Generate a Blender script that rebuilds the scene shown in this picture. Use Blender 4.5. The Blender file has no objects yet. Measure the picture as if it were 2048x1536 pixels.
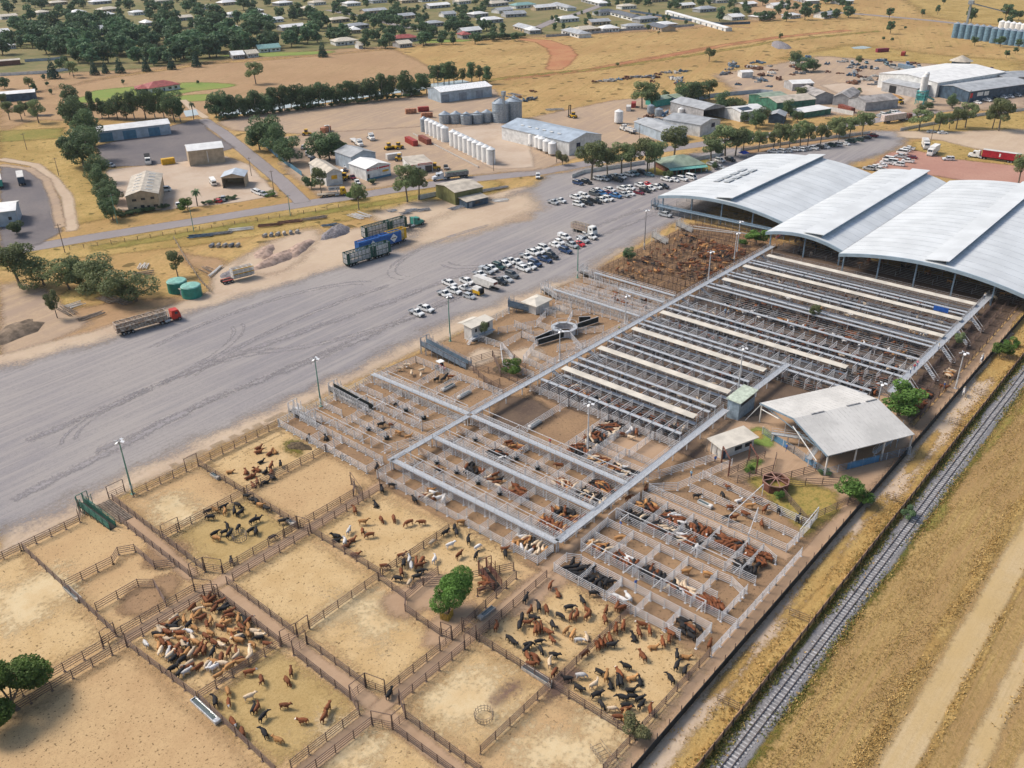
import bpy, math, random
import numpy as np
from mathutils import Vector, Matrix
random.seed(7); rng = np.random.default_rng(7)
SC = bpy.context.scene; COL = SC.collection
# ---------------------------------------------------------------- camera (fitted to the photograph's vanishing points)
FOC = 1779.1; PIT, YAW, ROL = [math.radians(a) for a in (28.267735, 41.32437, -1.03664)]; CH = 100.0
Fv = np.array([math.cos(PIT)*math.cos(YAW), math.cos(PIT)*math.sin(YAW), -math.sin(PIT)])
Rv = np.array([math.sin(YAW), -math.cos(YAW), 0.]); Uv = np.cross(Rv, Fv)
Rv, Uv = Rv*math.cos(ROL)+Uv*math.sin(ROL), -Rv*math.sin(ROL)+Uv*math.cos(ROL)
cd = bpy.data.cameras.new('camera'); cam = bpy.data.objects.new('camera', cd); COL.objects.link(cam)
cd.sensor_fit = 'HORIZONTAL'; cd.sensor_width = 36; cd.lens = FOC*36/2048; cd.clip_start = 1; cd.clip_end = 9000
Mc = Matrix.Identity(4)
for i in range(3): Mc[i][0], Mc[i][1], Mc[i][2] = Rv[i], Uv[i], -Fv[i]
Mc[2][3] = CH; cam.matrix_world = Mc; SC.camera = cam
def G(px, py, z=0.0):
    d = Fv+Rv*(px-1024)/FOC-Uv*(py-768)/FOC
    p = d*((CH-z)/-d[2]); return (float(p[0]), float(p[1]))
def SX(x, y, z=0.0):
    q = np.array([x, y, z-CH]); s = q@Fv
    return (1024+FOC*(q@Rv)/s, 768-FOC*(q@Uv)/s)
def gl(pts, z=0): return [G(a, b, z) for a, b in pts]
def t4(c, r, pts): return [(512*c+a/4, 384*r+b/4) for a, b in pts]
def wdir(px, py, deg):
    a = math.radians(deg); x0, y0 = G(px, py); x1, y1 = G(px+8*math.cos(a), py-8*math.sin(a))
    return math.atan2(y1-y0, x1-x0)
# ---------------------------------------------------------------- node helpers
def lin(c):
    return tuple(((v/255)/12.92 if v/255 <= .04045 else ((v/255+.055)/1.055)**2.4) for v in c)
class NT:
    def __init__(s, name):
        s.m = bpy.data.materials.new(name); s.m.use_nodes = True; s.t = s.m.node_tree; s.n = s.t.nodes; s.n.clear()
        s.out = s.n.new('ShaderNodeOutputMaterial')
    def add(s, typ, **kw):
        n = s.n.new('ShaderNode'+typ)
        for k, v in kw.items():
            if k.startswith('_'): setattr(n, k[1:], v)
            else: n.inputs[k.replace('__', ' ')].default_value = v
        return n
    def link(s, a, b): s.t.links.new(a, b)
    def noise(s, vec, scale, detail=3, rough=.55):
        n = s.add('TexNoise', Scale=scale, Detail=detail, Roughness=rough); s.link(vec, n.inputs['Vector']); return n.outputs['Fac']
    def ramp(s, fac, a, b):
        n = s.add('MapRange', _interpolation_type='SMOOTHSTEP'); s.link(fac, n.inputs['Value'])
        n.inputs['From Min'].default_value = a; n.inputs['From Max'].default_value = b; return n.outputs['Result']
    def mix(s, fac, a, b, mode='MIX'):
        n = s.n.new('ShaderNodeMix'); n.data_type = 'RGBA'; n.blend_type = mode
        if isinstance(fac, (int, float)): n.inputs[0].default_value = fac
        else: s.link(fac, n.inputs[0])
        for v, k in ((a, 6), (b, 7)):
            if isinstance(v, tuple): n.inputs[k].default_value = (*v, 1) if len(v) == 3 else v
            else: s.link(v, n.inputs[k])
        return n.outputs[2]
    def math(s, op, a, b=None):
        n = s.add('Math', _operation=op)
        for i, v in enumerate((a, b)):
            if v is None: continue
            if isinstance(v, (int, float)): n.inputs[i].default_value = v
            else: s.link(v, n.inputs[i])
        return n.outputs[0]
MATS = {}
def mat(name, col, rough=.7, metal=0., var=.12, scale=1.2, col2=None, rnd=0., spec=.3, trans=0.):
    """procedural surface: base colour broken up by two noises in object space, plus a shift from object to object"""
    if name in MATS: return MATS[name]
    t = NT(name); b = t.add('BsdfPrincipled', Roughness=rough, Metallic=metal); b.inputs['Specular IOR Level'].default_value = spec
    tc = t.add('TexCoord').outputs['Object']
    c2 = col2 or tuple(max(0, v*(1-2.2*var)) for v in col); c1 = tuple(min(1, v*(1+var)) for v in col)
    f = t.ramp(t.noise(tc, scale, 4), .32, .68); c = t.mix(f, c1, c2)
    f2 = t.ramp(t.noise(tc, scale*7, 2), .3, .7); c = t.mix(t.math('MULTIPLY', f2, var), c, tuple(v*.55 for v in col))
    if rnd:
        oi = t.add('ObjectInfo').outputs['Random']; hs = t.add('HueSaturation'); t.link(c, hs.inputs['Color'])
        mr = t.add('MapRange'); t.link(oi, mr.inputs['Value']); mr.inputs['To Min'].default_value = 1-rnd; mr.inputs['To Max'].default_value = 1+rnd
        t.link(mr.outputs[0], hs.inputs['Value']); c = hs.outputs[0]
    t.link(c, b.inputs['Base Color'])
    if trans:
        tr = t.add('BsdfTranslucent'); t.link(c, tr.inputs['Color']); mx = t.n.new('ShaderNodeMixShader'); mx.inputs[0].default_value = trans
        t.link(b.outputs[0], mx.inputs[1]); t.link(tr.outputs[0], mx.inputs[2]); t.link(mx.outputs[0], t.out.inputs[0])
    else: t.link(b.outputs[0], t.out.inputs[0])
    MATS[name] = t.m; return t.m
# ---------------------------------------------------------------- mesh builder
class MB:
    def __init__(s): s.v = []; s.f = []; s.mi = []
    def face(s, pts, m=0):
        k = len(s.v); s.v += [tuple(p) for p in pts]; s.f.append(tuple(range(k, k+len(pts)))); s.mi.append(m)
    def hexa(s, b, t, m=0):
        k = len(s.v); n = len(b); s.v += [tuple(p) for p in b]+[tuple(p) for p in t]
        s.f.append(tuple(range(k+n-1, k-1, -1))); s.f.append(tuple(range(k+n, k+2*n)))
        for i in range(n): j = (i+1) % n; s.f.append((k+i, k+j, k+n+j, k+n+i))
        s.mi += [m]*(n+2)
    def box(s, x0, x1, y0, y1, z0, z1, m=0):
        s.hexa([(x0, y0, z0), (x1, y0, z0), (x1, y1, z0), (x0, y1, z0)], [(x0, y0, z1), (x1, y0, z1), (x1, y1, z1), (x0, y1, z1)], m)
    def bar(s, p, q, w=.08, h=None, m=0):
        p, q = Vector(p), Vector(q); d = (q-p)
        if d.length < 1e-6: return
        d.normalize(); up = Vector((0, 0, 1)) if abs(d.z) < .95 else Vector((1, 0, 0))
        a = d.cross(up).normalized()*(w/2); b = a.cross(d).normalized()*((h or w)/2)
        s.hexa([p+a+b, p-a+b, p-a-b, p+a-b][::-1], [q+a+b, q-a+b, q-a-b, q+a-b][::-1], m)
    def tube(s, p, q, r0, r1=None, n=8, m=0):
        p, q = Vector(p), Vector(q); r1 = r0 if r1 is None else r1; d = (q-p).normalized()
        up = Vector((0, 0, 1)) if abs(d.z) < .95 else Vector((1, 0, 0)); a = d.cross(up).normalized(); b = d.cross(a)
        c = [(math.cos(2*math.pi*i/n), math.sin(2*math.pi*i/n)) for i in range(n)]
        s.hexa([p+(a*x+b*y)*r0 for x, y in c], [q+(a*x+b*y)*r1 for x, y in c], m)
    def lathe(s, prof, n=20, m=0, c=(0, 0)):
        k = len(s.v)
        for r, z in prof:
            for i in range(n): a = 2*math.pi*i/n; s.v.append((c[0]+r*math.cos(a), c[1]+r*math.sin(a), z))
        for j in range(len(prof)-1):
            for i in range(n):
                q = (i+1) % n; s.f.append((k+j*n+i, k+j*n+q, k+(j+1)*n+q, k+(j+1)*n+i)); s.mi.append(m)
        s.f.append(tuple(k+(len(prof)-1)*n+i for i in range(n))); s.mi.append(m)
    def mesh(s, name, mats, smooth=False):
        me = bpy.data.meshes.new(name); me.from_pydata(s.v, [], s.f)
        for x in (mats if isinstance(mats, (list, tuple)) else [mats]): me.materials.append(x)
        if any(s.mi): me.polygons.foreach_set('material_index', s.mi)
        if smooth: me.polygons.foreach_set('use_smooth', [True]*len(s.f))
        me.update(); return me
# ---------------------------------------------------------------- objects
def link(name, me, loc=(0, 0, 0), rz=0., parent=None, sc=None):
    o = bpy.data.objects.new(name, me); COL.objects.link(o)
    if parent is not None: o.parent = parent
    o.location = loc if len(loc) == 3 else (*loc, 0); o.rotation_euler = (0, 0, rz)
    if sc is not None: o.scale = (sc, sc, sc) if isinstance(sc, (int, float)) else sc
    return o
def tag(o, label=None, cat=None, group=None, kind=None):
    if label: o['label'] = label
    if cat: o['category'] = cat
    if group: o['group'] = group
    if kind: o['kind'] = kind
    return o
def thing(name, label, cat, loc=(0, 0, 0), rz=0., group=None, sc=None):
    return tag(link(name, None, loc, rz, None, sc), label, cat, group)
def part(name, mb, m, par, smooth=False, loc=(0, 0, 0), rz=0.):
    me = mb.mesh(name, m, smooth) if isinstance(mb, MB) else mb
    return link(name, me, loc, rz, par)
def dup(root, loc, rz=0., label=None, group=None, sc=None, mats=None):
    def cp(o, par):
        c = o.copy(); COL.objects.link(c); c.parent = par
        for ch in o.children: cp(ch, c)
        return c
    r = cp(root, None); r.location = loc if len(loc) == 3 else (*loc, 0); r.rotation_euler = (0, 0, rz)
    if sc is not None: r.scale = (sc, sc, sc) if isinstance(sc, (int, float)) else sc
    if label: r['label'] = label
    if group: r['group'] = group
    return r
def setmat(o, slot, m):
    o.material_slots[slot].link = 'OBJECT'; o.material_slots[slot].material = m
ORD = ['zeroth', 'first', 'second', 'third', 'fourth', 'fifth', 'sixth', 'seventh', 'eighth', 'ninth', 'tenth', 'eleventh', 'twelfth', 'thirteenth', 'fourteenth', 'fifteenth',
       'sixteenth', 'seventeenth', 'eighteenth', 'nineteenth', 'twentieth']
def nth(i, n):
    """i from 1: place in a row of n counted from the left of the photo"""
    if n == 1: return ''
    if i == 1: return 'leftmost '
    if i == n: return 'rightmost '
    if i <= n/2+.5 or n-i+1 > 20: return (ORD[i] if i <= 20 else f'{i}th')+' from left, '
    return ORD[n-i+1]+' from right, '
# things whose labels are made unique at the end: (object, adjective base, where, group)
PEND = {}
def later(o, base, where, cat, group=None):
    o['category'] = cat; PEND.setdefault((base, where), []).append((o, group))
def finish_labels():
    for (base, where), L in PEND.items():
        n = len(L); L = sorted(L, key=lambda q: SX(q[0].matrix_world.translation[0] if 0 else q[0].location[0], q[0].location[1])[0])
        for i, (o, g) in enumerate(L, 1):
            o['label'] = (nth(i, n)+base+' '+where).strip()
            if g: o['group'] = g
# ================================================================ GROUND, ROADS, FIELDS
def gmat(name, base, patch, fleck, ps=.05, fs=1.6, streak=None, alpha=False, sa=.55, rough=.95, fk=.5, dots=0., streak_w=(.02, .35), sthr=(.4, .65), nz=.9, thr=(.45, .6), bump=.0):
    """ground: base colour, big soft patches, fine flecks, optional streaks along a direction (radians), ragged alpha edge"""
    t = NT(name); pos = t.add('NewGeometry').outputs['Position']
    b = t.add('BsdfPrincipled', Roughness=rough); b.inputs['Specular IOR Level'].default_value = .15
    c = t.mix(t.ramp(t.noise(pos, ps, 5, .6), .38, .66), base, patch)
    c = t.mix(t.math('MULTIPLY', t.ramp(t.noise(pos, ps*5, 4, .6), .45, .75), .45), c, patch)
    c = t.mix(t.math('MULTIPLY', t.ramp(t.noise(pos, fs, 3, .7), thr[0], thr[1]+.1), fk), c, fleck)
    c = t.mix(t.math('MULTIPLY', t.ramp(t.noise(pos, fs*4.3, 2, .6), .42, .68), fk*.7), c, tuple(v*.62 for v in fleck))
    if streak is not None:
        mp = t.add('Mapping', Rotation=(0, 0, -streak), _vector_type='POINT'); t.link(pos, mp.inputs['Vector'])
        sm = t.add('Mapping', Scale=(streak_w[0], streak_w[1], 1)); t.link(mp.outputs[0], sm.inputs['Vector'])
        c = t.mix(t.math('MULTIPLY', t.ramp(t.noise(sm.outputs[0], 1., 6, .65), *sthr), sa), c, patch)
        sm2 = t.add('Mapping', Scale=(streak_w[0]*2.1, streak_w[1]*3.7, 1), Location=(9, 4, 0)); t.link(mp.outputs[0], sm2.inputs['Vector'])
        c = t.mix(t.math('MULTIPLY', t.ramp(t.noise(sm2.outputs[0], 1., 4, .6), .5, .7), sa*.7), c, fleck)
    if dots:
        c = t.mix(t.math('MULTIPLY', t.ramp(t.noise(pos, dots, 1, .3), .685, .70), .8), c, tuple(v*.38 for v in fleck)); c = t.mix(t.math('MULTIPLY', t.ramp(t.noise(pos, dots*2.3, 1, .3), .70, .715), .7), c, tuple(v*.45 for v in fleck))
    t.link(c, b.inputs['Base Color']); sh = b.outputs[0]
    if bump:
        bp = t.add('Bump', Strength=bump, Distance=.3); t.link(t.noise(pos, fs, 4, .7), bp.inputs['Height']); t.link(bp.outputs[0], b.inputs['Normal'])
    if alpha:
        e = t.add('Attribute', _attribute_name='edge').outputs['Fac']
        n1 = t.noise(pos, .12, 5, .65); n2 = t.noise(pos, 1.3, 3, .7)
        s = t.math('ADD', e, t.math('ADD', t.math('MULTIPLY', t.math('SUBTRACT', n1, .5), nz), t.math('MULTIPLY', t.math('SUBTRACT', n2, .5), nz*.8)))
        a = t.ramp(s, .12, .88); tr = t.add('BsdfTransparent'); mx = t.n.new('ShaderNodeMixShader')
        t.link(a, mx.inputs[0]); t.link(tr.outputs[0], mx.inputs[1]); t.link(sh, mx.inputs[2]); sh = mx.outputs[0]
    t.link(sh, t.out.inputs[0]); MATS[name] = t.m; return t.m
def sdist(P, poly):
    """signed distance (inside +) of points to polygon"""
    poly = np.array(poly, float); n = len(poly); d = np.full(len(P), 1e9); ins = np.zeros(len(P), bool)
    for i in range(n):
        a, b = poly[i], poly[(i+1) % n]; ab = b-a; l2 = max((ab@ab), 1e-9)
        tt = np.clip(((P-a)@ab)/l2, 0, 1); d = np.minimum(d, np.hypot(*(P-a-tt[:, None]*ab).T))
        c = (a[1] > P[:, 1]) != (b[1] > P[:, 1])
        with np.errstate(divide='ignore', invalid='ignore'): xi = (b[0]-a[0])*(P[:, 1]-a[1])/(b[1]-a[1])+a[0]
        ins ^= c & (P[:, 0] < xi)
    return np.where(ins, d, -d)
ZL = [0.]
def sheet(name, poly, m, w=3., step=2.5, z=None, kind='structure', cut=.5):
    """a ground sheet: grid clipped to the polygon, its border fading over w metres (attribute edge)"""
    ZL[0] += .003; z = ZL[0] if z is None else z
    a = np.array(poly); x0, y0 = a.min(0)-w; x1, y1 = a.max(0)+w
    nx, ny = max(2, int((x1-x0)/step)+2), max(2, int((y1-y0)/step)+2)
    X, Y = np.meshgrid(np.linspace(x0, x1, nx), np.linspace(y0, y1, ny)); P = np.c_[X.ravel(), Y.ravel()]
    D = sdist(P, poly); E = np.clip(D/w+.5, -.6, 1.6)
    idx = np.arange(nx*ny).reshape(ny, nx); Q = np.stack([idx[:-1, :-1], idx[:-1, 1:], idx[1:, 1:], idx[1:, :-1]], -1).reshape(-1, 4)
    Q = Q[(E[Q] > -.55).any(1)]; used = np.unique(Q); re = np.full(nx*ny, -1); re[used] = np.arange(len(used))
    me = bpy.data.meshes.new(name); me.from_pydata([(p[0], p[1], z) for p in P[used]], [], re[Q].tolist())
    me.attributes.new('edge', 'FLOAT', 'POINT').data.foreach_set('value', E[used].astype(np.float32)); me.materials.append(m)
    return tag(link(name, me), kind=kind)
def ribbon(name, pts, width, m, soft=1.2, step=None, kind='structure'):
    L = [np.array(p) for p in pts]; l, r = [], []
    for i, p in enumerate(L):
        d = L[min(i+1, len(L)-1)]-L[max(i-1, 0)]; d = d/np.linalg.norm(d); n = np.array([-d[1], d[0]]); w = width[i] if isinstance(width, list) else width
        l.append(p+n*w/2); r.append(p-n*w/2)
    return sheet(name, [tuple(p) for p in l+r[::-1]], m, soft, step or max(.6, soft*.8), kind=kind)
def blob(cx, cy, rx, ry, rot=0., n=28, j=.18):
    o = []; ph = random.random()*9
    for i in range(n):
        a = 2*math.pi*i/n; k = 1+j*(math.sin(2*a+ph)+.6*math.sin(3*a+2*ph)+.4*math.sin(5*a-ph))
        x, y = rx*k*math.cos(a), ry*k*math.sin(a); o.append((cx+x*math.cos(rot)-y*math.sin(rot), cy+x*math.sin(rot)+y*math.cos(rot)))
    return o
S = lambda *c: lin(c)
KG = .80
def K(c, k=KG): return tuple(v*k for v in c)
m_gold = gmat('dry_grass_ground', K(S(206, 172, 116)), K(S(182, 146, 96)), K(S(152, 132, 78)), ps=.016, fs=.22, streak=.35, streak_w=(.008, .09), sa=.75, fk=.6, dots=.12)
g = MB(); g.face([(-500, -900, 0), (4200, -900, 0), (4200, 4200, 0), (-500, 4200, 0)]); tag(link('ground', g.mesh('ground', m_gold)), kind='structure')
m_pad = gmat('paddock_dirt', K(S(190, 156, 120)), K(S(178, 144, 110)), K(S(158, 132, 92)), ps=.025, fs=.22, alpha=True, streak=.6, streak_w=(.01, .1), sa=.6, fk=.55)
m_gold2 = gmat('yellow_grass', K(S(202, 170, 110)), K(S(174, 144, 86)), K(S(150, 136, 74)), ps=.045, fs=.4, alpha=True, fk=.65, dots=.3)
m_olive = gmat('green_tinged_grass', K(S(150, 140, 74)), K(S(178, 152, 88)), K(S(108, 116, 52)), ps=.05, fs=.7, alpha=True, fk=.6)
m_lawn = gmat('lawn', K(S(136, 156, 80)), K(S(156, 158, 88)), K(S(112, 136, 62)), ps=.05, fs=.7, alpha=True)
m_red = gmat('red_earth', K(S(186, 126, 92)), K(S(196, 146, 104)), K(S(168, 112, 80)), ps=.05, fs=.5, alpha=True, fk=.4)
m_pink = gmat('pink_gravel', K(S(186, 140, 124)), K(S(196, 152, 134)), K(S(168, 124, 112)), ps=.05, fs=.8, alpha=True, fk=.4)
m_greyd = gmat('grey_brown_dirt', K(S(190, 164, 138)), K(S(172, 150, 132)), K(S(206, 180, 148)), ps=.035, fs=.4, alpha=True, streak=.2, streak_w=(.015, .14), sa=.75, fk=.5)
m_dark = gmat('dark_gravel', K(S(122, 116, 118)), K(S(138, 130, 128)), K(S(104, 100, 104)), ps=.04, fs=.8, alpha=True, fk=.4)
m_conc = gmat('pale_hardstand', K(S(206, 186, 166)), K(S(192, 168, 146)), K(S(214, 200, 184)), ps=.06, fs=.6, alpha=True, fk=.3)
m_road = gmat('road_bitumen', K(S(160, 152, 152)), K(S(150, 142, 142)), K(S(172, 164, 160)), ps=.04, fs=1., alpha=True, streak=.5, streak_w=(.01, .2), sa=.4, fk=.25)
m_yard = gmat('truck_yard_gravel', K(S(154, 149, 151)), K(S(172, 165, 161)), K(S(135, 130, 134)), ps=.02, fs=1.1, alpha=True, streak=.05, streak_w=(.02, .55), sthr=(.44, .62), sa=.75, fk=.45)
m_scuff = gmat('scuffed_gravel', K(S(164, 158, 158)), K(S(156, 151, 154)), K(S(172, 165, 162)), ps=.05, fs=.9, alpha=True, streak=.05, streak_w=(.02, .4), sa=.8, fk=.4, nz=1.8)
m_yard2 = gmat('worn_gravel', K(S(143, 140, 148)), K(S(150, 147, 154)), K(S(134, 131, 139)), ps=.05, fs=1., alpha=True, streak=.05, streak_w=(.02, .4), sa=.8, nz=1.8)
m_town = gmat('town_gardens', K(S(140, 130, 90)), K(S(106, 114, 68)), K(S(168, 144, 106)), ps=.03, fs=.15, alpha=True, fk=.6)
m_pale = gmat('pale_dirt', K(S(208, 186, 160)), K(S(194, 170, 146)), K(S(216, 196, 178)), ps=.06, fs=.7, alpha=True, fk=.35, streak=.05, streak_w=(.02, .3), sa=.3)
m_pen = gmat('pen_dirt', K(S(210, 178, 134)), K(S(198, 164, 122)), K(S(178, 146, 106)), ps=.07, fs=1.5, alpha=True, fk=.32, dots=2.3)
m_pen2 = gmat('trodden_pen_dirt', K(S(174, 142, 109)), K(S(156, 127, 100)), K(S(138, 112, 85)), ps=.1, fs=1.6, alpha=True, fk=.45, dots=2.1)
m_old = gmat('old_yard_floor', K(S(158, 126, 94)), K(S(132, 104, 80)), K(S(182, 150, 108)), ps=.09, fs=1.2, alpha=True, fk=.4)
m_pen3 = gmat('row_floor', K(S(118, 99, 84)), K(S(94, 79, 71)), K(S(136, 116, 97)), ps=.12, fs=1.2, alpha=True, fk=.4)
m_straw = gmat('straw_litter', K(S(218, 188, 142)), K(S(206, 174, 126)), K(S(182, 150, 102)), ps=.2, fs=2.2, alpha=True, fk=.4, thr=(.5, .62), nz=1.5, dots=1.9)
m_straw2 = gmat('fresh_straw', K(S(230, 208, 168)), K(S(220, 192, 148)), K(S(204, 176, 128)), ps=.25, fs=2.6, alpha=True, fk=.55, thr=(.5, .62), nz=1.9)
m_green2 = gmat('mossy_litter', K(S(200, 172, 120)), K(S(188, 160, 108)), K(S(164, 138, 88)), ps=.2, fs=2.2, alpha=True, fk=.6, nz=1.6)
m_lane = gmat('lane_dirt', K(S(190, 160, 132)), K(S(178, 148, 120)), K(S(200, 170, 142)), ps=.08, fs=1.2, alpha=True, fk=.35, streak=0., streak_w=(.03, .5), sa=.4)
m_ball = gmat('rail_ballast', K(S(142, 141, 146)), K(S(156, 152, 150)), K(S(112, 112, 118)), ps=.1, fs=3.5, alpha=True, fk=.7, thr=(.42, .58), nz=1.1)
m_stub = gmat('stubble', K(S(194, 164, 108)), K(S(172, 140, 96)), K(S(144, 120, 68)), ps=.05, fs=1.3, alpha=True, streak=0., streak_w=(.02, .9), sthr=(.42, .6), sa=.75, fk=.75, thr=(.46, .56), bump=.6)
m_trk = gmat('stubble_track', K(S(208, 184, 146)), K(S(200, 172, 124)), K(S(182, 156, 112)), ps=.08, fs=1.8, alpha=True, streak=0., streak_w=(.02, .8), sa=.6, fk=.5, nz=1.2)
m_ryel = gmat('verge_grass', K(S(200, 170, 110)), K(S(186, 150, 92)), K(S(158, 130, 74)), ps=.15, fs=1.4, alpha=True, streak=0., streak_w=(.05, .5), sa=.6, fk=.7, nz=1.5, bump=.6)
m_weed = gmat('green_weeds', K(S(112, 112, 52)), K(S(148, 122, 62)), K(S(86, 98, 40)), ps=.25, fs=1.8, alpha=True, fk=.7, nz=1.7, bump=.8)
m_wet = gmat('wet_mud', K(S(150, 122, 106)), K(S(132, 108, 96)), K(S(140, 112, 98)), ps=.3, fs=1.4, alpha=True, rough=.5)
# far fields
sheet('field', gl([(0, 203), (130, 168), (250, 152), (420, 128), (520, 122), (660, 110), (785, 98), (830, 118), (885, 150), (700, 178), (500, 205), (390, 235), (250, 240), (60, 240), (0, 268)]), m_pad, 10, 9)
sheet('field', gl([(-200, 150), (-200, 0), (520, -60), (1480, -60), (1640, 30), (1340, 60), (1080, 74), (1030, 72), (820, 92), (660, 108), (420, 124), (250, 148), (0, 200)]), m_pad, 25, 22)
ribbon('dirt_track', gl([(1040, 78), (1085, 82), (1118, 95), (1128, 112), (1118, 128), (1106, 140)]), [10, 16, 20, 20, 16, 12], m_red, 6)
ribbon('dirt_track', gl([(1000, 158), (1180, 140), (1330, 112), (1440, 92), (1560, 74), (1700, 60)]), 9, m_red, 9)
ribbon('dirt_track', gl([(900, 172), (1040, 152), (1200, 138), (1400, 108), (1560, 82), (1760, 62)]), 6, m_olive, 8)
sheet('field', gl([(1560, 118), (1700, 88), (1880, 110), (2048, 122), (2048, 150), (1800, 140)]), m_gold2, 25, 14)
sheet('field', gl([(1780, -20), (2200, -20), (2200, 60), (1960, 48), (1860, 34)]), m_gold2, 25, 20)
sheet('town_ground', gl([(-150, 148), (-200, -20), (520, -60), (1480, -40), (1500, 40), (1380, 50), (1080, 70), (820, 90), (640, 100), (420, 122), (250, 140), (0, 150)]), m_town, 20, 20)
sheet('lawn', blob(*G(300, 183), 26, 46, 1.0), m_lawn, 7, 4)
sheet('lawn', blob(*G(385, 196), 10, 18, .9), m_lawn, 6, 4)
sheet('lawn', blob(*G(560, 108), 12, 40, .9), m_lawn, 8, 5)
sheet('lawn', blob(*G(880, 82), 10, 24, .9), m_lawn, 8, 5)
sheet('dirt_yard', gl([(430, 246), (520, 222), (700, 204), (840, 192), (990, 178), (1010, 210), (850, 262), (620, 268), (470, 262)]), m_greyd, 6, 5)
sheet('dirt_yard', gl([(600, 268), (860, 252), (1040, 240), (1230, 200), (1400, 190), (1440, 260), (1200, 300), (1080, 340), (880, 355), (640, 395), (560, 330)]), m_greyd, 7, 5)
sheet('dirt_yard', gl([(1430, 150), (1640, 112), (1860, 128), (2060, 150), (2060, 215), (1800, 225), (1560, 235), (1480, 190)]), m_greyd, 14, 7)
sheet('hardstand', gl([(1640, 170), (1760, 160), (1830, 190), (1800, 215), (1700, 200)]), m_conc, 6, 4)
sheet('hardstand', gl([(855, 262), (1000, 245), (1060, 290), (1070, 335), (985, 338), (900, 290)]), m_conc, 4, 3)
sheet('gravel_yard', gl([(195, 292), (330, 256), (395, 238), (420, 262), (470, 296), (345, 330), (198, 334)]), m_dark, 4, 3)
sheet('gravel_yard', gl([(0, 330), (90, 340), (108, 380), (122, 465), (75, 490), (0, 500)]), m_dark, 4, 3)
sheet('hardstand', gl([(212, 340), (345, 326), (450, 312), (500, 330), (556, 390), (480, 404), (330, 420), (234, 422)]), m_conc, 3, 2.5)
sheet('verge', gl([(0, 268), (140, 262), (190, 300), (210, 400), (232, 432), (130, 455), (100, 340), (0, 320)]), m_gold2, 8, 5)
sheet('verge', gl([(0, 262), (120, 256), (128, 276), (0, 284)]), m_olive, 8, 4)
ribbon('dirt_track', gl([(0, 318), (70, 330), (108, 360), (135, 395), (140, 440), (145, 462)]), 4.5, m_pale, 2.4)
ribbon('dirt_track', gl([(0, 330), (60, 338), (92, 360), (110, 400), (122, 455)]), 3.5, m_greyd, 2.4)
ribbon('footpath', gl([(366, 200), (385, 218), (412, 236)]), 4, m_pale, 1.5)
ribbon('street', gl([(655, 20), (720, 32), (790, 50), (870, 64)]), 8, m_road, 3)
ribbon('street', gl([(1060, 62), (1110, 40), (1160, 26), (1210, 8)]), 10, m_road, 3)
ribbon('street', gl([(1660, 24), (1740, 30), (1850, 40), (1960, 52), (2100, 66)]), 9, m_road, 3)
ribbon('street', gl([(1245, 20), (1330, 36), (1400, 46), (1500, 56)]), 6, m_pad, 4)
ZL[0] = .0
# near-left block between road and truck yard
sheet('verge', gl([(0, 510), (200, 480), (500, 430), (800, 384), (1000, 358), (1000, 384), (700, 440), (400, 490), (120, 520), (0, 540)]), m_gold2, 6, 4)
ribbon('verge', gl([(180, 498), (420, 462), (620, 428), (800, 400), (920, 380)]), 6, m_olive, 5)
sheet('dirt_yard', gl([(0, 600), (60, 585), (140, 620), (260, 600), (420, 590), (430, 560), (330, 500), (450, 520), (460, 590), (300, 640), (120, 690), (0, 730)]), m_pad, 6, 4)
sheet('dirt_yard', gl([(0, 560), (90, 580), (180, 650), (60, 700), (0, 720)]), m_greyd, 5, 4)
sheet('verge', blob(*G(160, 590), 7, 5), m_gold2, 3, 2)
ribbon('road', gl([(-60, 516), (75, 493), (200, 472), (400, 441), (600, 409), (760, 384), (900, 363), (1080, 344), (1180, 326), (1300, 303), (1420, 286), (1550, 268), (1700, 249), (1800, 233), (1950, 210), (2150, 180)]), 8.5, m_road, 1.2, 1.5)
ribbon('road', gl([(404, 238), (445, 265), (500, 310), (560, 360), (606, 405)]), 6.5, m_road, 1.2, 1.2)
ribbon('dirt_track', gl([(560, 276), (690, 268), (850, 256)]), 5, m_greyd, 2.5)
# truck yard and its borders
sheet('dirt_apron', gl([(0, 1112), (300, 960), (560, 838), (745, 742), (1150, 560), (1340, 450), (1300, 425), (1040, 560), (800, 680), (560, 790), (250, 930), (0, 1040)]), m_pale, 5, 3)
sheet('dirt_apron', gl([(-20, 715), (210, 655), (420, 585), (430, 540), (560, 480), (760, 450), (900, 420), (960, 395), (1050, 372), (1080, 392), (930, 440), (850, 470), (700, 535), (420, 622), (200, 690), (-20, 760)]), m_pale, 5, 3)
sheet('truck_yard', gl([(-60, 755), (210, 680), (420, 612), (600, 560), (700, 528), (850, 455), (960, 415), (1070, 372), (1100, 350), (1180, 334), (1330, 318), (1430, 300), (1560, 288), (1740, 262), (1830, 262), (1790, 300), (1640, 345), (1420, 420), (1320, 455), (1140, 552), (900, 640), (740, 722), (560, 805), (300, 925), (-60, 1100)]), m_yard, 11, 3)
sheet('dirt_apron', blob(*G(900, 425), 16, 26, .4), m_pale, 9, 3)
sheet('dirt_apron', gl([(860, 440), (960, 405), (1060, 385), (1080, 420), (1000, 450), (900, 480), (800, 500)]), m_pale, 14, 3)
sheet('dirt_apron', blob(*G(560, 505), 20, 11, .3), m_pale, 8, 3)
for px, py, rx, ry in () and ((230, 800, 22, 2.2), (420, 770, 26, 2.6), (620, 720, 20, 3.5), (760, 640, 24, 2.4), (700, 790, 14, 3), (120, 860, 16, 3), (90, 935, 9, 3), (1000, 520, 20, 3)):
    sheet('wheel_scuff', blob(*G(px, py), rx, ry, .04), m_scuff, 9, 2)
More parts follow.
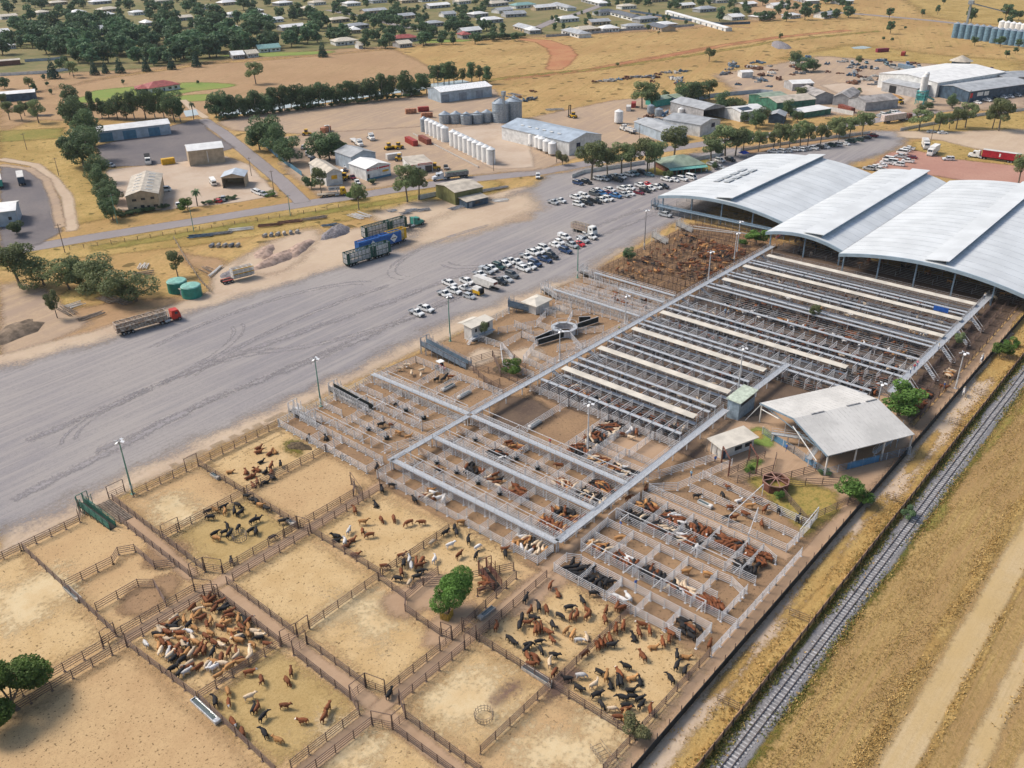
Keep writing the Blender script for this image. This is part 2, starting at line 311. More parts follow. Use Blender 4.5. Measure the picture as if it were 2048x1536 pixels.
for c, r, a0, a1, rr in (((120, 196), 26, .2, 2.2, 0), ((165, 190), 34, 3.4, 5.2, 0), ((88, 178), 18, .4, 3, 1), ((205, 196), 22, 1, 3.4, 0), ((140, 170), 40, 1.2, 2.4, 1), ((70, 205), 30, 4.6, 6.2, 0), ((235, 190), 30, 3, 4.6, 1)):
    for o_ in (-.95, .95): ribbon('tyre_track', [(c[0]+(r+o_)*1.6*math.cos(a0+(a1-a0)*k/14), c[1]+(r+o_)*.6*math.sin(a0+(a1-a0)*k/14)) for k in range(15)], .5, m_scuff, .9, .55)
for pts, w in (([(60, 880), (400, 735), (760, 610), (1060, 500), (1280, 420)], 1.2), ([(200, 900), (520, 760), (860, 620), (1180, 480), (1330, 420)], 1.), ([(30, 1000), (420, 800), (640, 715), (960, 570), (1200, 470)], 1.4)): ribbon('tyre_track', gl(pts), w, m_scuff, 2.6, 1.1)
sheet('dirt_yard', gl([(1830, 300), (2060, 318), (2060, 372), (1960, 365), (1740, 335), (1780, 305)]), m_pink, 6, 4)
sheet('verge', gl([(1800, 236), (1900, 236), (2060, 225), (2060, 270), (1900, 268), (1810, 262)]), m_gold2, 6, 4)
sheet('verge', gl([(1826, 284), (1920, 278), (1960, 300), (2060, 318), (2060, 334), (1900, 318), (1830, 300)]), m_gold2, 5, 3)
sheet('dirt_apron', gl([(1790, 262), (1900, 264), (2060, 258), (2060, 312), (1960, 300), (1880, 280), (1800, 276)]), m_pale, 6, 4)
sheet('verge', gl([(1270, 345), (1330, 330), (1420, 318), (1420, 342), (1330, 352)]), m_olive, 4, 3)
sheet('verge', gl([(1480, 296), (1740, 262), (1750, 268), (1500, 308)]), m_pad, 4, 3)
ZL[0] = .0
# the yards floors (world metres)
R = lambda x0, y0, x1, y1: [(x0, y0), (x1, y0), (x1, y1), (x0, y1)]
sheet('pen_ground', R(-30, 40.5, 140, 150.5), m_pen, 2.5, 2.5)
sheet('pen_ground', R(91.5, 41, 141, 150.5), m_pen2, 2.5, 2.5)
sheet('pen_ground', R(120, 117, 270, 152), m_pen2, 2.5, 2.5)
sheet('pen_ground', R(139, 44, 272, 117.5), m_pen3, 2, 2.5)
sheet('pen_ground', R(207, 118, 272, 150), m_old, 4, 2.5)
# straw litter of the big pens
for x0, y0, x1, y1, c in ((38, 117, 54, 133, m_pen), (55, 118, 72, 149, m_straw), (56, 134, 72, 149, m_pen), (73.5, 134, 92, 149.5, m_straw), (73.5, 117, 92, 133, m_pen),
                          (57, 117, 72, 132, m_green2), (74, 95, 90, 113, m_straw), (76, 80, 92, 94.5, m_straw), (56, 95, 72, 113, m_straw), (38.5, 95.5, 52, 112.5, m_straw),
                          (39, 76, 52, 94.5, m_green2), (56.5, 76, 69.5, 94, m_straw), (57, 58, 72, 71.5, m_straw), (74, 58.5, 92, 72, m_straw), (74, 43.5, 92, 57, m_straw), (55.5, 44, 72, 57, m_pen),
                          (-5, 117, 36, 149, m_straw), (-5, 80, 37, 112, m_pen), (10, 60, 51, 72, m_straw), (38, 44, 53, 69, m_straw)):
    sheet('straw_litter', R(x0, y0, x1, y1), c, 5, 1.6)
for px, py, rx, ry in ((705, 1215, 3.4, 5.2), (735, 1235, 4.5, 3), (935, 1400, 6, 5.5), (1150, 1490, 5.5, 4.5), (350, 1020, 4, 4), (700, 1500, 4, 5), (60, 1200, 6, 7)):
    sheet('straw_litter', blob(*G(px, py), rx, ry, random.random()*3), m_straw2, 8, 1.1)
for px, py, rx, ry, c in ((590, 895, 1.6, 2.6, m_weed), (1120, 1370, 3.2, 1.6, m_wet), (1015, 1385, 2.5, 1, m_wet), (330, 1110, 3.4, 3.6, m_pen2), (300, 1190, 4.5, 4, m_pen2), (850, 1190, 6, 5, m_lane), (900, 1250, 5, 3, m_lane), (1075, 1180, 6, 3, m_lane),
                          (1040, 830, 9, 6, m_pen3), (1120, 620, 3, 2, m_pale), (1050, 710, 5, 4, m_pale), (965, 715, 7, 3, m_pale)):
    sheet('dirt_patch', blob(*G(px, py), rx, ry), c, 3.4, .9)
for a, b in (((52.6, 119), (54.6, 152)), ((37, 114.7), (92, 115.3)), ((53.9, 40), (54.2, 113)), ((30, 73.7), (93, 73.7)), ((92, 74.6), (124, 74.8)), ((122, 44), (122.2, 74))):
    ribbon('pen_lane', [a, b], 2.4, m_lane, 1.6, .9)
sheet('pen_ground', R(121.5, 77.5, 139, 94), m_lane, 3, 1.5)
sheet('dirt_yard', [(138, 46), (137, 66), (146, 76), (158, 74), (180, 62), (192, 52), (176, 41), (150, 41)], m_lane, 4, 2)
sheet('weedy_grass', [(129, 44.5), (136, 55), (139, 62), (144, 56), (146, 46), (140, 43)], m_olive, 3, 1.2)
sheet('weedy_grass', blob(154.5, 66.5, 3.2, 3.6), m_lawn, 2, .9)
sheet('weedy_grass', blob(155.2, 67.4, 1.6, 1.6), m_ryel, 1.5, .7)
sheet('weedy_grass', blob(144, 62.5, 2.6, 1.4), m_lawn, 1.5, .8)
ZL[0] = .02
# strip between the yards and the railway, railway bed and stubble
sheet('pen_lane', R(-20, 40.4, 280, 43.2), m_lane, .8, 1.2)
sheet('dirt_track', R(-20, 33.5, 320, 40.4), m_pale, 1.5, 1.5)
sheet('verge', R(-20, 33, 150, 37.6), m_ryel, 2.6, 1.2)
sheet('verge', R(140, 33, 320, 36), m_ryel, 2.6, 1.4)
for x, y, rx, ry in ((120, 38.3, 14, 1), (92, 39, 8, .7), (146, 38.4, 5, .8), (172, 38.2, 12, .9), (236, 37, 30, 2.4), (262, 39, 16, 3)): sheet('verge', blob(x, y, rx, ry), m_ryel, 1.6, .8)
sheet('field', R(-20, -120, 420, 31), m_stub, 1.5, 3)
sheet('verge', R(-20, 29, 320, 34.4), m_weed, 2.4, 1.2)
for x, y, rx, ry in ((216, 27.5, 16, 1.4), (244, 26.5, 26, 2.2), (190, 28.4, 9, .8), (150, 28.6, 6, .7), (290, 25, 30, 4)): sheet('verge', blob(x, y, rx, ry), m_olive, 2, 1)
for a, b, w in (((-20, 15.1), (420, 12), 4.2), ((-20, 8), (420, 4), 2.6), ((-20, 3.2), (420, -3), 2.4), ((-20, -8), (420, -16), 5)): ribbon('dirt_track', [a, ((a[0]+b[0])/2, (a[1]+b[1])/2+.4), b], w, m_trk, 1.6, 1.2)
ribbon('verge', [(-20, 18.6), (120, 18.2), (250, 17.5), (420, 15)], 1.5, m_ryel, 1.8, .9)
ribbon('verge', [(-20, 12.6), (200, 11.6), (420, 8)], .8, m_ryel, 1., .8)
sheet('ballast', R(-20, 29.8, 420, 33.3), m_ball, .9, .8)
# standing grass: small blades in tufts, one object per kind of growth
def tufts(name, n, xs, ys, h, w, col, c2, along=None, lab=''):
    """n tufts; ys is a band or a list of (centre, spread, weight) bands running along the track"""
    X = rng.uniform(xs[0], xs[1], n); X = xs[0]+(xs[1]-xs[0])*((X-xs[0])/(xs[1]-xs[0]))**1.25
    if isinstance(ys, list): k = rng.choice(len(ys), n, p=np.array([b[2] for b in ys])/sum(b[2] for b in ys)); Y = np.array([b[0] for b in ys])[k]+rng.normal(size=n)*np.array([b[1] for b in ys])[k]
    else: Y = rng.uniform(ys[0], ys[1], n)
    cl = np.sin(X*.35+Y*1.1)+np.sin(X*.13-Y*.7+2)+rng.normal(size=n)*.7; keep = cl > -.3; X, Y = X[keep], Y[keep]; n = len(X); m = 3
    X, Y = np.repeat(X, m)+rng.normal(size=n*m)*w*.6, np.repeat(Y, m)+rng.normal(size=n*m)*w*.6; n *= m; a = rng.uniform(0, 6.28, n); H = h*rng.uniform(.4, 1.3, n); W_ = w*rng.uniform(.5, 1.2, n); lx, ly = rng.normal(size=n)*H*.5, rng.normal(size=n)*H*.5
    z = np.full(n, .12); V = np.stack([np.c_[X-np.cos(a)*W_, Y-np.sin(a)*W_, z], np.c_[X+np.cos(a)*W_, Y+np.sin(a)*W_, z], np.c_[X+lx+np.cos(a)*W_*.5, Y+ly+np.sin(a)*W_*.5, z+H], np.c_[X+lx-np.cos(a)*W_*.5, Y+ly-np.sin(a)*W_*.5, z+H]], 1).reshape(-1, 3)
    me = bpy.data.meshes.new(name); me.from_pydata(V.tolist(), [], np.arange(4*n).reshape(n, 4).tolist()); me.materials.append(mat(name+'_blade', K(S(*col)), .9, 0, .2, .4, col2=K(S(*c2)))); tag(link(name, me), lab, 'grass', kind='stuff')
tufts('dry_grass', 24000, (45, 330), [(34.4, .9, 2.4), (29.6, .4, 1), (36.6, .9, 1.4), (39, .5, .4), (18.4, .7, 2.2), (12.2, .35, 1), (6, .5, .8), (.2, .6, .8), (-4, 2, 1)], .2, .09, (214, 182, 120), (196, 160, 96), lab='dry yellow grass along the railway tracks and stubble ridges')
tufts('stubble_grass', 34000, (60, 330), (17, 29.5), .1, .08, (200, 170, 112), (176, 146, 88), lab='short brown stubble beside the railway')
tufts('green_grass', 8000, (60, 330), [(33.3, .4, 3), (29.9, .4, 2), (34.2, .6, 1)], .2, .11, (134, 132, 70), (112, 118, 56), lab='green weeds beside the railway ballast')
# ================================================================ FENCES, WALKWAYS, LOADING RAMPS
m_brown = mat('rusty_pipe', (.115, .083, .072), .7, .1, .2, 2., col2=(.16, .10, .075), rnd=.15)
m_galv = mat('galvanised_pipe', (.62, .615, .625), .5, .05, .12, 1.5, rnd=.1)
m_grat = mat('galvanised_grating', (.47, .49, .52), .5, .1, .12, 6.)
m_dgal = mat('dull_galvanised', (.30, .295, .30), .6, .1, .2, 1.5, rnd=.15)
m_beige = mat('beige_roof_sheet', (.60, .55, .47), .5, 0, .08, .4)
m_green = mat('green_paint', (.05, .17, .13), .5, 0, .15, 2.)
m_blue = mat('blue_paint', (.04, .12, .26), .5, 0, .15, 2.)
m_white = mat('white_paint', (.78, .77, .74), .45, 0, .06, .8)
m_offw = mat('offwhite_panel', (.62, .60, .57), .5, 0, .08, .8)
m_black = mat('black_rubber_sheet', (.022, .03, .032), .6, 0, .2, 1.)
m_lamp = mat('lamp_glass', (.8, .8, .8), .2, 0, .02, 1.)
m_conc2 = mat('concrete', (.42, .38, .34), .85, 0, .15, 2.)
m_mesh = mat('black_shade_cloth', (.018, .022, .027), .8, 0, .3, .6)
m_steelblue = mat('bluish_steel', (.22, .30, .38), .5, .2, .12, 1.5)
m_wood = mat('grey_timber', (.26, .21, .17), .8, 0, .25, 2., rnd=.15)
STY = {'b': dict(h=1.72, rails=(.45, .86, 1.27, 1.67), w=.085, sp=3.0, pw=.11, m=m_brown, name='rail_fence'),
       'g': dict(h=1.9, rails=(.35, .73, 1.11, 1.48, 1.84), w=.07, sp=2.8, pw=.11, m=m_galv, name='rail_fence'),
       'd': dict(h=1.9, rails=(.4, .85, 1.3, 1.8), w=.085, sp=2.8, pw=.11, m=m_brown, name='rail_fence'),
       'r': dict(h=1.9, rails=(.35, .85, 1.35, 1.85), w=.085, sp=5.6, pw=.11, m=m_dgal, name='rail_fence')}
_pm = {}
def post_mesh(st):
    if st not in _pm:
        s = STY[st]; b = MB(); b.box(-s['pw']/2, s['pw']/2, -s['pw']/2, s['pw']/2, 0, s['h']+.08); b.box(-.2, .2, -.2, .2, -.02, .05); _pm[st] = b.mesh('post', s['m'])
    return _pm[st]
NF = [0, 0]
def fence(pts, st='b', base=None, where='', label=None, group=None, posts=True, m=None):
    s = STY[st]; m = m or s['m']; o = thing(s['name'], label, 'fence', (*pts[0], 0), 0, group); NF[0] += 1
    if base: later(o, base, where, 'fence', group)
    b = MB(); done = set(); P = []
    for (x0, y0), (x1, y1) in zip(pts, pts[1:]):
        L = math.hypot(x1-x0, y1-y0); n = max(1, round(L/s['sp']))
        for z in s['rails']: b.bar((x0-pts[0][0], y0-pts[0][1], z), (x1-pts[0][0], y1-pts[0][1], z), s['w'])
        P += [(x0+(x1-x0)*i/n, y0+(y1-y0)*i/n) for i in range(n+1)]
    for x, y in P:
        k = (round(x, 1), round(y, 1))
        if k in done: continue
        done.add(k)
        if posts: NF[1] += 1; link('post', post_mesh(st), (x-pts[0][0], y-pts[0][1], 0), 0, o)
        else: b.box(x-pts[0][0]-s['pw']/2, x-pts[0][0]+s['pw']/2, y-pts[0][1]-s['pw']/2, y-pts[0][1]+s['pw']/2, 0, s['h'])
    part('railing', b, m, o); return o
def gate(p, q, st='b', where='', open_=0., tall=True, base=None):
    """portal of two tall posts and a head bar, with a swinging railed leaf"""
    s = STY[st]; d = Vector((q[0]-p[0], q[1]-p[1], 0)); L = d.length; rz = math.atan2(d.y, d.x)
    o = thing('gate', None, 'gate', (*p, 0), rz); later(o, base or ('rusty pipe gate with a tall frame' if st == 'b' else 'galvanised gate with a tall frame'), where, 'gate')
    if tall:
        b = MB(); h = 3.0
        for x in (0, L): b.box(x-.06, x+.06, -.06, .06, 0, h)
        b.bar((0, 0, h), (L, 0, h), .08); part('portal_frame', b, s['m'], o)
    b = MB(); l = L-.2
    for z in s['rails']: b.bar((0, 0, z-.08), (l, 0, z-.08), .06)
    for x in (0, l/2, l): b.bar((x, 0, .2), (x, 0, s['rails'][-1]), .06)
    part('leaf', b, s['m'], o, loc=(.1, 0, 0), rz=open_); return o
BR = 'brown pipe rail fence'
def fb(*pts, w, base=BR): return fence(list(pts), 'b', base, w)
# ---- big brown pens (grid measured from the photograph)
fb((-8, 149.6), (36.8, 149.6), w='along the gravel yard left of the green ramp', base='long brown pipe rail fence')
fb((36.8, 149.6), (47.6, 149.6), w='along the gravel yard right up to the green ramp')
fb((58.2, 149.5), (69.6, 149.5), w='along the gravel yard right of the green light mast')
fb((72.4, 149.5), (92.6, 149.6), w='along the gravel yard behind the lying cattle', base='brown pipe rail fence run')
fb((37.1, 149.3), (37.2, 116.3), w='down the far side of the empty corner pens', base='brown pipe rail fence')
fb((54.9, 151.2), (54.7, 119), w='on the lane leading to the green ramp', base='brown pipe rail fence on the right side'); fb((52.4, 143.8), (52.3, 120), w='on the lane leading to the green ramp', base='brown pipe rail fence on the left side')
fb((54.9, 133), (72.3, 133.2), w='between the empty front pen and the pen of black cattle')
fb((72.3, 149.3), (72.5, 133.4), w='between the lying cattle and the empty front pen')
fb((72.6, 133.2), (72.7, 116.7), w='between the black cattle and the dung-spotted empty pen')
fb((73.2, 133.5), (92.4, 133.4), w='between the lying cattle and the dung-spotted empty pen')
fb((56.4, 116.4), (72.4, 116.5), w='on the far edge of the middle lane behind black cattle'); fb((73, 116.5), (85.6, 116.5), w='on the far edge of the middle lane at the empty pen')
fb((85.7, 116.5), (87.9, 118.8), (88, 120), w='bent around the alcove by the corner gate')
fb((73.2, 113.8), (90.2, 113.9), w='on the near edge of the middle lane above brown cattle')
fb((73.2, 113.6), (73.4, 95), w='left of the pen with grazing brown cattle')
fb((73.7, 94.8), (89.6, 94.6), w='between the brown cattle and the tree pen'); 
fb((37.4, 133.6), (45.6, 133.4), w='above the small dark holding pens'); fb((38, 124.2), (45.4, 124.4), (47.2, 122.3), (45.9, 116.4), w='around the small dark holding pen', base='bent brown pipe rail fence')
fb((45.6, 133.4), (47.5, 135), (49.8, 133.5), (49.6, 126.5), (52.2, 124.4), w='at the foot of the holding pens below the green ramp', base='zigzag brown pipe rail fence')
fb((34.8, 115.9), (50.8, 115.9), w='on the far edge of the lane above the crowded pen'); fb((-8, 115.2), (34.6, 115.4), w='on the far edge of the lane by the cut-off tree')
fb((37.2, 113.1), (51, 113.1), w='on the near edge of the lane above the crowded pen'); fb((-8, 113), (34.8, 113), w='on the near edge of the lane by the cut-off tree')
fb((37.2, 112.8), (38.4, 95.1), w='left of the crowded pen'); fb((38.5, 94.8), (38.2, 76), w='left of the pen with the shiny trough')
fb((38.6, 94.9), (52.5, 94.6), w='between the crowded pen and the trough pen')
fb((52.7, 112.9), (52.7, 95), w='right of the crowded pen'); fb((52.7, 91.5), (52.6, 78.2), w='right of the trough pen'); fb((55.4, 113.4), (55.4, 95), w='across the lane right of the crowded pen')
fb((55.5, 91.8), (55.5, 78.4), w='left of the pen with the pale straw heart')
fb((57.8, 94.2), (72.5, 94.6), w='between the two empty straw pens left of the tree'); fb((56.6, 113.4), (72.6, 113.6), w='above the empty pen left of the brown cattle')
fb((72.5, 94.4), (72, 87.3), (70.1, 85.4), (69.8, 77.2), w='around the corner of the straw heart pen', base='bent brown pipe rail fence'); fb((72, 87.3), (76.3, 87.7), (80, 87.8), w='behind the bushy yard tree', base='short brown pipe rail fence')
fb((56.4, 75), (67.6, 75), w='on the far edge of the cross lane below the straw heart'); fb((70.6, 75.3), (87.6, 76.8), w='on the far edge of the cross lane below the tree')
fb((56.6, 72.3), (70.2, 72.4), w='on the near edge of the cross lane below the straw heart'); fb((73, 72.4), (91, 73), w='on the near edge of the cross lane below the tree')
fb((40, 75.2), (51.6, 75), w='on the far edge of the cross lane at bottom of picture'); fb((36, 72.9), (51.6, 72.4), w='on the near edge of the cross lane at bottom of picture')
fb((52.9, 69.5), (53.4, 44), w='left side of the lane running off the bottom edge'); fb((55.4, 69.6), (55.6, 44), w='right side of the lane running off the bottom edge')
fb((57.8, 57.6), (72.8, 57.6), w='between the hay ring pen and the bottom straw pen'); fb((72.9, 71.8), (72.9, 57.9), w='between the hay ring pen and the loose mixed cattle')
fb((73, 57.4), (93, 57.5), w='between the two pens of loose mixed cattle'); fb((72.9, 57.2), (73, 43.2), w='between the bottom straw pen and the loose mixed cattle')
fb((66, 43.4), (92.8, 43.1), w='on the dirt lane beside the loose mixed cattle'); fb((40, 43.6), (62, 43.4), w='on the dirt lane at bottom of picture')
fb((80.3, 79), (83.5, 77.6), w='beside the small loading race by the tree'); fb((82.6, 82.6), (89, 78.6), w='beside the small loading race by the tree'); fb((76.3, 87.6), (81.6, 82.4), w='right behind the bushy yard tree', base='slanting brown pipe rail fence')
for p, q, w_ in (((69.6, 149.5), (72.4, 149.5), 'at the top corner of the empty front pen'), ((54.7, 152.4), (58, 152.4), 'beside the green ramp and mast'), ((47.6, 149.6), (49.2, 152.6), 'on the left of the green ramp'),
                 ((55, 133.2), (58.3, 133), 'at the left end of the black cattle pen'), ((55, 119.4), (56.6, 116.4), 'where two lanes meet above the crowded pen'), ((52.4, 119.6), (54.8, 119.4), 'across the ramp lane above the crowded pen'),
                 ((50.9, 116), (52.5, 113), 'at the top corner of the crowded pen'), ((51, 113.1), (52.6, 111.4), 'inside the crowded pen corner'), ((34.8, 115.8), (37.2, 116.2), 'at the lane crossing left of the crowded pen'), ((34.8, 113), (37.2, 112.9), 'at the near lane crossing by the crowded pen'),
                 ((85.8, 113.9), (88, 120), 'at the alcove by the corner gate'), ((90.3, 114), (92.4, 116.9), 'at the galvanised corner'), ((72.4, 116.6), (73.2, 113.8), 'across the middle lane'), ((69.4, 116.4), (72.5, 116.4), 'below the black cattle'),
                 ((52.7, 94.6), (55.4, 94.2), 'across the lane right of the crowded pen'), ((55.4, 94.1), (57.7, 94.2), 'at the corner between two empty straw pens'), ((52.7, 91.6), (55.4, 91.8), 'lower across the lane right of the crowded pen'),
                 ((52.6, 78.1), (55.5, 78.2), 'on the far side of the lane crossing'), ((55.6, 78.2), (56.5, 75), 'on the right upper side of the lane crossing'), ((56.7, 72.2), (55.4, 69.6), 'on the right lower side of the lane crossing'),
                 ((52.9, 69.5), (55.4, 69.6), 'on the near side of the lane crossing'), ((51.6, 72.3), (52.9, 69.6), 'on the left lower side of the lane crossing'), ((51.6, 75), (52.6, 78), 'on the left upper side of the lane crossing'),
                 ((67.6, 75), (70.4, 75.2), 'at the lane below the tree'), ((70.3, 72.4), (72.9, 72.4), 'at the near lane side below the tree'), ((72.8, 75.3), (72.9, 72.4), 'across the lane below the tree'), ((70, 77.1), (70.4, 75.3), 'beside the straw heart corner')):
    gate(p, q, 'b', w_)
# ---- galvanised pens
GV = 'galvanised pipe rail fence'
YS = [117.6, 112.2, 106.7, 100.9, 95.2, 89.9, 84.2, 76.4]
def fg(*pts, w, base=GV, st='g', posts=True): return fence(list(pts), st, base, w, posts=posts)
for X, nm in ((92.7, 'outside the corner pens'), (97.1, 'under the corner walkway'), (100.3, 'beside the lane next to the corner walkway'), (104.1, 'down the middle of the corner pen block'), (108.5, 'under the middle walkway'),
              (111.8, 'beside the lane next to the middle walkway'), (115.5, 'down the middle of the second pen block'), (119.8, 'under the third walkway')):
    for a, b in ((117.6, 100.9), (100.9, 89.9), (89.9, 76.4)): fg((X, a), (X, b), w=nm, base='galvanised pipe rail fence run')
for x0, x1, nm in ((92.7, 97.1, 'outer row of corner pens'), (100.3, 104.1, 'near half of the corner pen block'), (104.1, 108.5, 'far half of the corner pen block'), (111.8, 115.5, 'near half of the second pen block'), (115.5, 119.8, 'far half of the second pen block')):
    for y in YS[(0 if x0 == 92.7 else 1):-1] if x0 != 92.7 else YS[:-1]: fg((x0, y), (x1, y), w='in the '+nm, base='short galvanised cross fence')
    fg((x0, 76.4), (x1, 76.4), w='ending the '+nm, base='short galvanised end fence')
def walkway(p, q, w, label, z=2.4, legs=5.6, rails=True):
    d = Vector((q[0]-p[0], q[1]-p[1], 0)); L = d.length; rz = math.atan2(d.y, d.x); o = thing('raised_walkway', label, 'walkway', (*p, 0), rz, 'raised walkways over the yards')
    b = MB(); b.box(0, L, -w/2, w/2, z-.12, z); b.bar((0, -w/2, z), (L, -w/2, z), .08, .16); b.bar((0, w/2, z), (L, w/2, z), .08, .16); part('deck', b, m_grat, o)
    if rails:
        for s in (-1, 1):
            b = MB(); y = s*w/2
            for h in (.5, 1.0): b.bar((0, y, z+h), (L, y, z+h), .045)
            n = max(1, round(L/2.4))
            for i in range(n+1): b.bar((L*i/n, y, z), (L*i/n, y, z+1.0), .05)
            part('handrail', b, m_galv, o)
    n = max(1, round(L/legs)); lm = MB(); lm.box(-.09, .09, -.09, .09, 0, z-.12); lm = lm.mesh('support_leg', m_galv)
    for i in range(n+1): link('support_leg', lm, (min(max(L*i/n, .2), L-.2), 0, 0), 0, o)
    return o
walkway((96.9, 117.8), (97.4, 75.8), 1.25, 'grey raised walkway along the outermost row of galvanised corner pens')
walkway((108.4, 117.0), (109.2, 76.8), 1.25, 'grey raised walkway down the middle of the galvanised pen block')
walkway((119.2, 149), (119.9, 118.4), 1.25, 'grey raised walkway running from the gravel yard edge to the walkway crossing'); walkway((119.8, 117.2), (119.8, 76.8), 1.25, 'grey raised walkway from the walkway crossing past the two bare brown pens')
walkway((96.2, 117.7), (119.2, 117.7), 1.25, 'grey raised walkway forming the top edge of the corner pens'); walkway((120.4, 117.7), (260, 116), 1.5, 'very long grey raised walkway running up to the vaulted shed')
walkway((97.6, 75.9), (157, 75.9), 1.5, 'long grey raised walkway ending at the pale green lookout hut'); walkway((165, 75.5), (186, 75.2), 1.4, 'short grey raised walkway behind the pale green lookout hut')
walkway((187, 51.3), (261, 50.6), 1.5, 'grey raised walkway along the low end of the strip-roofed rows')
def overhead(X0, X1, ys, w):
    o = thing('overhead_frame', None, 'frame', (X1, ys[0], 0)); later(o, 'pale overhead pipe frame with cross bars', w, 'frame')
    b = MB(); b.bar((0, 0, 2.65), (0, ys[-1]-ys[0], 2.65), .1); b.bar((0, 0, 0), (0, 0, 2.65), .1); b.bar((0, ys[-1]-ys[0], 0), (0, ys[-1]-ys[0], 2.65), .1); part('beam', b, m_galv, o)
    c = MB(); c.bar((X0-X1, 0, 2.6), (0, 0, 2.6), .09); c.bar((0, 0, 0), (0, 0, 2.6), .08); c = c.mesh('cross_bar', m_galv)
    for y in ys: link('cross_bar', c, (0, y-ys[0], 0), 0, o)
overhead(97.6, 100.3, YS, 'over the lane beside the corner walkway'); overhead(109, 111.8, YS, 'over the lane beside the middle walkway'); overhead(120.3, 123, [117, 106.3, 95, 84.3, 77], 'over the lane beside the bare brown pens')
# bare pens between the third walkway and the rows
for y, n_ in ((106.1, 'between the two bare brown pens'), (95.0, 'between the bare pen and the packed mixed cattle')): fg((122.6, y), (139.6, y), w=n_)
for a, b_ in ((117.3, 106.1), (106.1, 95), (95, 84.2), (84.2, 77)): fg((122.5, a), (122.5, b_), w='before the bare brown pens', base='galvanised pipe rail fence run'); fg((139.8, a), (139.8, b_), w='beyond the bare brown pens', base='galvanised pipe rail fence run')
for x in (128.1, 133.7): fg((x, 95), (x, 84.3 if x < 130 else 89.4), w='dividing the packed mixed cattle by the silver mast', base='galvanised dividing fence')
fg((122.6, 89.4), (139.8, 89.4), w='behind the packed mixed cattle by the silver mast'); fg((130.6, 89.4), (130.6, 77.2), w='across the pink empty pens'); fg((123, 84), (130.6, 84.2), w='left of the pink empty pens'); fg((130.6, 83.4), (139.8, 83.4), w='right of the pink empty pens')
fg((126.9, 84), (126.9, 77.2), w='between the cream cattle and the pink pen')
# pens left of the corner walkway (X 92-120, Y 118-150)
for pts, n_ in ((((92.4, 149.7), (97.4, 149.7)), 'on the yard edge left of the first grey ramp'), (((99.8, 149.2), (108, 149.2)), 'on the yard edge between the two grey ramps'), (((111.5, 149.2), (119, 149.4)), 'on the yard edge right of the second grey ramp'),
                (((92.4, 149.5), (92.4, 133.6)), 'right of the lying cattle'), (((96.9, 148), (96.9, 139.2)), 'on the left of the first grey ramp lane'), (((99.8, 146.8), (99.7, 130)), 'on the right of the first grey ramp lane'), (((96.9, 139.2), (96.9, 120.6)), 'on the left of the lane to the corner walkway'),
                (((103.8, 148.4), (103.9, 142)), 'in the middle of the pens between the ramps'), (((108.1, 150), (108.1, 136.2), (107.9, 118.4)), 'on the left of the second ramp lane'), (((111.2, 148), (111.1, 123.9)), 'on the right of the second ramp lane'), (((114.6, 148.4), (114.6, 140.3)), 'in the middle of the pens left of the walkway'),
                (((118.8, 148), (118.9, 118.4)), 'under the walkway from the yard edge'), (((92.6, 138.4), (96.8, 138.6)), 'left of the first ramp lane'), (((99.8, 138.6), (108, 138.8)), 'between the two ramp lanes'), (((111.2, 138.6), (118.9, 138.7)), 'right of the second ramp lane'),
                (((92.5, 133.4), (96.8, 133.4)), 'at the corner of the lying cattle pen'), (((99.8, 133), (108, 132.9)), 'lower between the two ramp lanes'), (((111.2, 133), (118.9, 133.1)), 'lower right of the second ramp lane'), (((99.7, 127.4), (108, 127.3)), 'third between the two ramp lanes'), (((111.2, 127.3), (118.9, 127.4)), 'third right of the second ramp lane'),
                (((92.5, 120.5), (96.4, 120.6)), 'above the outer row corner'), (((92.6, 133.2), (92.5, 120.6)), 'right of the dung-spotted empty pen'), (((100, 123.5), (107.9, 120.4)), 'slanting towards the corner walkway'), (((111.2, 123.9), (118.9, 120.6)), 'slanting towards the walkway crossing'), (((103.9, 138.6), (103.9, 127.4)), 'dividing the small pens between the ramp lanes'), (((114.9, 138.6), (114.9, 127.3)), 'dividing the small pens right of the second ramp')): fg(*pts, w=n_)
overhead(96.9, 99.8, [146, 139, 133, 127.5, 121], 'over the first ramp lane'); overhead(108.1, 111.2, [142, 136.3, 130, 123.9], 'over the second ramp lane'); overhead(119.9, 122.2, [147, 141.5, 133, 127.5, 120.6], 'beside the walkway from the yard edge')
# pens with pale and black cattle left of the ramp (X 121-133)
for pts, n_ in ((((120.9, 149.6), (133, 148.6)), 'on the yard edge above the cream cattle'), (((133, 148.6), (133.5, 120.5)), 'on the far side of the cream and black cattle'), (((122.2, 138.6), (133.2, 139.4)), 'between the cream and the black cattle'), (((122.1, 133), (133.3, 133.4)), 'right of the two black cattle'),
                (((122.2, 127.3), (133.4, 127.8)), 'between two bare pens by the ramp'), (((122, 149), (122.2, 120.6)), 'right beside the walkway from the yard edge'), (((122.2, 120.5), (133.6, 120.6)), 'beside the long walkway by the bare pens')): fg(*pts, w=n_)
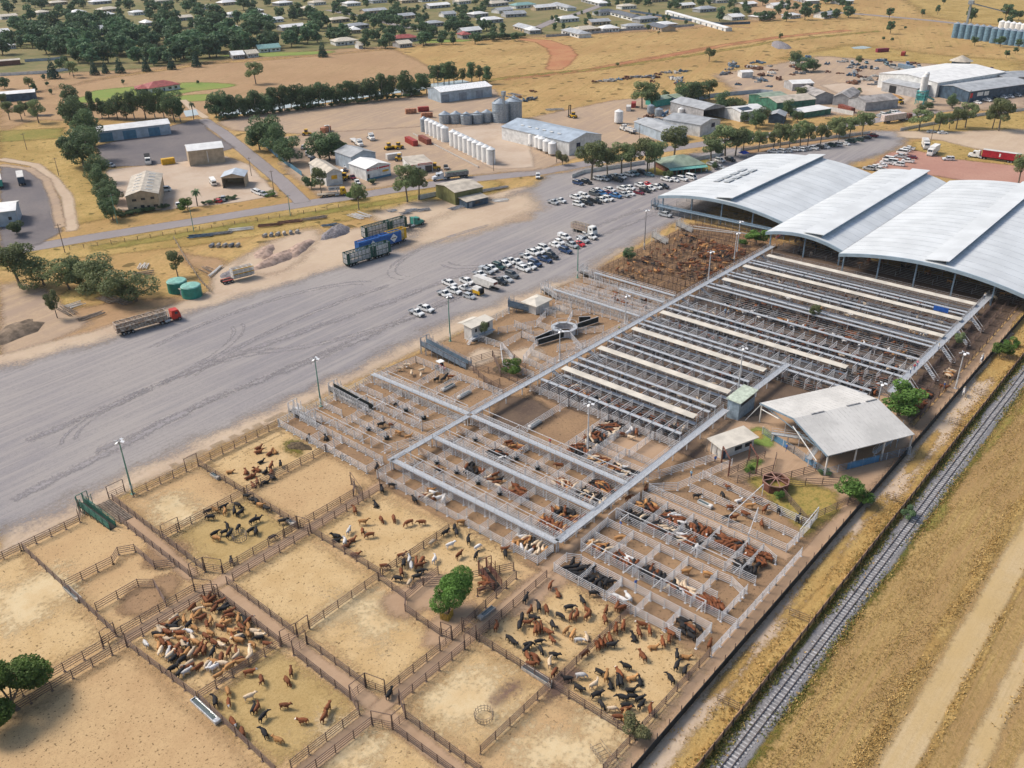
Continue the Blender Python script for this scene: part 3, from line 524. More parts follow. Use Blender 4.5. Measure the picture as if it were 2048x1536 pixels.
# pens right of the walkways (X 92-136, Y 43-74)
for pts, n_ in ((((101.2, 73.5), (109.4, 73.6)), 'at the lane below the second walkway'), (((112.4, 73.7), (119.4, 73.4)), 'at the lane below the third walkway'), (((93.2, 73.2), (96.6, 73.1), (97.8, 70.9)), 'at the left end of the near row'), (((97.6, 70.8), (97.5, 45.6)), 'along the near row of packed pens'),
                (((100.6, 73), (100.6, 58)), 'on the near side of the second packed row'), (((100.6, 58), (100.8, 43)), 'on the near side of the second packed row'), (((104.5, 73), (104.4, 48.4)), 'down the middle of the second packed row'), (((109.1, 73.4), (109, 51), (109.2, 48.4), (107.8, 45.4)), 'on the far side of the second packed row'),
                (((112, 73.6), (111.8, 57)), 'on the near side of the third packed row'), (((111.8, 57), (111.8, 45.4)), 'on the near side of the third packed row'), (((115.6, 73.2), (115.4, 48)), 'down the middle of the third packed row'), (((120.3, 73.2), (120.2, 48.4), (118.8, 45.2)), 'on the far side of the third packed row'),
                (((93, 73), (93, 57.6)), 'beside the upper loose mixed cattle'), (((93, 57.4), (93.1, 48.4)), 'beside the lower loose mixed cattle'), (((93, 42.9), (104, 42.8)), 'on the dirt lane edge of the near row'), (((104, 42.8), (114, 42.8)), 'on the dirt lane edge below the second row'), (((114, 42.8), (123.6, 42.8)), 'on the dirt lane edge below the third row'),
                (((123.1, 73.6), (122.8, 45.2)), 'on the near side of the bull pens'), (((128.2, 67.6), (127.2, 45)), 'down the middle of the bull pens'), (((133.6, 68), (131.8, 45)), 'on the far side of the bull pens'), (((123.2, 73.6), (127, 69.6), (141, 65.6)), 'slanting from the walkway to the brown gate frame'),
                (((123.4, 76.8), (141, 69)), 'slanting below the small yard office'), (((122.9, 45.2), (132, 44.9)), 'on the right end of the bull pens'), (((132, 45), (135.4, 45.2)), 'past the right end of the bull pens')): fg(*pts, w=n_)
for x0, x1, nm in ((93, 97.5, 'near row of packed pens'), (100.6, 104.5, 'near half of the second packed row'), (104.5, 109.1, 'far half of the second packed row'), (111.9, 115.5, 'near half of the third packed row'), (115.5, 120.3, 'far half of the third packed row')):
    for y in (67.8, 62.2, 56.6, 51, 45.5 if x0 < 105 else 48.3): fg((x0, y), (x1, y), w='in the '+nm, base='short galvanised cross fence')
overhead(97.6, 100.6, [70.8, 67.8, 62.2, 56.6, 48.4], 'over the lane of the second packed row'); overhead(109.2, 111.9, [73.4, 70.8, 62.3, 56.4, 48.3], 'over the lane of the third packed row')
for a, b_, w_ in (((122.7, 56.4), (135.7, 56.3), 'above the bull pens'), ((127, 44.9), (135.4, 45.2), 'at the right end of the bull pens'), ((120.2, 51.3), (128.3, 53.6), 'below the bull pens')):
    o = thing('overhead_frame', None, 'frame', (*a, 0)); later(o, 'long white overhead pipe', w_, 'frame'); dx, dy = b_[0]-a[0], b_[1]-a[1]; b = MB(); b.bar((0, 0, 2.7), (dx, dy, 2.7), .12); part('beam', b, m_galv, o)
    b = MB(); b.bar((0, 0, 0), (0, 0, 2.7), .12); part('post', b, m_galv, o); part('post', b, m_galv, o, loc=(dx, dy, 0))
# ---- long sale rows under the strip roofs
WK = [142.6, 154.3, 157.1, 169.4, 172.3, 183.3, 185.7, 196.8, 199.9, 208.2, 217.2, 219.6, 229.0, 231.3, 242.2, 244.4]
STRIP = [(149.4, 115, 78.9), (163.7, 114.9, 78.6), (178.4, 114.8, 77.4), (191.9, 114.8, 63.3), (223.5, 113.7, 51.5), (236.8, 114.1, 51.2), (249.5, 112.7, 51.4)]
yend = lambda x: 78.2 if x < 180 else (55. if x < 187 else 52.)
wrow = 'in the long sale rows'
for x in WK: walkway((x, 116.4), (x-.5, yend(x)), .8, f'{ORD[WK.index(x)+1]} narrow grey walkway counted up the long sale rows from the bare pens', 2.35, 11.2, False)
for i, (x, a, b_) in enumerate(STRIP):
    o = thing('covered_walkway', f'{ORD[i+1]} beige strip roof counted from the bare brown pens towards the vaulted shed', 'walkway roof', (x, a, 0)); L = b_-a
    b = MB(); b.hexa([(-.95, 0, 3.), (.95, 0, 3.08), (.95-.4, L, 3.08), (-.95-.4, L, 3.)], [(-.95, 0, 3.1), (.95, 0, 3.18), (.95-.4, L, 3.18), (-.95-.4, L, 3.1)]); part('roof', b, m_beige, o)
    b = MB(); b.box(-.5, .5, L, 0, 1.0, 1.1); part('deck', b, m_grat, o)
    pm = MB(); pm.box(-.05, .05, -.05, .05, 0, 3.05); pm = pm.mesh('post', m_galv)
    for k in range(0, 13): link('post', pm, (.6-.3*k/12, L*k/12, 0), 0, o)
for x in (145.6, 147.6, 151.3, 160.2, 161.9, 165.6, 166.6, 175.6, 176.7, 180.3, 188.7, 190.2, 193.8, 203.2, 204.8, 212.3, 213.6, 221.6, 225.4, 234.2, 235.0, 238.7, 247.2, 248, 251.4, 253.6, 256):
    fg((x, 116), (x, yend(x)), w=wrow, base='dull pipe rail fence along its full length', st='r', posts=False)
for x in WK: fg((x, 116.2), (x, yend(x)), w='under the narrow walkways of the long sale rows', base='dull pipe rail fence', st='r', posts=False)
cm = {}
def crossbars(x0, x1, y0, y1, step, w):
    """one cross fence with its overhead brace every few metres; the mesh is shared, each is a thing"""
    b = MB()
    for z in (.5, .95, 1.4, 1.85): b.bar((0, 0, z), (x1-x0, 0, z), .07)
    b.bar((-.2, 0, 2.45), (x1-x0+.2, 0, 2.45), .1); b.box(-.05, .05, -.05, .05, 0, 2.45); b.box(x1-x0-.05, x1-x0+.05, -.05, .05, 0, 2.45); me = b.mesh('cross_fence', m_galv if x0 < 200 else m_dgal)
    n = int((y1-y0)/step)
    for i in range(n):
        o = link('cross_fence', me, (x0, y1-1.5-i*step, 0)); later(o, 'braced cross fence', w, 'fence')
for x0, x1, nm in ((139.8, 142.6, 'nearest the bare brown pens'), (142.6, 147.6, 'below the first strip roof'), (151.3, 154.3, 'above the first strip roof'), (157.1, 161.9, 'below the second strip roof'), (166, 169.4, 'above the second strip roof'), (172.3, 176.7, 'below the third strip roof'),
                   (180.3, 183.3, 'above the third strip roof'), (185.7, 190.2, 'below the fourth strip roof'), (193.8, 196.8, 'above the fourth strip roof'), (199.9, 204.8, 'in the open cattle rows'), (208.2, 213.6, 'in the next open cattle rows'), (219.6, 222, 'below the fifth strip roof'), (225.4, 229, 'above the fifth strip roof'), (231.3, 235, 'below the sixth strip roof'), (238.7, 242.2, 'above the sixth strip roof'), (244.4, 248, 'below the seventh strip roof')):
    crossbars(x0, x1, yend(x0), 115.5, 2.85 if x0 < 200 else 5.6, nm)
# stairs down from the low-end walkway and from the long walkway
def stair(p, q, z, label, m=m_grat):
    d = Vector((q[0]-p[0], q[1]-p[1], 0)); L = d.length; o = thing('stair', label, 'stairs', (*p, 0), math.atan2(d.y, d.x), 'metal stairs off the walkways'); b = MB(); n = max(4, int(z/.22))
    for i in range(n): zz = z*(1-(i+1)/(n+1)); b.box(L*i/n, L*(i+1)/n+.05, -.45, .45, zz-.04, zz)
    part('tread', b, m, o)
    for s in (-.48, .48): b = MB(); b.bar((0, s, z-.05), (L, s, .05), .06, .2); b.bar((0, s, z+.95), (L, s, .95), .05); b.bar((0, s, z), (0, s, z+.95), .05); b.bar((L, s, 0), (L, s, .95), .05); part('handrail', b, m_galv, o)
for i, x in enumerate((195, 206, 218, 230, 241)): stair((x, 50.2), (x-2.5, 46.2), 2.4, f'steep metal stair off the low-end walkway, {ORD[i+1]} from the gable shed')
for i, x in enumerate((147.4, 161.6, 176, 189.5, 205, 215, 226, 239, 251)): stair((x, 116.6), (x+1, 113), 2.4, f'small metal stair below the very long walkway, {ORD[i+1]} from the bare pens')
# ---- right-hand boundary: shade-cloth fence, sleeper fence, railway
for i, (x0, x1) in enumerate(((-20, 62), (62, 108), (108, 160), (160, 215), (215, 285))):
    nm = ('at the bottom edge of the picture', 'beside the loose mixed cattle', 'beside the bull pens', 'beside the gable shed', 'at the far end by the vaulted shed')[i]
    o = thing('shade_cloth_fence', f'black shade cloth fence stretch {nm}', 'fence', (x0, 40.4, 0)); b = MB(); n = int((x1-x0)/3)
    b.box(0, x1-x0, -.05, .05, .1, 1.45); part('cloth', b, m_mesh, o); pm = MB(); pm.box(-.05, .05, .06, .16, 0, 2.2); pm = pm.mesh('post', m_brown)
    for k in range(n+1): link('post', pm, ((x1-x0)*k/n, 0, 0), 0, o)
m_sleep = mat('weathered_timber_red', (.42, .25, .16), .85, 0, .25, 1.2)
for i, (x0, x1) in enumerate(((60, 110), (110, 160), (160, 215), (215, 300))):
    nm = ('nearest the bottom edge', 'below the gable shed', 'level with the gable shed', 'furthest up the line')[i]
    o = thing('timber_fence', f'low rust-brown boarded fence beside the railway, stretch {nm}', 'fence', (x0, 34.3, 0)); b = MB(); b.box(0, x1-x0, -.04, .04, .15, 1.25); part('boarding', b, m_sleep, o); n = int((x1-x0)/2.6)
    pm = MB(); pm.box(-.1, .1, -.16, -.04, 0, 1.55); pm = pm.mesh('post', mat('dark_post', (.06, .045, .04), .8))
    for k in range(n+1): link('post', pm, ((x1-x0)*k/n, 0, 0), 0, o)
for i, (x, y) in enumerate(((86.4, 34.6), (109, 34.6), (150, 34.6), (186, 34.6), (203, 34.6), (225, 34.6))): gate((x, y), (x-.4, y+3.4), 'b', 'standing out from the rust-brown boarded fence', tall=False, base='half-open timber gate')
m_rail = mat('rail_steel', (.16, .115, .10), .45, .5, .2, 1.); m_slp = mat('pale_sleeper', (.42, .41, .41), .8, 0, .25, 1.5)
o = thing('railway_track', 'single railway track with pale sleepers and rust-brown rails on grey ballast', 'railway', (0, 31.5, 0)); b = MB()
for k in range(440): x = k*.72; b.box(x-.13, x+.13, -1.05+random.uniform(-.08, .08), 1.05+random.uniform(-.08, .08), .02, .17)
sl_ = part('sleepers', b, m_slp, o); sl_['kind'] = 'stuff'
for s in (-1, 1): b = MB(); b.box(-20, 320, s*.535-.04, s*.535+.04, .17, .31); part('rail', b, m_rail, o)
# ---- loading ramps
def ramp(p, q, z, w, m, label, panel=None, solid=True):
    """sloping cattle race from ground level (q) up to the truck dock (p)"""
    d = Vector((p[0]-q[0], p[1]-q[1], 0)); L = d.length; o = thing('loading_ramp', label, 'loading ramp', (*q, 0), math.atan2(d.y, d.x), 'loading ramps on the gravel yard edge')
    b = MB(); b.hexa([(0, -w/2, .0), (L, -w/2, z-.15), (L, w/2, z-.15), (0, w/2, .0)], [(0, -w/2, .12), (L, -w/2, z), (L, w/2, z), (0, w/2, .12)]); part('floor', b, mat('ramp_floor', (.05, .045, .04), .9), o)
    for s in (-1, 1):
        b = MB(); y = s*w/2
        for h in (.35, .7, 1.05, 1.4, 1.75): b.bar((0, y, .1+h), (L, y, z+h), .07)
        n = max(2, round(L/2))
        for i in range(n+1): b.bar((L*i/n, y, 0), (L*i/n, y, z*i/n+1.9), .1)
        part('side_rail', b, m, o)
        if panel is not None: b = MB(); b.hexa([(0, y-s*.06-.02, .2), (L, y-s*.06-.02, z+.1), (L, y-s*.06+.02, z+.1), (0, y-s*.06+.02, .2)], [(0, y-s*.06-.02, 1.3), (L, y-s*.06-.02, z+1.3), (L, y-s*.06+.02, z+1.3), (0, y-s*.06+.02, 1.3)]); part('side_panel', b, panel, o)
    b = MB()
    for y in (-w/2-.9, -w/2, w/2): b.bar((L-.3, y, 0), (L-.3, y, z+2.2), .12); b.bar((L-1.6, y, 0), (L-1.6, y, z+2), .1)
    b.box(L-1.7, L-.1, -w/2-.9, -w/2-.1, z-.1, z); b.bar((L-.3, -w/2-.9, z+2.2), (L-.3, w/2, z+2.2), .1); b.bar((L-.3, -w/2-.9, z+1), (L-1.6, -w/2-.9, z+1), .06); part('dock_frame', b, m, o); return o
ramp((49.8, 153.4), (50.6, 143), 1.35, 1.3, m_green, 'dark green steel loading ramp at the left end of the brown pens', m_green)
ramp((97.6, 152), (98.2, 143), 1.2, 1.5, m_galv, 'small grey loading ramp at the corner of the galvanised pens'); ramp((109.4, 152.4), (109.8, 139), 1.2, 1.6, m_galv, 'grey loading ramp with dark side panels beside the third light mast', m_black)
ramp((138.4, 151.4), (139.2, 136.4), 2.4, 2.2, mat('blue_grey_steel', (.30, .34, .40), .5, .3, .12, 1.5), 'largest loading ramp, grey-blue steel, beside the white site hut', m_steelblue)
ramp((171.4, 151.6), (175.6, 146.4), 1.9, 1.6, m_steelblue, 'bluish grey loading ramp left of the tin pavilion hut', m_steelblue); ramp((188.4, 153), (187, 146), 1.2, 1.6, m_galv, 'pale loading ramp right behind the tin pavilion hut')
ramp((206, 152.6), (207, 145.6), 1.2, 1.6, m_galv, 'pale loading ramp at the foot of the slim light mast'); ramp((246.4, 152.6), (246.4, 147), 1.6, 1.5, m_offw, 'white-boarded loading ramp nearest the lone tree of the old brown yards', m_offw); ramp((261.6, 152.6), (262, 146.6), 1.6, 1.5, m_offw, 'white-boarded loading ramp nearest the vaulted shed', m_offw); ramp((277, 172.6), (277.6, 165), 1.5, 2., m_steelblue, 'blue-grey loading ramp at the corner of the vaulted shed')
ramp((85.2, 82.4), (83.6, 77.4), .9, 1.5, mat('rust_red_steel', (.17, .07, .05), .7, .1, .2, 2.), 'small rusty loading race beside the bushy yard tree')
# slatted grid floor beside the green ramp
o = thing('timber_grid', 'sloping slatted timber grid beside the dark green ramp', 'grid', (52.2, 143.4, 0)); b = MB()
for k in range(18): b.box(0, 2.5, k*.5, k*.5+.22, .18, .3)
part('slat', b, m_wood, o); b = MB(); b.bar((0, 0, .1), (0, 9, .1), .15); b.bar((2.5, 0, .1), (2.5, 9, .1), .15); part('bearer', b, m_brown, o)
# ---- light masts
def mast(x, y, h, m, label, lamps=4):
    o = thing('light_mast', label, 'light mast', (x, y, 0), 0, 'tall light masts of the saleyards'); b = MB(); b.tube((0, 0, 0), (0, 0, h), .2, .1, 10); b.box(-.35, .35, -.35, .35, 0, .12); part('pole', b, m, o)
    b = MB(); b.box(-.2, .2, -.16, .16, 1.2, 2.2); part('control_box', b, m_offw, o); b = MB(); b.bar((-.7, 0, h), (.7, 0, h), .12); b.bar((0, -.7, h), (0, .7, h), .12); b.tube((0, 0, h-.3), (0, 0, h+.1), .22, .22, 8); part('head_frame', b, m_dgal, o)
    for i in range(lamps):
        a = i*math.pi/2+.5; b = MB(); b.hexa([(-.28, -.2, -.1), (.28, -.2, -.1), (.28, .2, -.1), (-.28, .2, -.1)], [(-.34, -.26, .1), (.34, -.26, .1), (.34, .26, .1), (-.34, .26, .1)]); l = part('floodlight', b, m_lamp, o, loc=(.75*math.cos(a), .75*math.sin(a), h+.1), rz=a); l.rotation_euler = (.35, .2, a)
m_gmast = mat('green_mast', (.16, .34, .27), .5, 0, .12, .8)
mast(58.6, 150.6, 12, m_gmast, 'green light mast beside the dark green loading ramp'); mast(104, 149.6, 12, m_gmast, 'green light mast between the two small grey ramps'); mast(147.4, 150.8, 12.5, m_gmast, 'pale green light mast beside the white site hut'); mast(203.8, 151.9, 12.5, m_gmast, 'thin green light mast standing at the old brown yards corner')
mast(126.8, 91, 11.5, m_galv, 'silver light mast among the packed cattle by the bare pens'); mast(237.7, 150.2, 13, m_dgal, 'slim dark light mast beside the lone tree at the gravel yard edge'); mast(223.8, 118.6, 10, m_galv, 'shorter silver light mast where the long walkway passes the old yards'); mast(244.8, 121.4, 9.5, m_galv, 'silver light mast among the brown cattle crush'); mast(251.4, 124, 11, m_galv, 'silver light mast with a green lamp near the shade tree')
mast(176.8, 50.6, 9, m_galv, 'silver light mast just right of the gable shed'); mast(166.2, 78, 13, m_galv, 'tall silver light mast at the pale green lookout hut'); mast(185, 121.6, 8, m_galv, 'thin silver light mast by the octagonal pound'); mast(156.4, 121.6, 8, m_galv, 'thin silver light mast between octagonal pound and long walkway'); mast(202.8, 41.8, 9, m_galv, 'silver light mast against the black shade cloth fence')
# ================================================================ SHEDS AND BUILDINGS
m_roofblue = mat('zincalume_sheet', (.63, .65, .66), .5, .05, .05, .12)
m_roofw = mat('white_roof_sheet', (.74, .73, .71), .45, 0, .06, .3, rnd=.06)
m_roofg = mat('pale_grey_roof', (.40, .41, .42), .5, .1, .1, .3, rnd=.1)
m_rooft = mat('tan_roof_sheet', (.50, .44, .36), .55, 0, .12, .4)
m_roofr = mat('red_roof', (.34, .085, .075), .6, 0, .15, .5)
m_roofgr = mat('green_roof', (.27, .33, .25), .55, 0, .12, .4)
m_roofdk = mat('dark_grey_roof', (.13, .14, .16), .6, 0, .15, .5)
m_wallw = mat('white_wall', (.66, .66, .65), .6, 0, .1, .5, rnd=.08)
m_wallb = mat('pale_blue_wall', (.36, .43, .50), .55, 0, .1, .4)
m_wallg = mat('grey_wall', (.36, .36, .37), .6, 0, .12, .5)
m_wallc = mat('tan_wall', (.46, .36, .25), .7, 0, .1, .5)
m_walldk = mat('dark_blue_wall', (.06, .10, .15), .6, 0, .2, .5)
m_wallgr = mat('green_wall', (.05, .17, .12), .6, 0, .2, .5)
m_wallol = mat('olive_wall', (.17, .17, .07), .6, 0, .15, .5)
m_wallbr = mat('brick_wall', (.22, .10, .07), .8, 0, .2, 1.2)
m_doorb = mat('blue_roller_door', (.07, .19, .29), .5, 0, .1, .6)
m_doorg = mat('grey_roller_door', (.24, .28, .33), .5, .1, .1, .6)
m_glass = mat('window_glass', (.025, .035, .045), .12, 0, .2, 1., spec=.6)
m_doorshade = mat('doorway_shade_paint', (.02, .022, .026), .9)  # near-black colour painting the shade of doorways onto flat panels
m_signr = mat('red_sign', (.55, .03, .04), .5); m_signy = mat('yellow_sign', (.75, .42, .02), .5); m_signb = mat('navy_sign', (.02, .03, .07), .5)
# ---- vaulted sale shed: three arched bays, ridge vents, columns, rails
o = thing('sale_shed', 'huge open-sided sale shed with three curved pale blue metal roof vaults', 'shed', (0, 0, 0))
m_seam = mat('roof_seam', (.47, .50, .52), .5, .1, .05, 1.)
def vault(x0, x1, ya, yb, za, zb, rise, mon):
    b = MB(); n = 26; arc = []
    for i in range(n+1):
        t = i/n; y = ya+(yb-ya)*t; z = za+(zb-za)*t+rise*(1-(2*t-1)**2); arc.append((y, z))
    for (y, z), (y2, z2) in zip(arc, arc[1:]): b.hexa([(x0, y2, z2-.16), (x1, y2, z2-.16), (x1, y, z-.16), (x0, y, z-.16)], [(x0, y2, z2), (x1, y2, z2), (x1, y, z), (x0, y, z)])
    r = part('roof', b, m_roofblue, o)
    b = MB(); k = int((x1-x0)/4.6)
    for j in range(1, k):
        x = x0+(x1-x0)*j/k
        for (y, z), (y2, z2) in zip(arc, arc[1:]): b.bar((x, y, z+.02), (x, y2, z2+.02), .13, .05)
    part('sheet_seam', b, m_seam, r)
    b = MB()
    for (y, z), (y2, z2) in zip(arc, arc[1:]): b.hexa([(x0-.25, y2, z2-.95), (x0+.1, y2, z2-.95), (x0+.1, y, z-.95), (x0-.25, y, z-.95)], [(x0-.25, y2, z2+.06), (x0+.1, y2, z2+.06), (x0+.1, y, z+.06), (x0-.25, y, z+.06)])
    part('fascia', b, mat('blue_fascia', (.33, .42, .49), .5, .1, .06, .3), r)
    zf = lambda y: np.interp(y, [a[0] for a in arc][::-1], [a[1] for a in arc][::-1])
    m0, m1 = mon; b = MB(); za_, zb_ = zf(m0)+.55, zf(m1)+1.5
    b.hexa([(x0+1, m1, zb_-.2), (x1+1, m1, zb_-.2), (x1+1, m0, za_-.2), (x0+1, m0, za_-.2)], [(x0+1, m1, zb_), (x1+1, m1, zb_), (x1+1, m0, za_), (x0+1, m0, za_)]); v = part('ridge_vent', b, m_roofblue, o)
    b = MB(); b.box(x0+1.4, x1+.6, m1+.7, m1+.8, zf(m1)-.05, zb_-.2); part('vent_louvre', b, m_steelblue, v)
    for y in np.linspace(yb+1.2, ya-1.2, max(3, int((ya-yb)/10.5)+1)):
        for x in (x0+1.5, (x0+x1)/2, x1-1.5): b = MB(); b.box(x-.2, x+.2, y-.2, y+.2, 0, zf(y)-.16); part('column', b, m_steelblue, o)
    for x in (x0+1.5, (x0+x1)/2, x1-1.5): b = MB(); [b.bar((x, y, z-1.1), (x, y2, z2-1.1), .12, .4) for (y, z), (y2, z2) in zip(arc, arc[1:])]; part('rafter', b, m_steelblue, o)
for a_, b_, x_ in ((119, 168, 349), (95, 118.6, 356), (39, 93, 358)): b = MB(); b.box(x_, x_+.15, a_, b_, 0, 5.4); part('added_shade_wall', b, m_steelblue, o)  # unseen rear walls, added to block sky light and darken the shed interior
vault(273.9, 350, 168.3, 118.2, 6.2, 5.6, 3.2, (146.2, 139.4)); vault(261, 357, 119.4, 93.9, 6.2, 5.4, 2.1, (107.4, 100.8)); vault(257, 359, 93.4, 38, 5.8, 4.6, 3.6, (69.2, 62.6))
b = MB()
for k in range(4):
    for j in range(2): b.hexa([(296+k*6, 156.5-j*4.2, 8.55+j*.5), (300.6+k*6, 156.5-j*4.2, 8.55+j*.5), (300.6+k*6, 158.6-j*4.2, 8.25+j*.5), (296+k*6, 158.6-j*4.2, 8.25+j*.5)], [(296+k*6, 156.5-j*4.2, 8.75+j*.5), (300.6+k*6, 156.5-j*4.2, 8.75+j*.5), (300.6+k*6, 158.6-j*4.2, 8.42+j*.5), (296+k*6, 158.6-j*4.2, 8.42+j*.5)])
part('solar_panel', b, mat('solar_panel_face', (.42, .44, .46), .3), o)
b = MB(); b.box(274.4, 274.7, 119, 168, 2.7, 3.1); b.box(273, 274.3, 119, 168, 2.6, 2.68); part('side_walkway', b, m_steelblue, o)
for x in (264, 268, 272.5, 277, 282, 287, 293, 300): fence([(x, 116), (x-.6, 40)], 'r', 'dull pipe rail fence', 'in the shade under the vaulted shed', posts=False)
fence([(274.4, 168), (274.4, 119)], 'g', label='tall blue-grey rail fence closing the front of the left vault', m=m_steelblue)
for x in (279, 285, 292): fence([(x, 167), (x, 119.6)], 'r', 'dull pipe rail fence', 'in the shade under the left vault', posts=False)
# ---- generic building
def shed(name, label, cat, pl, pr, depth, eave, rise, axis='x', roof=None, wall=None, doors=(), wins=(), group=None, openf=False, over=.35, world=False, rt=.14, flip=False):
    """pl, pr: the two ends of the front wall on the ground (photo pixels, or metres when world)"""
    (x0, y0), (x1, y1) = (pl, pr) if world else (G(*pl), G(*pr)); L = math.hypot(x1-x0, y1-y0); rz = math.atan2(y1-y0, x1-x0)
    o = thing(name, label, cat, (x0, y0, 0), rz, group); D = depth; h = eave; roof = roof or m_roofw; wall = wall or m_wallw
    b = MB(); t = .12
    if not openf: b.box(0, L, 0, t, 0, h)
    b.box(0, L, D-t, D, 0, h); b.box(0, t, t+.003, D-t-.003, 0, h-.003); b.box(L-t, L, t+.003, D-t-.003, 0, h-.003)
    ov = over
    def slab(bb, q, th=rt): bb.hexa([(x, y, z) for x, y, z in q], [(x, y, z+th) for x, y, z in q])
    r = MB()
    if axis == 'x':
        k = rise*ov*2/D; slab(r, [(-ov, -ov, h-k), (L+ov, -ov, h-k), (L+ov, D/2, h+rise), (-ov, D/2, h+rise)]); slab(r, [(-ov, D/2+.001, h+rise), (L+ov, D/2+.001, h+rise), (L+ov, D+ov, h-k), (-ov, D+ov, h-k)])
        for x in (0, L-t): b.hexa([(x, 0, h), (x+t, 0, h), (x+t, D, h), (x, D, h)], [(x, D/2-.05, h+rise-.02), (x+t, D/2-.05, h+rise-.02), (x+t, D/2+.05, h+rise-.02), (x, D/2+.05, h+rise-.02)])
    elif axis == 'y':
        k = rise*ov*2/L; slab(r, [(-ov, -ov, h-k), (L/2, -ov, h+rise), (L/2, D+ov, h+rise), (-ov, D+ov, h-k)]); slab(r, [(L/2+.001, -ov, h+rise), (L+ov, -ov, h-k), (L+ov, D+ov, h-k), (L/2+.001, D+ov, h+rise)])
        for y in (() if openf else (0,))+(D-t,): b.hexa([(0, y, h), (L, y, h), (L, y+t, h), (0, y+t, h)], [(L/2-.05, y, h+rise-.02), (L/2+.05, y, h+rise-.02), (L/2+.05, y+t, h+rise-.02), (L/2-.05, y+t, h+rise-.02)])
        if openf: b.hexa([(0, .02, h-.5), (L, .02, h-.5), (L, .1, h-.5), (0, .1, h-.5)], [(0, .02, h), (L, .02, h), (L, .1, h), (0, .1, h)]); b.hexa([(0, .02, h), (L, .02, h), (L, .1, h), (0, .1, h)], [(L/2-.05, .02, h+rise), (L/2+.05, .02, h+rise), (L/2+.05, .1, h+rise), (L/2-.05, .1, h+rise)])
    elif axis == 'hip':
        s = min(D, L)/2*.98; A = [(-ov, -ov, h), (L+ov, -ov, h), (L+ov, D+ov, h), (-ov, D+ov, h)]
        P, Q = ((s, D/2, h+rise), (L-s, D/2, h+rise)) if L >= D else ((L/2, s, h+rise), (L/2, D-s, h+rise))
        F = [[A[0], A[1], Q, P], [A[1], A[2], Q], [A[2], A[3], P, Q], [A[3], A[0], P]] if L >= D else [[A[0], A[1], P], [A[1], A[2], Q, P], [A[2], A[3], Q], [A[3], A[0], P, Q]]
        for f in F: r.face([(x, y, z+.15) for x, y, z in f])
        r.box(-ov, L+ov, -ov, D+ov, h-.04, h+.149)
    else: slab(r, [(-ov, -ov, h-.1), (L+ov, -ov, h-.1), (L+ov, D+ov, h+rise), (-ov, D+ov, h+rise)])
    part('wall', b, wall, o); rr = part('roof', r, roof, o)
    for t0, t1, dh, dm in doors: d = MB(); d.box(t0*L, t1*L, -.06, .0, 0.02, dh); part('door', d, dm, o)
    for t0, t1, z0, z1 in wins: d = MB(); d.box(t0*L, t1*L, -.05, .0, z0, z1); part('window', d, m_glass, o)
    o['_L'] = L; return o
def panel(o, name, t0, t1, z0, z1, m, y=-.1, label=None):
    L = o['_L']; b = MB(); b.box(t0*L, t1*L, y-.03, y+.03, z0, z1); p = part(name, b, m, o)
    if label: p['label'] = label
    return p
SH = 'sheds of the industrial blocks'
shed('shed', 'long white-roofed shed with three blue roller doors behind the gravel pad', 'shed', (198, 285), (343, 268), 11, 5.2, 1.5, 'x', m_roofw, m_wallb, [(.02, .2, 4.2, m_doorb), (.34, .52, 4.2, m_doorb), (.69, .85, 4.2, m_doorb)], group=SH)
s = shed('shed', 'tall tan shed with white roof and no windows', 'shed', (381, 333), (451, 325), 11, 6.8, 1.6, 'x', m_roofw, m_wallc, [], group=SH); panel(s, 'downpipe', .52, .535, 1, 6, m_white); panel(s, 'door', -.002, .003, 0, 4, m_doorshade)
s = shed('office', 'two-storey tan office with ribbed beige roof and six small windows', 'office', (258, 425), (322, 419), 30, 6.2, 1.7, 'y', m_rooft, m_wallc, [(.4, .52, 2.4, m_glass)], [(.17, .31, 4., 4.9), (.45, .58, 4.2, 5.1), (.75, .87, 4.3, 5.2), (.18, .27, 1.2, 1.9), (.6, .69, 1.4, 2.1), (.8, .94, 1.3, 2.2)], group=SH)
b = MB()
for k in range(6):
    for sx in (1, -1):
        y = 3+k*4.6; xc = s['_L']/2; b.hexa([(xc+sx*1.4, y, 7.62), (xc+sx*3.6, y+.9, 6.93), (xc+sx*3.6, y+1.3, 6.93), (xc+sx*1.4, y+.4, 7.62)][::sx], [(xc+sx*1.4, y, 7.85), (xc+sx*3.6, y+.9, 7.17), (xc+sx*3.6, y+1.3, 7.17), (xc+sx*1.4, y+.4, 7.85)][::sx])
part('skylight', b, m_white, s)
shed('wash_bay', 'small open-fronted tan shed with bluish gable roof and clutter inside', 'shed', (446, 377), (491, 375), 9, 4.6, 1.3, 'y', mat('bluish_roof', (.45, .50, .56), .5, 0, .08, .4), m_wallc, openf=True, group=SH)
s = shed('shed', 'white-roofed shed at the left picture edge on dark gravel', 'shed', (-30, 458), (38, 450), 13, 5.5, 1.2, 'x', m_roofw, m_wallb, [], [(.75, .85, 2.2, 3.4)], group=SH)
shed('shed', 'low open farm shed with pale roof behind the three small trees', 'shed', (2, 205), (73, 199), 10, 4.4, 1.0, 'x', m_roofw, m_walldk, group=SH)
s = shed('house', 'large red-roofed white house on a green lawn', 'house', (300, 187), (361, 178), 14, 3., 2.6, 'hip', m_roofr, m_wallw, [(.45, .5, 2.2, m_walldk)], [(.1, .18, .9, 2.2), (.25, .34, .9, 2.2), (.62, .72, .9, 2.2), (.82, .9, .9, 2.2)], over=.9)
shed('house', 'dark open garage wing under the same red roof line', 'house', (274, 188), (298, 186), 10, 2.8, 1.5, 'hip', m_roofr, m_walldk, over=.8)
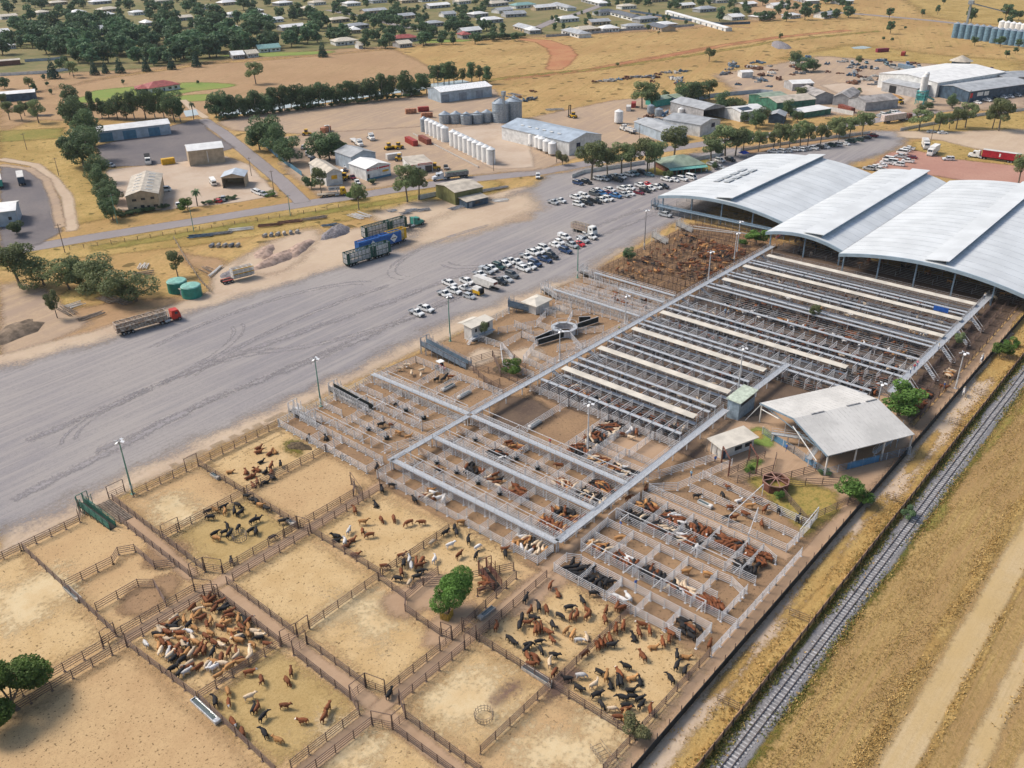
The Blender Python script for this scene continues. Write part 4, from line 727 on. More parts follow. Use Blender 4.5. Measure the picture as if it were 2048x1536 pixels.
shed('shed', 'white-roofed shed with three grey roller doors beside the canal trees', 'shed', (882, 206), (984, 193), 17, 6., 1.6, 'x', mat('bright_white_roof', (.84, .84, .83), .4), m_wallb, [(.02, .16, 4.4, m_doorg), (.35, .5, 4.4, m_doorg), (.68, .82, 4.4, m_doorg)], group=SH)
s = shed('workshop', 'long tan-roofed workshop with a yellow sign on its white gable', 'workshop', (654, 373), (686, 368), 21, 5.2, 1.5, 'y', m_rooft, m_wallw, group=SH); panel(s, 'yellow_sign', .32, .68, 2.6, 4.2, m_signy)
s = shed('workshop', 'pale workshop with a long red and white sign across its gable', 'workshop', (734, 362), (782, 351), 13, 5., 1.5, 'y', m_roofw, m_wallw, [(.05, .12, 2.6, m_doorshade)], group=SH); panel(s, 'red_sign', .04, .48, 4., 4.7, m_signr); panel(s, 'sign_lettering', .1, .44, 4.2, 4.5, m_white, y=-.16); panel(s, 'red_lettering', .52, .95, 4.1, 4.65, m_signr); panel(s, 'blue_skirting', 0, 1, .05, .9, m_doorb); panel(s, 'yellow_sign', .66, .92, 2.3, 3.1, m_signy)
shed('workshop', 'grey-roofed rear half of the workshop with the red sign', 'workshop', (705, 342), (753, 332), 14, 6., 1.9, 'y', m_roofg, m_wallb, group=SH)
s = shed('shop', 'low white shop with a red fascia sign and flat beige roof', 'shop', (824, 348), (866, 343), 14, 3.8, .25, 'flat', m_rooft, m_wallw, [(.12, .45, 2.4, m_glass), (.64, .97, 2.8, m_glass)], group=SH); panel(s, 'red_sign', .0, .14, 3.3, 3.9, m_signr); panel(s, 'red_sign', .3, .98, 3.3, 4.1, m_signr); panel(s, 'sign_lettering', .36, .92, 3.5, 3.85, m_white, y=-.16)
s = shed('shed', 'bluish-roofed seed shed with white gable behind the short row of silos', 'shed', (1138, 312), (1202, 296), 46, 6.2, 2.4, 'y', mat('dusty_blue_roof', (.36, .42, .49), .5, 0, .1, .3), m_wallw, group=SH); panel(s, 'navy_sign', .22, .34, 2.8, 5, m_signb)
b = MB()
for k in range(6): b.box(4.2, 5.0, 10+k*5, 12+k*5, 7.55, 7.75)
part('skylight', b, m_white, s)
shed('shed', 'grey-roofed blue-walled shed beside the single white hopper silo', 'shed', (1268, 262), (1326, 284), 13, 4.6, 1.4, 'x', m_roofg, m_wallb, group=SH)
shed('shed', 'big grey shed with wide dark open gable front', 'shed', (1406, 243), (1448, 236), 26, 6., 1.8, 'y', m_roofg, m_wallg, openf=True, group=SH)
s = shed('shed', 'grey-roofed shed with a dark square sign on its white gable', 'shed', (1399, 274), (1439, 262), 22, 5.6, 1.6, 'y', m_roofg, m_wallw, group=SH); panel(s, 'navy_sign', .55, .72, 3., 5., m_signb)
shed('shed', 'small teal-walled shed with green roof beside the stacked containers', 'shed', (1313, 214), (1347, 208), 9, 3.6, 1., 'x', m_roofgr, mat('teal_wall', (.06, .33, .27), .6), group=SH); shed('shed', 'small green-roofed open shed right of the teal-walled shed', 'shed', (1349, 210), (1371, 206), 9, 3.8, 1., 'x', m_roofgr, m_walldk, group=SH)
s = shed('shed', 'white shed with solar panels on its roof behind street trees', 'shed', (1480, 244), (1530, 236), 14, 4.8, 1.3, 'x', m_roofw, m_wallw, group=SH); b = MB(); b.hexa([(2, 1.2, 5.2), (9, 1.2, 5.2), (9, 5, 5.95), (2, 5, 5.95)], [(2, 1.2, 5.32), (9, 1.2, 5.32), (9, 5, 6.07), (2, 5, 6.07)]); part('solar_panel', b, m_glass, s)
shed('shed', 'long dark green shed with beige roof beside the scrap yard', 'shed', (1552, 225), (1629, 217), 16, 5, 1.6, 'x', m_rooft, m_wallgr, group=SH); shed('shed', 'dark green shed half hidden behind the long dark green shed', 'shed', (1530, 216), (1575, 210), 14, 5, 1.2, 'x', m_roofgr, m_wallgr, group=SH); shed('shop', 'low white flat-roofed shop in front of the dark green shed', 'shop', (1604, 237), (1661, 228), 9, 3., .2, 'flat', m_roofw, m_wallgr, group=SH)
shed('shed', 'blue-gabled shed at the picture end of the dark green sheds', 'shed', (1536, 246), (1567, 248), 10, 3.8, 1.4, 'y', m_roofg, m_walldk, group=SH)
for i, (a, b_, n_) in enumerate((((1629, 209), (1666, 207), 'first'), ((1664, 210), (1696, 213), 'middle'), ((1695, 214), (1729, 223), 'right'))): shed('shed', f'{n_} of three saw-tooth gabled sheds with weathered grey roofs', 'shed', a, b_, 22, 4.6, 2., 'y', mat('weathered_roof', (.36, .33, .31), .6, 0, .2, .3), m_wallg, group=SH)
s = shed('shed', 'long low grey shed with one dark doorway by the sawdust heap', 'shed', (1762, 182), (1832, 196), 14, 5.2, 1.4, 'x', m_roofg, m_wallg, [(.22, .42, 4.2, m_doorshade)], group=SH)
shed('warehouse', 'largest white-roofed warehouse behind the concrete batching plant', 'warehouse', (1870, 195), (2004, 172), 40, 8, 2., 'x', m_roofw, m_wallw, group=SH)
s = shed('warehouse', 'long dark-walled showroom with grey roof and sign boards', 'warehouse', (1934, 206), (2060, 188), 22, 6., 1.6, 'x', m_roofg, m_walldk, group=SH); panel(s, 'sign_board', .02, .06, 2.5, 5, m_signr); panel(s, 'sign_board', .13, .22, 3, 5, m_white); panel(s, 'sign_board', .24, .31, 2.8, 5, m_white)
shed('shed', 'grey-roofed shed cut off at the right edge behind the showroom', 'shed', (2008, 178), (2070, 172), 18, 6, 1.4, 'x', m_roofg, m_wallg, group=SH)
shed('shed', 'small white shed with dark doorway at the edge of the scrap yard', 'shed', (1584, 182), (1626, 180), 12, 4, 1.2, 'x', m_roofw, m_wallg, [(.5, .95, 3, m_doorshade)], group=SH); shed('shed', 'tiny white shed standing alone among the scrap', 'shed', (1483, 156), (1505, 155), 7, 3.4, .8, 'x', m_roofw, m_wallw, group=SH)
s = shed('office', 'green hip-roofed saleyard office with a veranda beside the car park', 'office', (1338, 349), (1404, 342), 13, 3., 3., 'hip', m_roofgr, m_wallbr, [(.3, .36, 2.2, m_glass), (.55, .61, 2.2, m_glass)], [(.08, .2, .9, 2.1), (.42, .52, .9, 2.1), (.7, .85, .9, 2.1)], over=1.2)
b = MB(); L = s['_L']; b.hexa([(-1, -3.2, 2.3), (L+1, -3.2, 2.3), (L+1, -1.1, 2.8), (-1, -1.1, 2.8)], [(-1, -3.2, 2.42), (L+1, -3.2, 2.42), (L+1, -1.1, 2.92), (-1, -1.1, 2.92)]); part('veranda_roof', b, mat('teal_trim', (.16, .42, .36), .5), s)
for k in range(7): b = MB(); b.box(-.07, .07, -.07, .07, 0, 2.3); part('veranda_post', b, mat('teal_trim', (.16, .42, .36), .5), s, loc=(-.8+k*(L+1.6)/6, -3, 0))
s = shed('shed', 'olive green shed with tan roof at the truck yard entrance', 'shed', (911, 411), (966, 399), 14, 5., 1.1, 'x', m_rooft, m_wallol); shed('kiosk', 'small dark blue kiosk with flat tan roof beside the olive shed', 'kiosk', (934, 417), (976, 407), 5, 2.6, .4, 'flat', m_rooft, m_walldk, [(.1, .25, 2, m_doorg)], [(.4, .6, 1, 2)])
# ---- small saleyard buildings (world metres)
s = shed('site_hut', 'white raised site hut with beige double roof beside the largest ramp', 'hut', (150.6, 146), (158.3, 145.6), 2.9, 4.0, .18, 'flat', m_beige, m_offw, [], [(.16, .24, 2.3, 3.3), (.5, .62, 2.1, 3.5), (.72, .84, 2.1, 3.5)], world=True); b = MB(); b.hexa([(-.1, 3.6, 4.1), (5.6, 3.6, 4.1), (5.6, 5.4, 3.7), (-.1, 5.4, 3.7)], [(-.1, 3.6, 4.22), (5.6, 3.6, 4.22), (5.6, 5.4, 3.82), (-.1, 5.4, 3.82)]); part('porch_roof', b, m_beige, s)
b = MB()
for k in range(5): b.box(-.9-k*.28, -.6-k*.28, -1, 0, 1.25-k*.28, 1.32-k*.28)
b.bar((-.5, -1, 2.2), (-2.2, -1, .9), .06); b.bar((-.5, 0, 2.2), (-2.2, 0, .9), .06); part('steps', b, m_galv, s); b = MB(); b.box(-1, 7.6, -1.1, 0, 1.2, 1.3); part('landing', b, m_grat, s)
shed('pavilion', 'square tin hut with pyramid beige roof between two loading ramps', 'hut', (174.4, 144), (180.2, 144), 4.4, 2.7, .9, 'hip', m_beige, m_offw, [(-.005, .01, 2, m_walldk)], world=True, over=.7)
s = shed('lookout_hut', 'raised pale green-roofed lookout hut at the end of the walkway', 'hut', (157.8, 73.3), (165.2, 73.3), 2.8, 4.6, .12, 'flat', mat('pale_green_roof', (.52, .58, .47), .5), mat('hut_blue_wall', (.30, .38, .45), .5), [], [(.1, .9, 3.3, 4.3)], world=True, over=.4)
s = shed('yard_office', 'low beige-roofed yard office with blue windows left of the gable shed', 'office', (141.8, 68.4), (149.8, 65.5), 3.4, 2.9, .25, 'flat', m_beige, m_offw, [(.04, .12, 2.1, m_walldk)], [(.4, .62, 1.1, 2), (.72, .93, 1.1, 2)], world=True, over=.7)
for k in range(4): b = MB(); b.box(-.06, .06, -.06, .06, 0, 2.8); part('veranda_post', b, m_wood, s, loc=(-.6, -.6+k*1.5, 0))
# ---- gable-roofed receival shed, turned against the yard grid
cA, cB, cC, cD = (160.3, 69.6), (149.3, 49.9), (167.9, 39.8), (178.4, 59.2)
o = thing('gable_shed', 'open gable shed with broad pale roof standing askew beside the black fence', 'shed', (*cB, 0), math.atan2(cC[1]-cB[1], cC[0]-cB[0]))
L = math.hypot(cC[0]-cB[0], cC[1]-cB[1]); D = math.hypot(cA[0]-cB[0], cA[1]-cB[1]); m_gr = mat('dusty_pale_roof', (.56, .545, .52), .6, 0, .07, .15)
for nm, ya, yb, za, zb in (('roof_slope', 0, D/2, 4.9, 7.2), ('roof_slope', D, D/2, 4.9, 7.2)):
    b = MB(); q = [(0, ya, za), (L, ya, za), (L, yb, zb), (0, yb, zb)]; q = q if ya < yb else q[::-1]; b.hexa([(x, y, z-.15) for x, y, z in q], q); r = part(nm, b, m_gr, o); b = MB(); yy0, yy1 = (ya, yb)
    for k in range(1, 22): x = L*k/22; b.bar((x, yy0, za+.01), (x, yy1, zb+.01), .09, .04)
    part('sheet_rib', b, mat('dusty_roof_rib', (.53, .515, .495), .6), r)
for a_, b2 in ((.2, .35), (.62, .78), (.85, .98)): b = MB(); b.box(L*a_, L*b2, D/2-.15, D/2+.15, 7.2, 7.34); part('ridge_cap', b, m_dgal, o)
b = MB(); b.bar((-.1, 0, 4.75), (-.1, D/2, 7.05), .12, .35); b.bar((-.1, D, 4.75), (-.1, D/2, 7.05), .12, .35); part('barge_board', b, m_steelblue, o)
for x in np.linspace(.3, L-.3, 4):
    for y in (.3, D-.3): b = MB(); b.bar((x, y, 0), (x, y, 4.8), .25); part('column', b, m_offw, o)
    b = MB(); b.bar((x, .3, 4.7), (x, D/2, 6.9), .14, .3); b.bar((x, D-.3, 4.7), (x, D/2, 6.9), .14, .3); b.bar((x, .3, 4.7), (x, D-.3, 4.7), .12, .2); part('roof_truss', b, m_steelblue, o)
b = MB(); b.bar((-2.2, D+1.5, 0.2), (-.2, D-.5, 4.7), .14); b.bar((-1.5, 1.2, 3.4), (-.9, D*.45, 6.2), .14); b.bar((-1.6, D*.62, 6.), (-1.2, D*.9, 4.8), .12); part('brace', b, m_white, o)
cosr, sinr = math.cos(o.rotation_euler.z), math.sin(o.rotation_euler.z); LW = lambda x, y: (cB[0]+x*cosr-y*sinr, cB[1]+x*sinr+y*cosr)
m_bpan = mat('blue_sheet', (.10, .24, .40), .5, 0, .1, .6)
for p, q, n_ in (((.2, .1), (L, .1), 'under the long near eave of the gable shed'), ((.1, .3), (-.6, 9), 'at the open left gable of the gable shed'), ((-.6, 9), (-2, 18), 'curving out of the gable shed to the left'), ((L-1, 3), (L+6, 9), 'running out of the far end of the gable shed'), ((3, 5), (L-2, 6), 'inside the gable shed'), ((2, 11), (L-2, 12), 'deep inside the gable shed'), ((3, 17), (L-1, 17), 'deepest inside the gable shed')):
    f = fence([LW(*p), LW(*q)], 'g', label=f'blue-grey rail fence {n_}', m=m_steelblue); b = MB(); d = Vector((LW(*q)[0]-LW(*p)[0], LW(*q)[1]-LW(*p)[1], 0)); b.hexa([d*.25+Vector((-.05, -.05, .3)), d*.62+Vector((-.05, -.05, .3)), d*.62+Vector((.05, .05, .3)), d*.25+Vector((.05, .05, .3))], [d*.25+Vector((-.05, -.05, 1.7)), d*.62+Vector((-.05, -.05, 1.7)), d*.62+Vector((.05, .05, 1.7)), d*.25+Vector((.05, .05, 1.7))]); part('blue_panel', b, m_bpan, f)
walkway(LW(-2, 15), LW(6, 8.5), 1., 'grey walkway curving in under the gable shed', 2., 4); walkway(LW(-1, 4), LW(8, 10), 1., 'grey walkway crossing under the open gable of the gable shed', 2., 4); walkway((168.5, 44), (161, 50.8-6), .7, 'narrow grey walkway slanting out below the gable shed eave', 1.8, 4)
# ---- octagonal drafting pound with black rubber gates
o = thing('drafting_pound', 'octagonal steel drafting pound with raised operator platform', 'pound', (169.8, 130.6, 0)); b = MB(); n = 8; R_ = 3.1
for k in range(n):
    a0, a1 = 2*math.pi*(k+.5)/n, 2*math.pi*(k+1.5)/n; p, q = Vector((R_*math.cos(a0), R_*math.sin(a0), 0)), Vector((R_*math.cos(a1), R_*math.sin(a1), 0))
    w = MB(); w.hexa([p, q, q*.98, p*.98], [p+Vector((0, 0, 1.8)), q+Vector((0, 0, 1.8)), q*.98+Vector((0, 0, 1.8)), p*.98+Vector((0, 0, 1.8))]); part('wall_panel', w, m_galv, o); b.bar(p+Vector((0, 0, 1.9)), q+Vector((0, 0, 1.9)), 1., .12); w = MB(); w.bar(p*1.15+Vector((0, 0, 2.9)), q*1.15+Vector((0, 0, 2.9)), .06); w.bar(p*1.15+Vector((0, 0, 0)), p*1.15+Vector((0, 0, 2.9)), .08); part('railing', w, m_galv, o)
part('platform', b, m_grat, o)
for p, q, n_ in (((167.6, 128.9), (159.6, 131.2), 'towards the gravel yard corner'), ((168.4, 131.8), (160.2, 132.6), 'second, parallel to the first'), ((172.6, 129.6), (181, 127.6), 'towards the old brown yards'), ((177.6, 131.6), (179.8, 129.4), 'short one standing upright')):
    d = Vector((q[0]-p[0], q[1]-p[1], 0)); r = thing('rubber_gate', f'long black rubber-clad race side at the octagonal pound, {n_}', 'gate', (*p, 0), math.atan2(d.y, d.x)); b = MB(); b.box(0, d.length, -.06, .06, .3, 1.75); part('rubber_panel', b, m_black, r); b = MB(); b.bar((0, 0, 1.8), (d.length, 0, 1.8), .14); b.bar((0, 0, .25), (d.length, 0, .25), .14); b.bar((d.length, 0, 0), (d.length, 0, 1.8), .12); b.bar((0, 0, 0), (0, 0, 1.8), .12); part('frame', b, m_galv, r)
PO = 'around the octagonal pound'
for pts in (((168, 132.6), (168.4, 139), (174.8, 141)), ((166.8, 130.6), (160.6, 137.6), (152, 137)), ((171.6, 127.6), (177, 123)), ((168.4, 127.6), (163.6, 120)), ((172.8, 132.2), (180, 135.6), (184.6, 133)), ((159.4, 131.4), (150, 128), (149, 121)), ((160, 125.2), (166.8, 121.4)), ((152, 145), (152.4, 137), (148.4, 130)),
            ((158.6, 144), (168, 139.2)), ((148.8, 121.6), (184, 120.2)), ((184.4, 145), (185, 121)), ((175, 143), (184, 139)), ((170.6, 150.6), (159.4, 150)), ((175.6, 146.4), (176.6, 139)), ((145, 120.6), (144.6, 130), (151.6, 137)), ((160.6, 137.6), (160.2, 132.6)), ((154, 128.6), (153.6, 120.6)), ((164.8, 143.6), (164.2, 137.2)), ((180, 135.6), (180.6, 143))): fg(*pts, w=PO, base='galvanised pipe rail fence')
for X in (186.6, 188.6, 190.4, 192.4, 195, 197, 201.6, 204.4): fg((X, 148), (X+.4, 119.2), w='right of the octagonal pound', base='galvanised rail fence', posts=False)
walkway((187.6, 148.4), (187, 118.6), .9, 'grey walkway from the pale loading ramp to the long walkway'); walkway((199.6, 134), (199.2, 118.6), .9, 'short grey walkway beside the old brown yards'); walkway((205.6, 147), (205, 118.6), .9, 'grey walkway along the edge of the old brown yards')
for y in (143, 137.6, 132, 126, 121.6):
    for x0, x1 in ((188.6, 195), (195, 204.4)): fg((x0, y), (x1, y), w='right of the octagonal pound', base='short galvanised cross fence', posts=False)
# dark red entry frames beside the forcing yard and brown drafting wheel
o = thing('forcing_pen', 'round rust-red steel drafting wheel with spoked top by the bull pens', 'drafting wheel', (139.6, 55.6, 0)); b = MB()
for k in range(8):
    a0, a1 = 2*math.pi*k/8, 2*math.pi*(k+1)/8; p, q = Vector((2.6*math.cos(a0), 2.6*math.sin(a0), 0)), Vector((2.6*math.cos(a1), 2.6*math.sin(a1), 0)); w = MB(); w.hexa([p, q, q*.97, p*.97], [v+Vector((0, 0, 1.7)) for v in (p, q, q*.97, p*.97)]); part('side_panel', w, mat('rust_red_steel', (.17, .07, .05)), o); b.bar(p+Vector((0, 0, 1.9)), (0, 0, 2.4), .14); b.bar(p+Vector((0, 0, 1.9)), q+Vector((0, 0, 1.9)), .16)
part('spoked_frame', b, mat('rusty_pink_pipe', (.34, .19, .15), .7), o)
for x, y, n_ in ((137.4, 64.4, 'left'), (141.6, 60.6, 'right')):
    o = thing('entry_frame', f'{n_} of two tall rust-red portal frames by the yard office', 'frame', (x, y, 0)); b = MB(); b.bar((0, 0, 0), (0, 0, 4), .22); b.bar((3.4, 3.4, 0), (3.4, 3.4, 4), .22); part('upright', b, mat('rust_red_steel', (.17, .07, .05)), o); b = MB(); b.bar((0, 0, 4), (3.4, 3.4, 4), .2); part('beam', b, mat('rust_red_steel', (.17, .07, .05)), o)
for pts in (((137.4, 64.4), (148, 62)), ((136.6, 62), (144.4, 58.4), (149, 60)), ((132.2, 45.2), (138.4, 53.6)), ((141.6, 53.8), (148.6, 46.6)), ((131.6, 46.6), (146, 41.6)), ((142, 56), (150, 52))): fb(*pts, w='in the weedy corner by the rust-red drafting wheel')
# ---- old brown yards: dense pipe grid
for i, X in enumerate((208.4, 213, 217.6, 222.4, 227, 232, 237, 242, 247, 252, 257, 261)): fence([(X, 147.5-(i % 3)*1.5), (X, 120+(i % 2)*1.4)], 'd', 'dark old pipe fence', 'running through the old brown yards')
for i, Y in enumerate((148.6, 143, 137.6, 132.4, 127, 122.8, 119.6)): fence([(207+(i % 2)*3, Y), (234, Y)], 'd', 'dark old pipe fence', 'crossing the old brown yards'); fence([(236, Y), (262-(i % 3)*2, Y)], 'd', 'dark old pipe fence', 'crossing the old brown yards')
for X in (262.5, 266, 269.5): fence([(X, 150), (X+3, 122)], 'd', 'dark old pipe fence', 'in front of the vaulted shed')
for X, a, b_ in ((261.5, 146, 127), (259, 145, 132)): o = thing('overhead_frame', None, 'frame', (X, a, 0)); later(o, 'pale overhead pipe', 'over the old brown yards near the vaulted shed', 'frame'); b = MB(); b.bar((0, 0, 2.6), (4, b_-a, 2.6), .22); part('beam', b, m_offw, o); b = MB(); b.bar((0, 0, 0), (0, 0, 2.6), .12); part('post', b, m_brown, o); part('post', b, m_brown, o, loc=(4, b_-a, 0))
for x0, x1, y in ((187, 215, 49), (215, 245, 49), (245, 262, 48.6)): fb((x0, y), (x1, y), w='in the cattle lanes beyond the low-end walkway', base='dark pipe rail fence')
for x in (184, 190, 196, 202, 208, 214, 220, 226, 232, 238, 244, 250, 256, 262): fb((x, 49), (x+.4, 43.4), w='in the cattle lanes beyond the low-end walkway', base='short dark pipe cross fence')
fb((184, 46.2), (262, 46.2), w='in the cattle lanes beyond the low-end walkway', base='dark pipe rail fence'); fb((184, 43.4), (262, 43.4), w='along the shade cloth fence beyond the low-end walkway', base='dark pipe rail fence')
for pts in (((938, 736), (968, 764), (1012, 792)), ((942, 727), (985, 714), (1018, 712)), ((952, 740), (1002, 753), (1052, 775)), ((986, 714), (1002, 753)), ((968, 764), (978, 778), (1000, 770)), ((1018, 712), (1052, 740), (1052, 775))): fb(*gl(pts), w='in the dark race below the largest loading ramp')
# ================================================================ SILOS, HOUSES, CONTAINERS, SCRAP, SMALL STRUCTURES
m_silw = mat('white_silo', (.76, .76, .75), .4, 0, .05, .5); m_silg = mat('galvanised_silo', (.33, .38, .43), .4, .3, .12, 1.2); m_silb = mat('blue_grey_silo', (.15, .26, .35), .5, .1, .15, .8)
_silo = {}
def silo(px, r, h, cone, m, label=None, base=None, where='', hop=0., group=None, key=None, world=None):
    x, y = world or G(*px); key = key or (r, h, cone, m.name, hop)
    if key not in _silo:
        b = MB(); z0 = hop; b.lathe([(r*.97, z0), (r, z0+.05), (r, h)]+[v for k in range(1, 5) for v in ((r, h*0+z0+(h-z0)*0+h),)][:0], 20); w = b.mesh('wall', m)
        b = MB(); b.lathe([(r*1.03, h), (r*.5, h+cone*.52), (.18, h+cone), (.01, h+cone)], 20); rf = b.mesh('roof', m_silg if m is not m_silw else m); lg = None
        if hop: b = MB(); b.lathe([(r*.97, z0+.05), (.3, .8), (.3, .5)], 16); [b.bar((r*.9*math.cos(a), r*.9*math.sin(a), 0), (r*.9*math.cos(a), r*.9*math.sin(a), z0+.1), .14) for a in np.arange(6)*math.pi/3]; lg = b.mesh('hopper', m_dgal)
        b = MB(); b.bar((r+.05, -.22, z0), (r+.05, -.22, h), .05); b.bar((r+.05, .22, z0), (r+.05, .22, h), .05); [b.bar((r+.05, -.22, z), (r+.05, .22, z), .04) for z in np.arange(z0+.3, h, .4)]; ld = b.mesh('ladder', m_galv)
        b = MB(); [b.lathe([(r*1.002, z), (r*1.012, z+.05), (r*1.002, z+.1)], 20) for z in np.arange(z0+.9, h, 1.1)]; sm = b.mesh('seam', m)
        _silo[key] = (w, rf, ld, sm, lg)
    o = thing('silo', label, 'silo', (x, y, 0), math.atan2(-y, -x)+.6, group); w, rf, ld, sm, lg = _silo[key]
    link('wall', w, parent=o); link('roof', rf, parent=o); link('ladder', ld, parent=o); link('seam', sm, parent=o)
    if lg: link('hopper', lg, parent=o)
    if base: later(o, base, where, 'silo', group)
    return o
p0, p1 = np.array(G(858, 267)), np.array(G(982, 328))
silo((849, 263), 1.9, 6.4, 1.2, m_silg, 'grey steel silo heading the long row of white silos')
for k in range(15):
    if k == 5: continue
    silo(None, 1.95, 6.6, 1.1, m_silw, base='white grain silo', where='in the long double-ended row of white silos', group='white silos in the long row', world=tuple(p0+(p1-p0)*k/14))
sl = thing('silo_plinth', 'narrow concrete plinth under the long row of white silos', 'plinth', (*G(838, 268), 0), math.atan2(p1[1]-p0[1], p1[0]-p0[0])); b = MB(); b.box(-1, 74, -3, -2.3, 0, .5); part('kerb', b, m_conc2, sl)
for k, (x, y) in enumerate(((890, 246), (912, 246), (933, 248), (955, 246), (974, 243))): silo((x, y), 3., 4.6, 1.7, m_silg, base='squat grey steel silo', where='left of the big elevator silos', group='squat grey silos')
silo((1001, 243), 4.3, 9.6, 2.4, m_silg, 'large grey steel silo with elevator tower, left one'); silo((1028, 238), 4.3, 9.6, 2.4, m_silg, 'large grey steel silo with elevator tower, right one')
o = thing('grain_elevator', 'tall spidery elevator tower with conveyors above the two large grey silos', 'elevator', (*G(1008, 246), 0)); b = MB(); b.bar((0, 0, 0), (0, 0, 15.5), .9); b.box(-.9, .9, -.9, .9, 14.2, 16); part('tower', b, m_silg, o)
for e in ((-26, 22, 5.4), (6, -8, 11), (-3, 4, 11)): b = MB(); b.bar((0, 0, 14 if e[2] > 6 else 5.6), e, .5); part('conveyor', b, m_silg, o)
for k, (x, y) in enumerate(((1037, 281), (1046, 284), (1055, 288), (1065, 292), (1077, 298), (1084, 301), (1094, 306), (1105, 311))): silo((x, y), 1.95, 5.6, 1., m_silw, base='white hopper silo', where='in the row along the bluish seed shed', group='white silos beside the seed shed', hop=1.)
silo((1013, 273), 1.9, 4.6, 1., m_silw, 'white hopper silo standing alone on the pale hardstand', hop=1.4); silo((1237, 247), 2.2, 6.2, 1.1, m_silw, 'single white hopper silo beside the grey-roofed sheds', hop=.8); silo((1361, 233), 1.6, 4., .8, m_silw, 'small white tank silo at the mouth of the big grey shed')
silo((1301, 224), 1.9, 3.4, .9, m_silg, 'small blue-grey tank beside the teal shed, rear one'); silo((1317, 232), 2.1, 3.6, .9, m_silg, 'small blue-grey tank beside the teal shed, front one')
for k in range(12): silo((1910+k*12.6, 75+k*1.5+(2 if k > 5 else 0)), 2.9, 10.5, 1.4, m_silb, base='blue-grey grain silo', where='in the far row near the top right corner', group='blue-grey silos of the far depot')
for k in range(6): silo((2000+k*11, 68+k*1.6), 2.6, 9.5, 1.4, m_silw, base='white silo', where='behind the far row of blue-grey silos', group='white silos of the far depot')
o = thing('grain_elevator', 'lattice elevator tower above the far blue-grey silos', 'elevator', (*G(1932, 56), 0)); b = MB(); b.bar((0, 0, 0), (0, 0, 21), 1.6); b.box(-2, 2, -2, 2, 19, 22); part('tower', b, m_silg, o); b = MB(); b.bar((0, 0, 20), (26, -22, 12), .9); part('conveyor', b, m_silg, o)
o = thing('batching_plant', 'concrete batching plant of two white cement silos on a teal steel frame', 'batching plant', (*G(1841, 208), 0), 0, None, .7); m_teal = mat('teal_frame', (.10, .40, .38), .5, 0, .15, .8)
for x, h in ((-2.2, 21), (1.8, 23)): b = MB(); b.lathe([(1.4, 9), (2., 10.5), (2., h), (1.2, h+1)], 18, 0, (x, 0)); part('cement_silo', b, m_silw, o)
b = MB()
for x in (-4, 0, 4):
    for y in (-3, 3): b.bar((x, y, 0), (x, y, 10), .5)
for z in (3.5, 7, 10): b.box(-4.4, 4.4, -3.4, 3.4, z-.2, z+.2)
b.bar((-4, -3, 0), (4, -3, 10), .3); b.bar((-4, -3, 10), (4, -3, 0), .3); part('frame', b, m_teal, o); b = MB(); b.box(-3.5, 3.5, -2.6, 2.6, 4, 6.6); b.bar((4, 0, 6), (18, -4, 1), 1.2); part('hopper', b, m_teal, o)
o = thing('sawdust_heap', 'orange sawdust heap in front of the long low grey shed', 'heap', (*G(1783, 197), 0)); b = MB(); b.lathe([(7, 0), (5.6, .9), (3, 1.9), (.6, 2.6), (.1, 2.6)], 16); part('heap', b, mat('sawdust', (.58, .30, .11), .9, 0, .2, .6), o)
o = thing('hut', 'round low hut with conical brown roof beyond the scrap yard', 'hut', (*G(1921, 130), 0)); b = MB(); b.lathe([(6, 0), (6, 3)], 12); part('wall', b, m_walldk, o); b = MB(); b.lathe([(7.6, 2.8), (.4, 6.2), (.1, 6.2)], 12); part('roof', b, m_rooft, o)
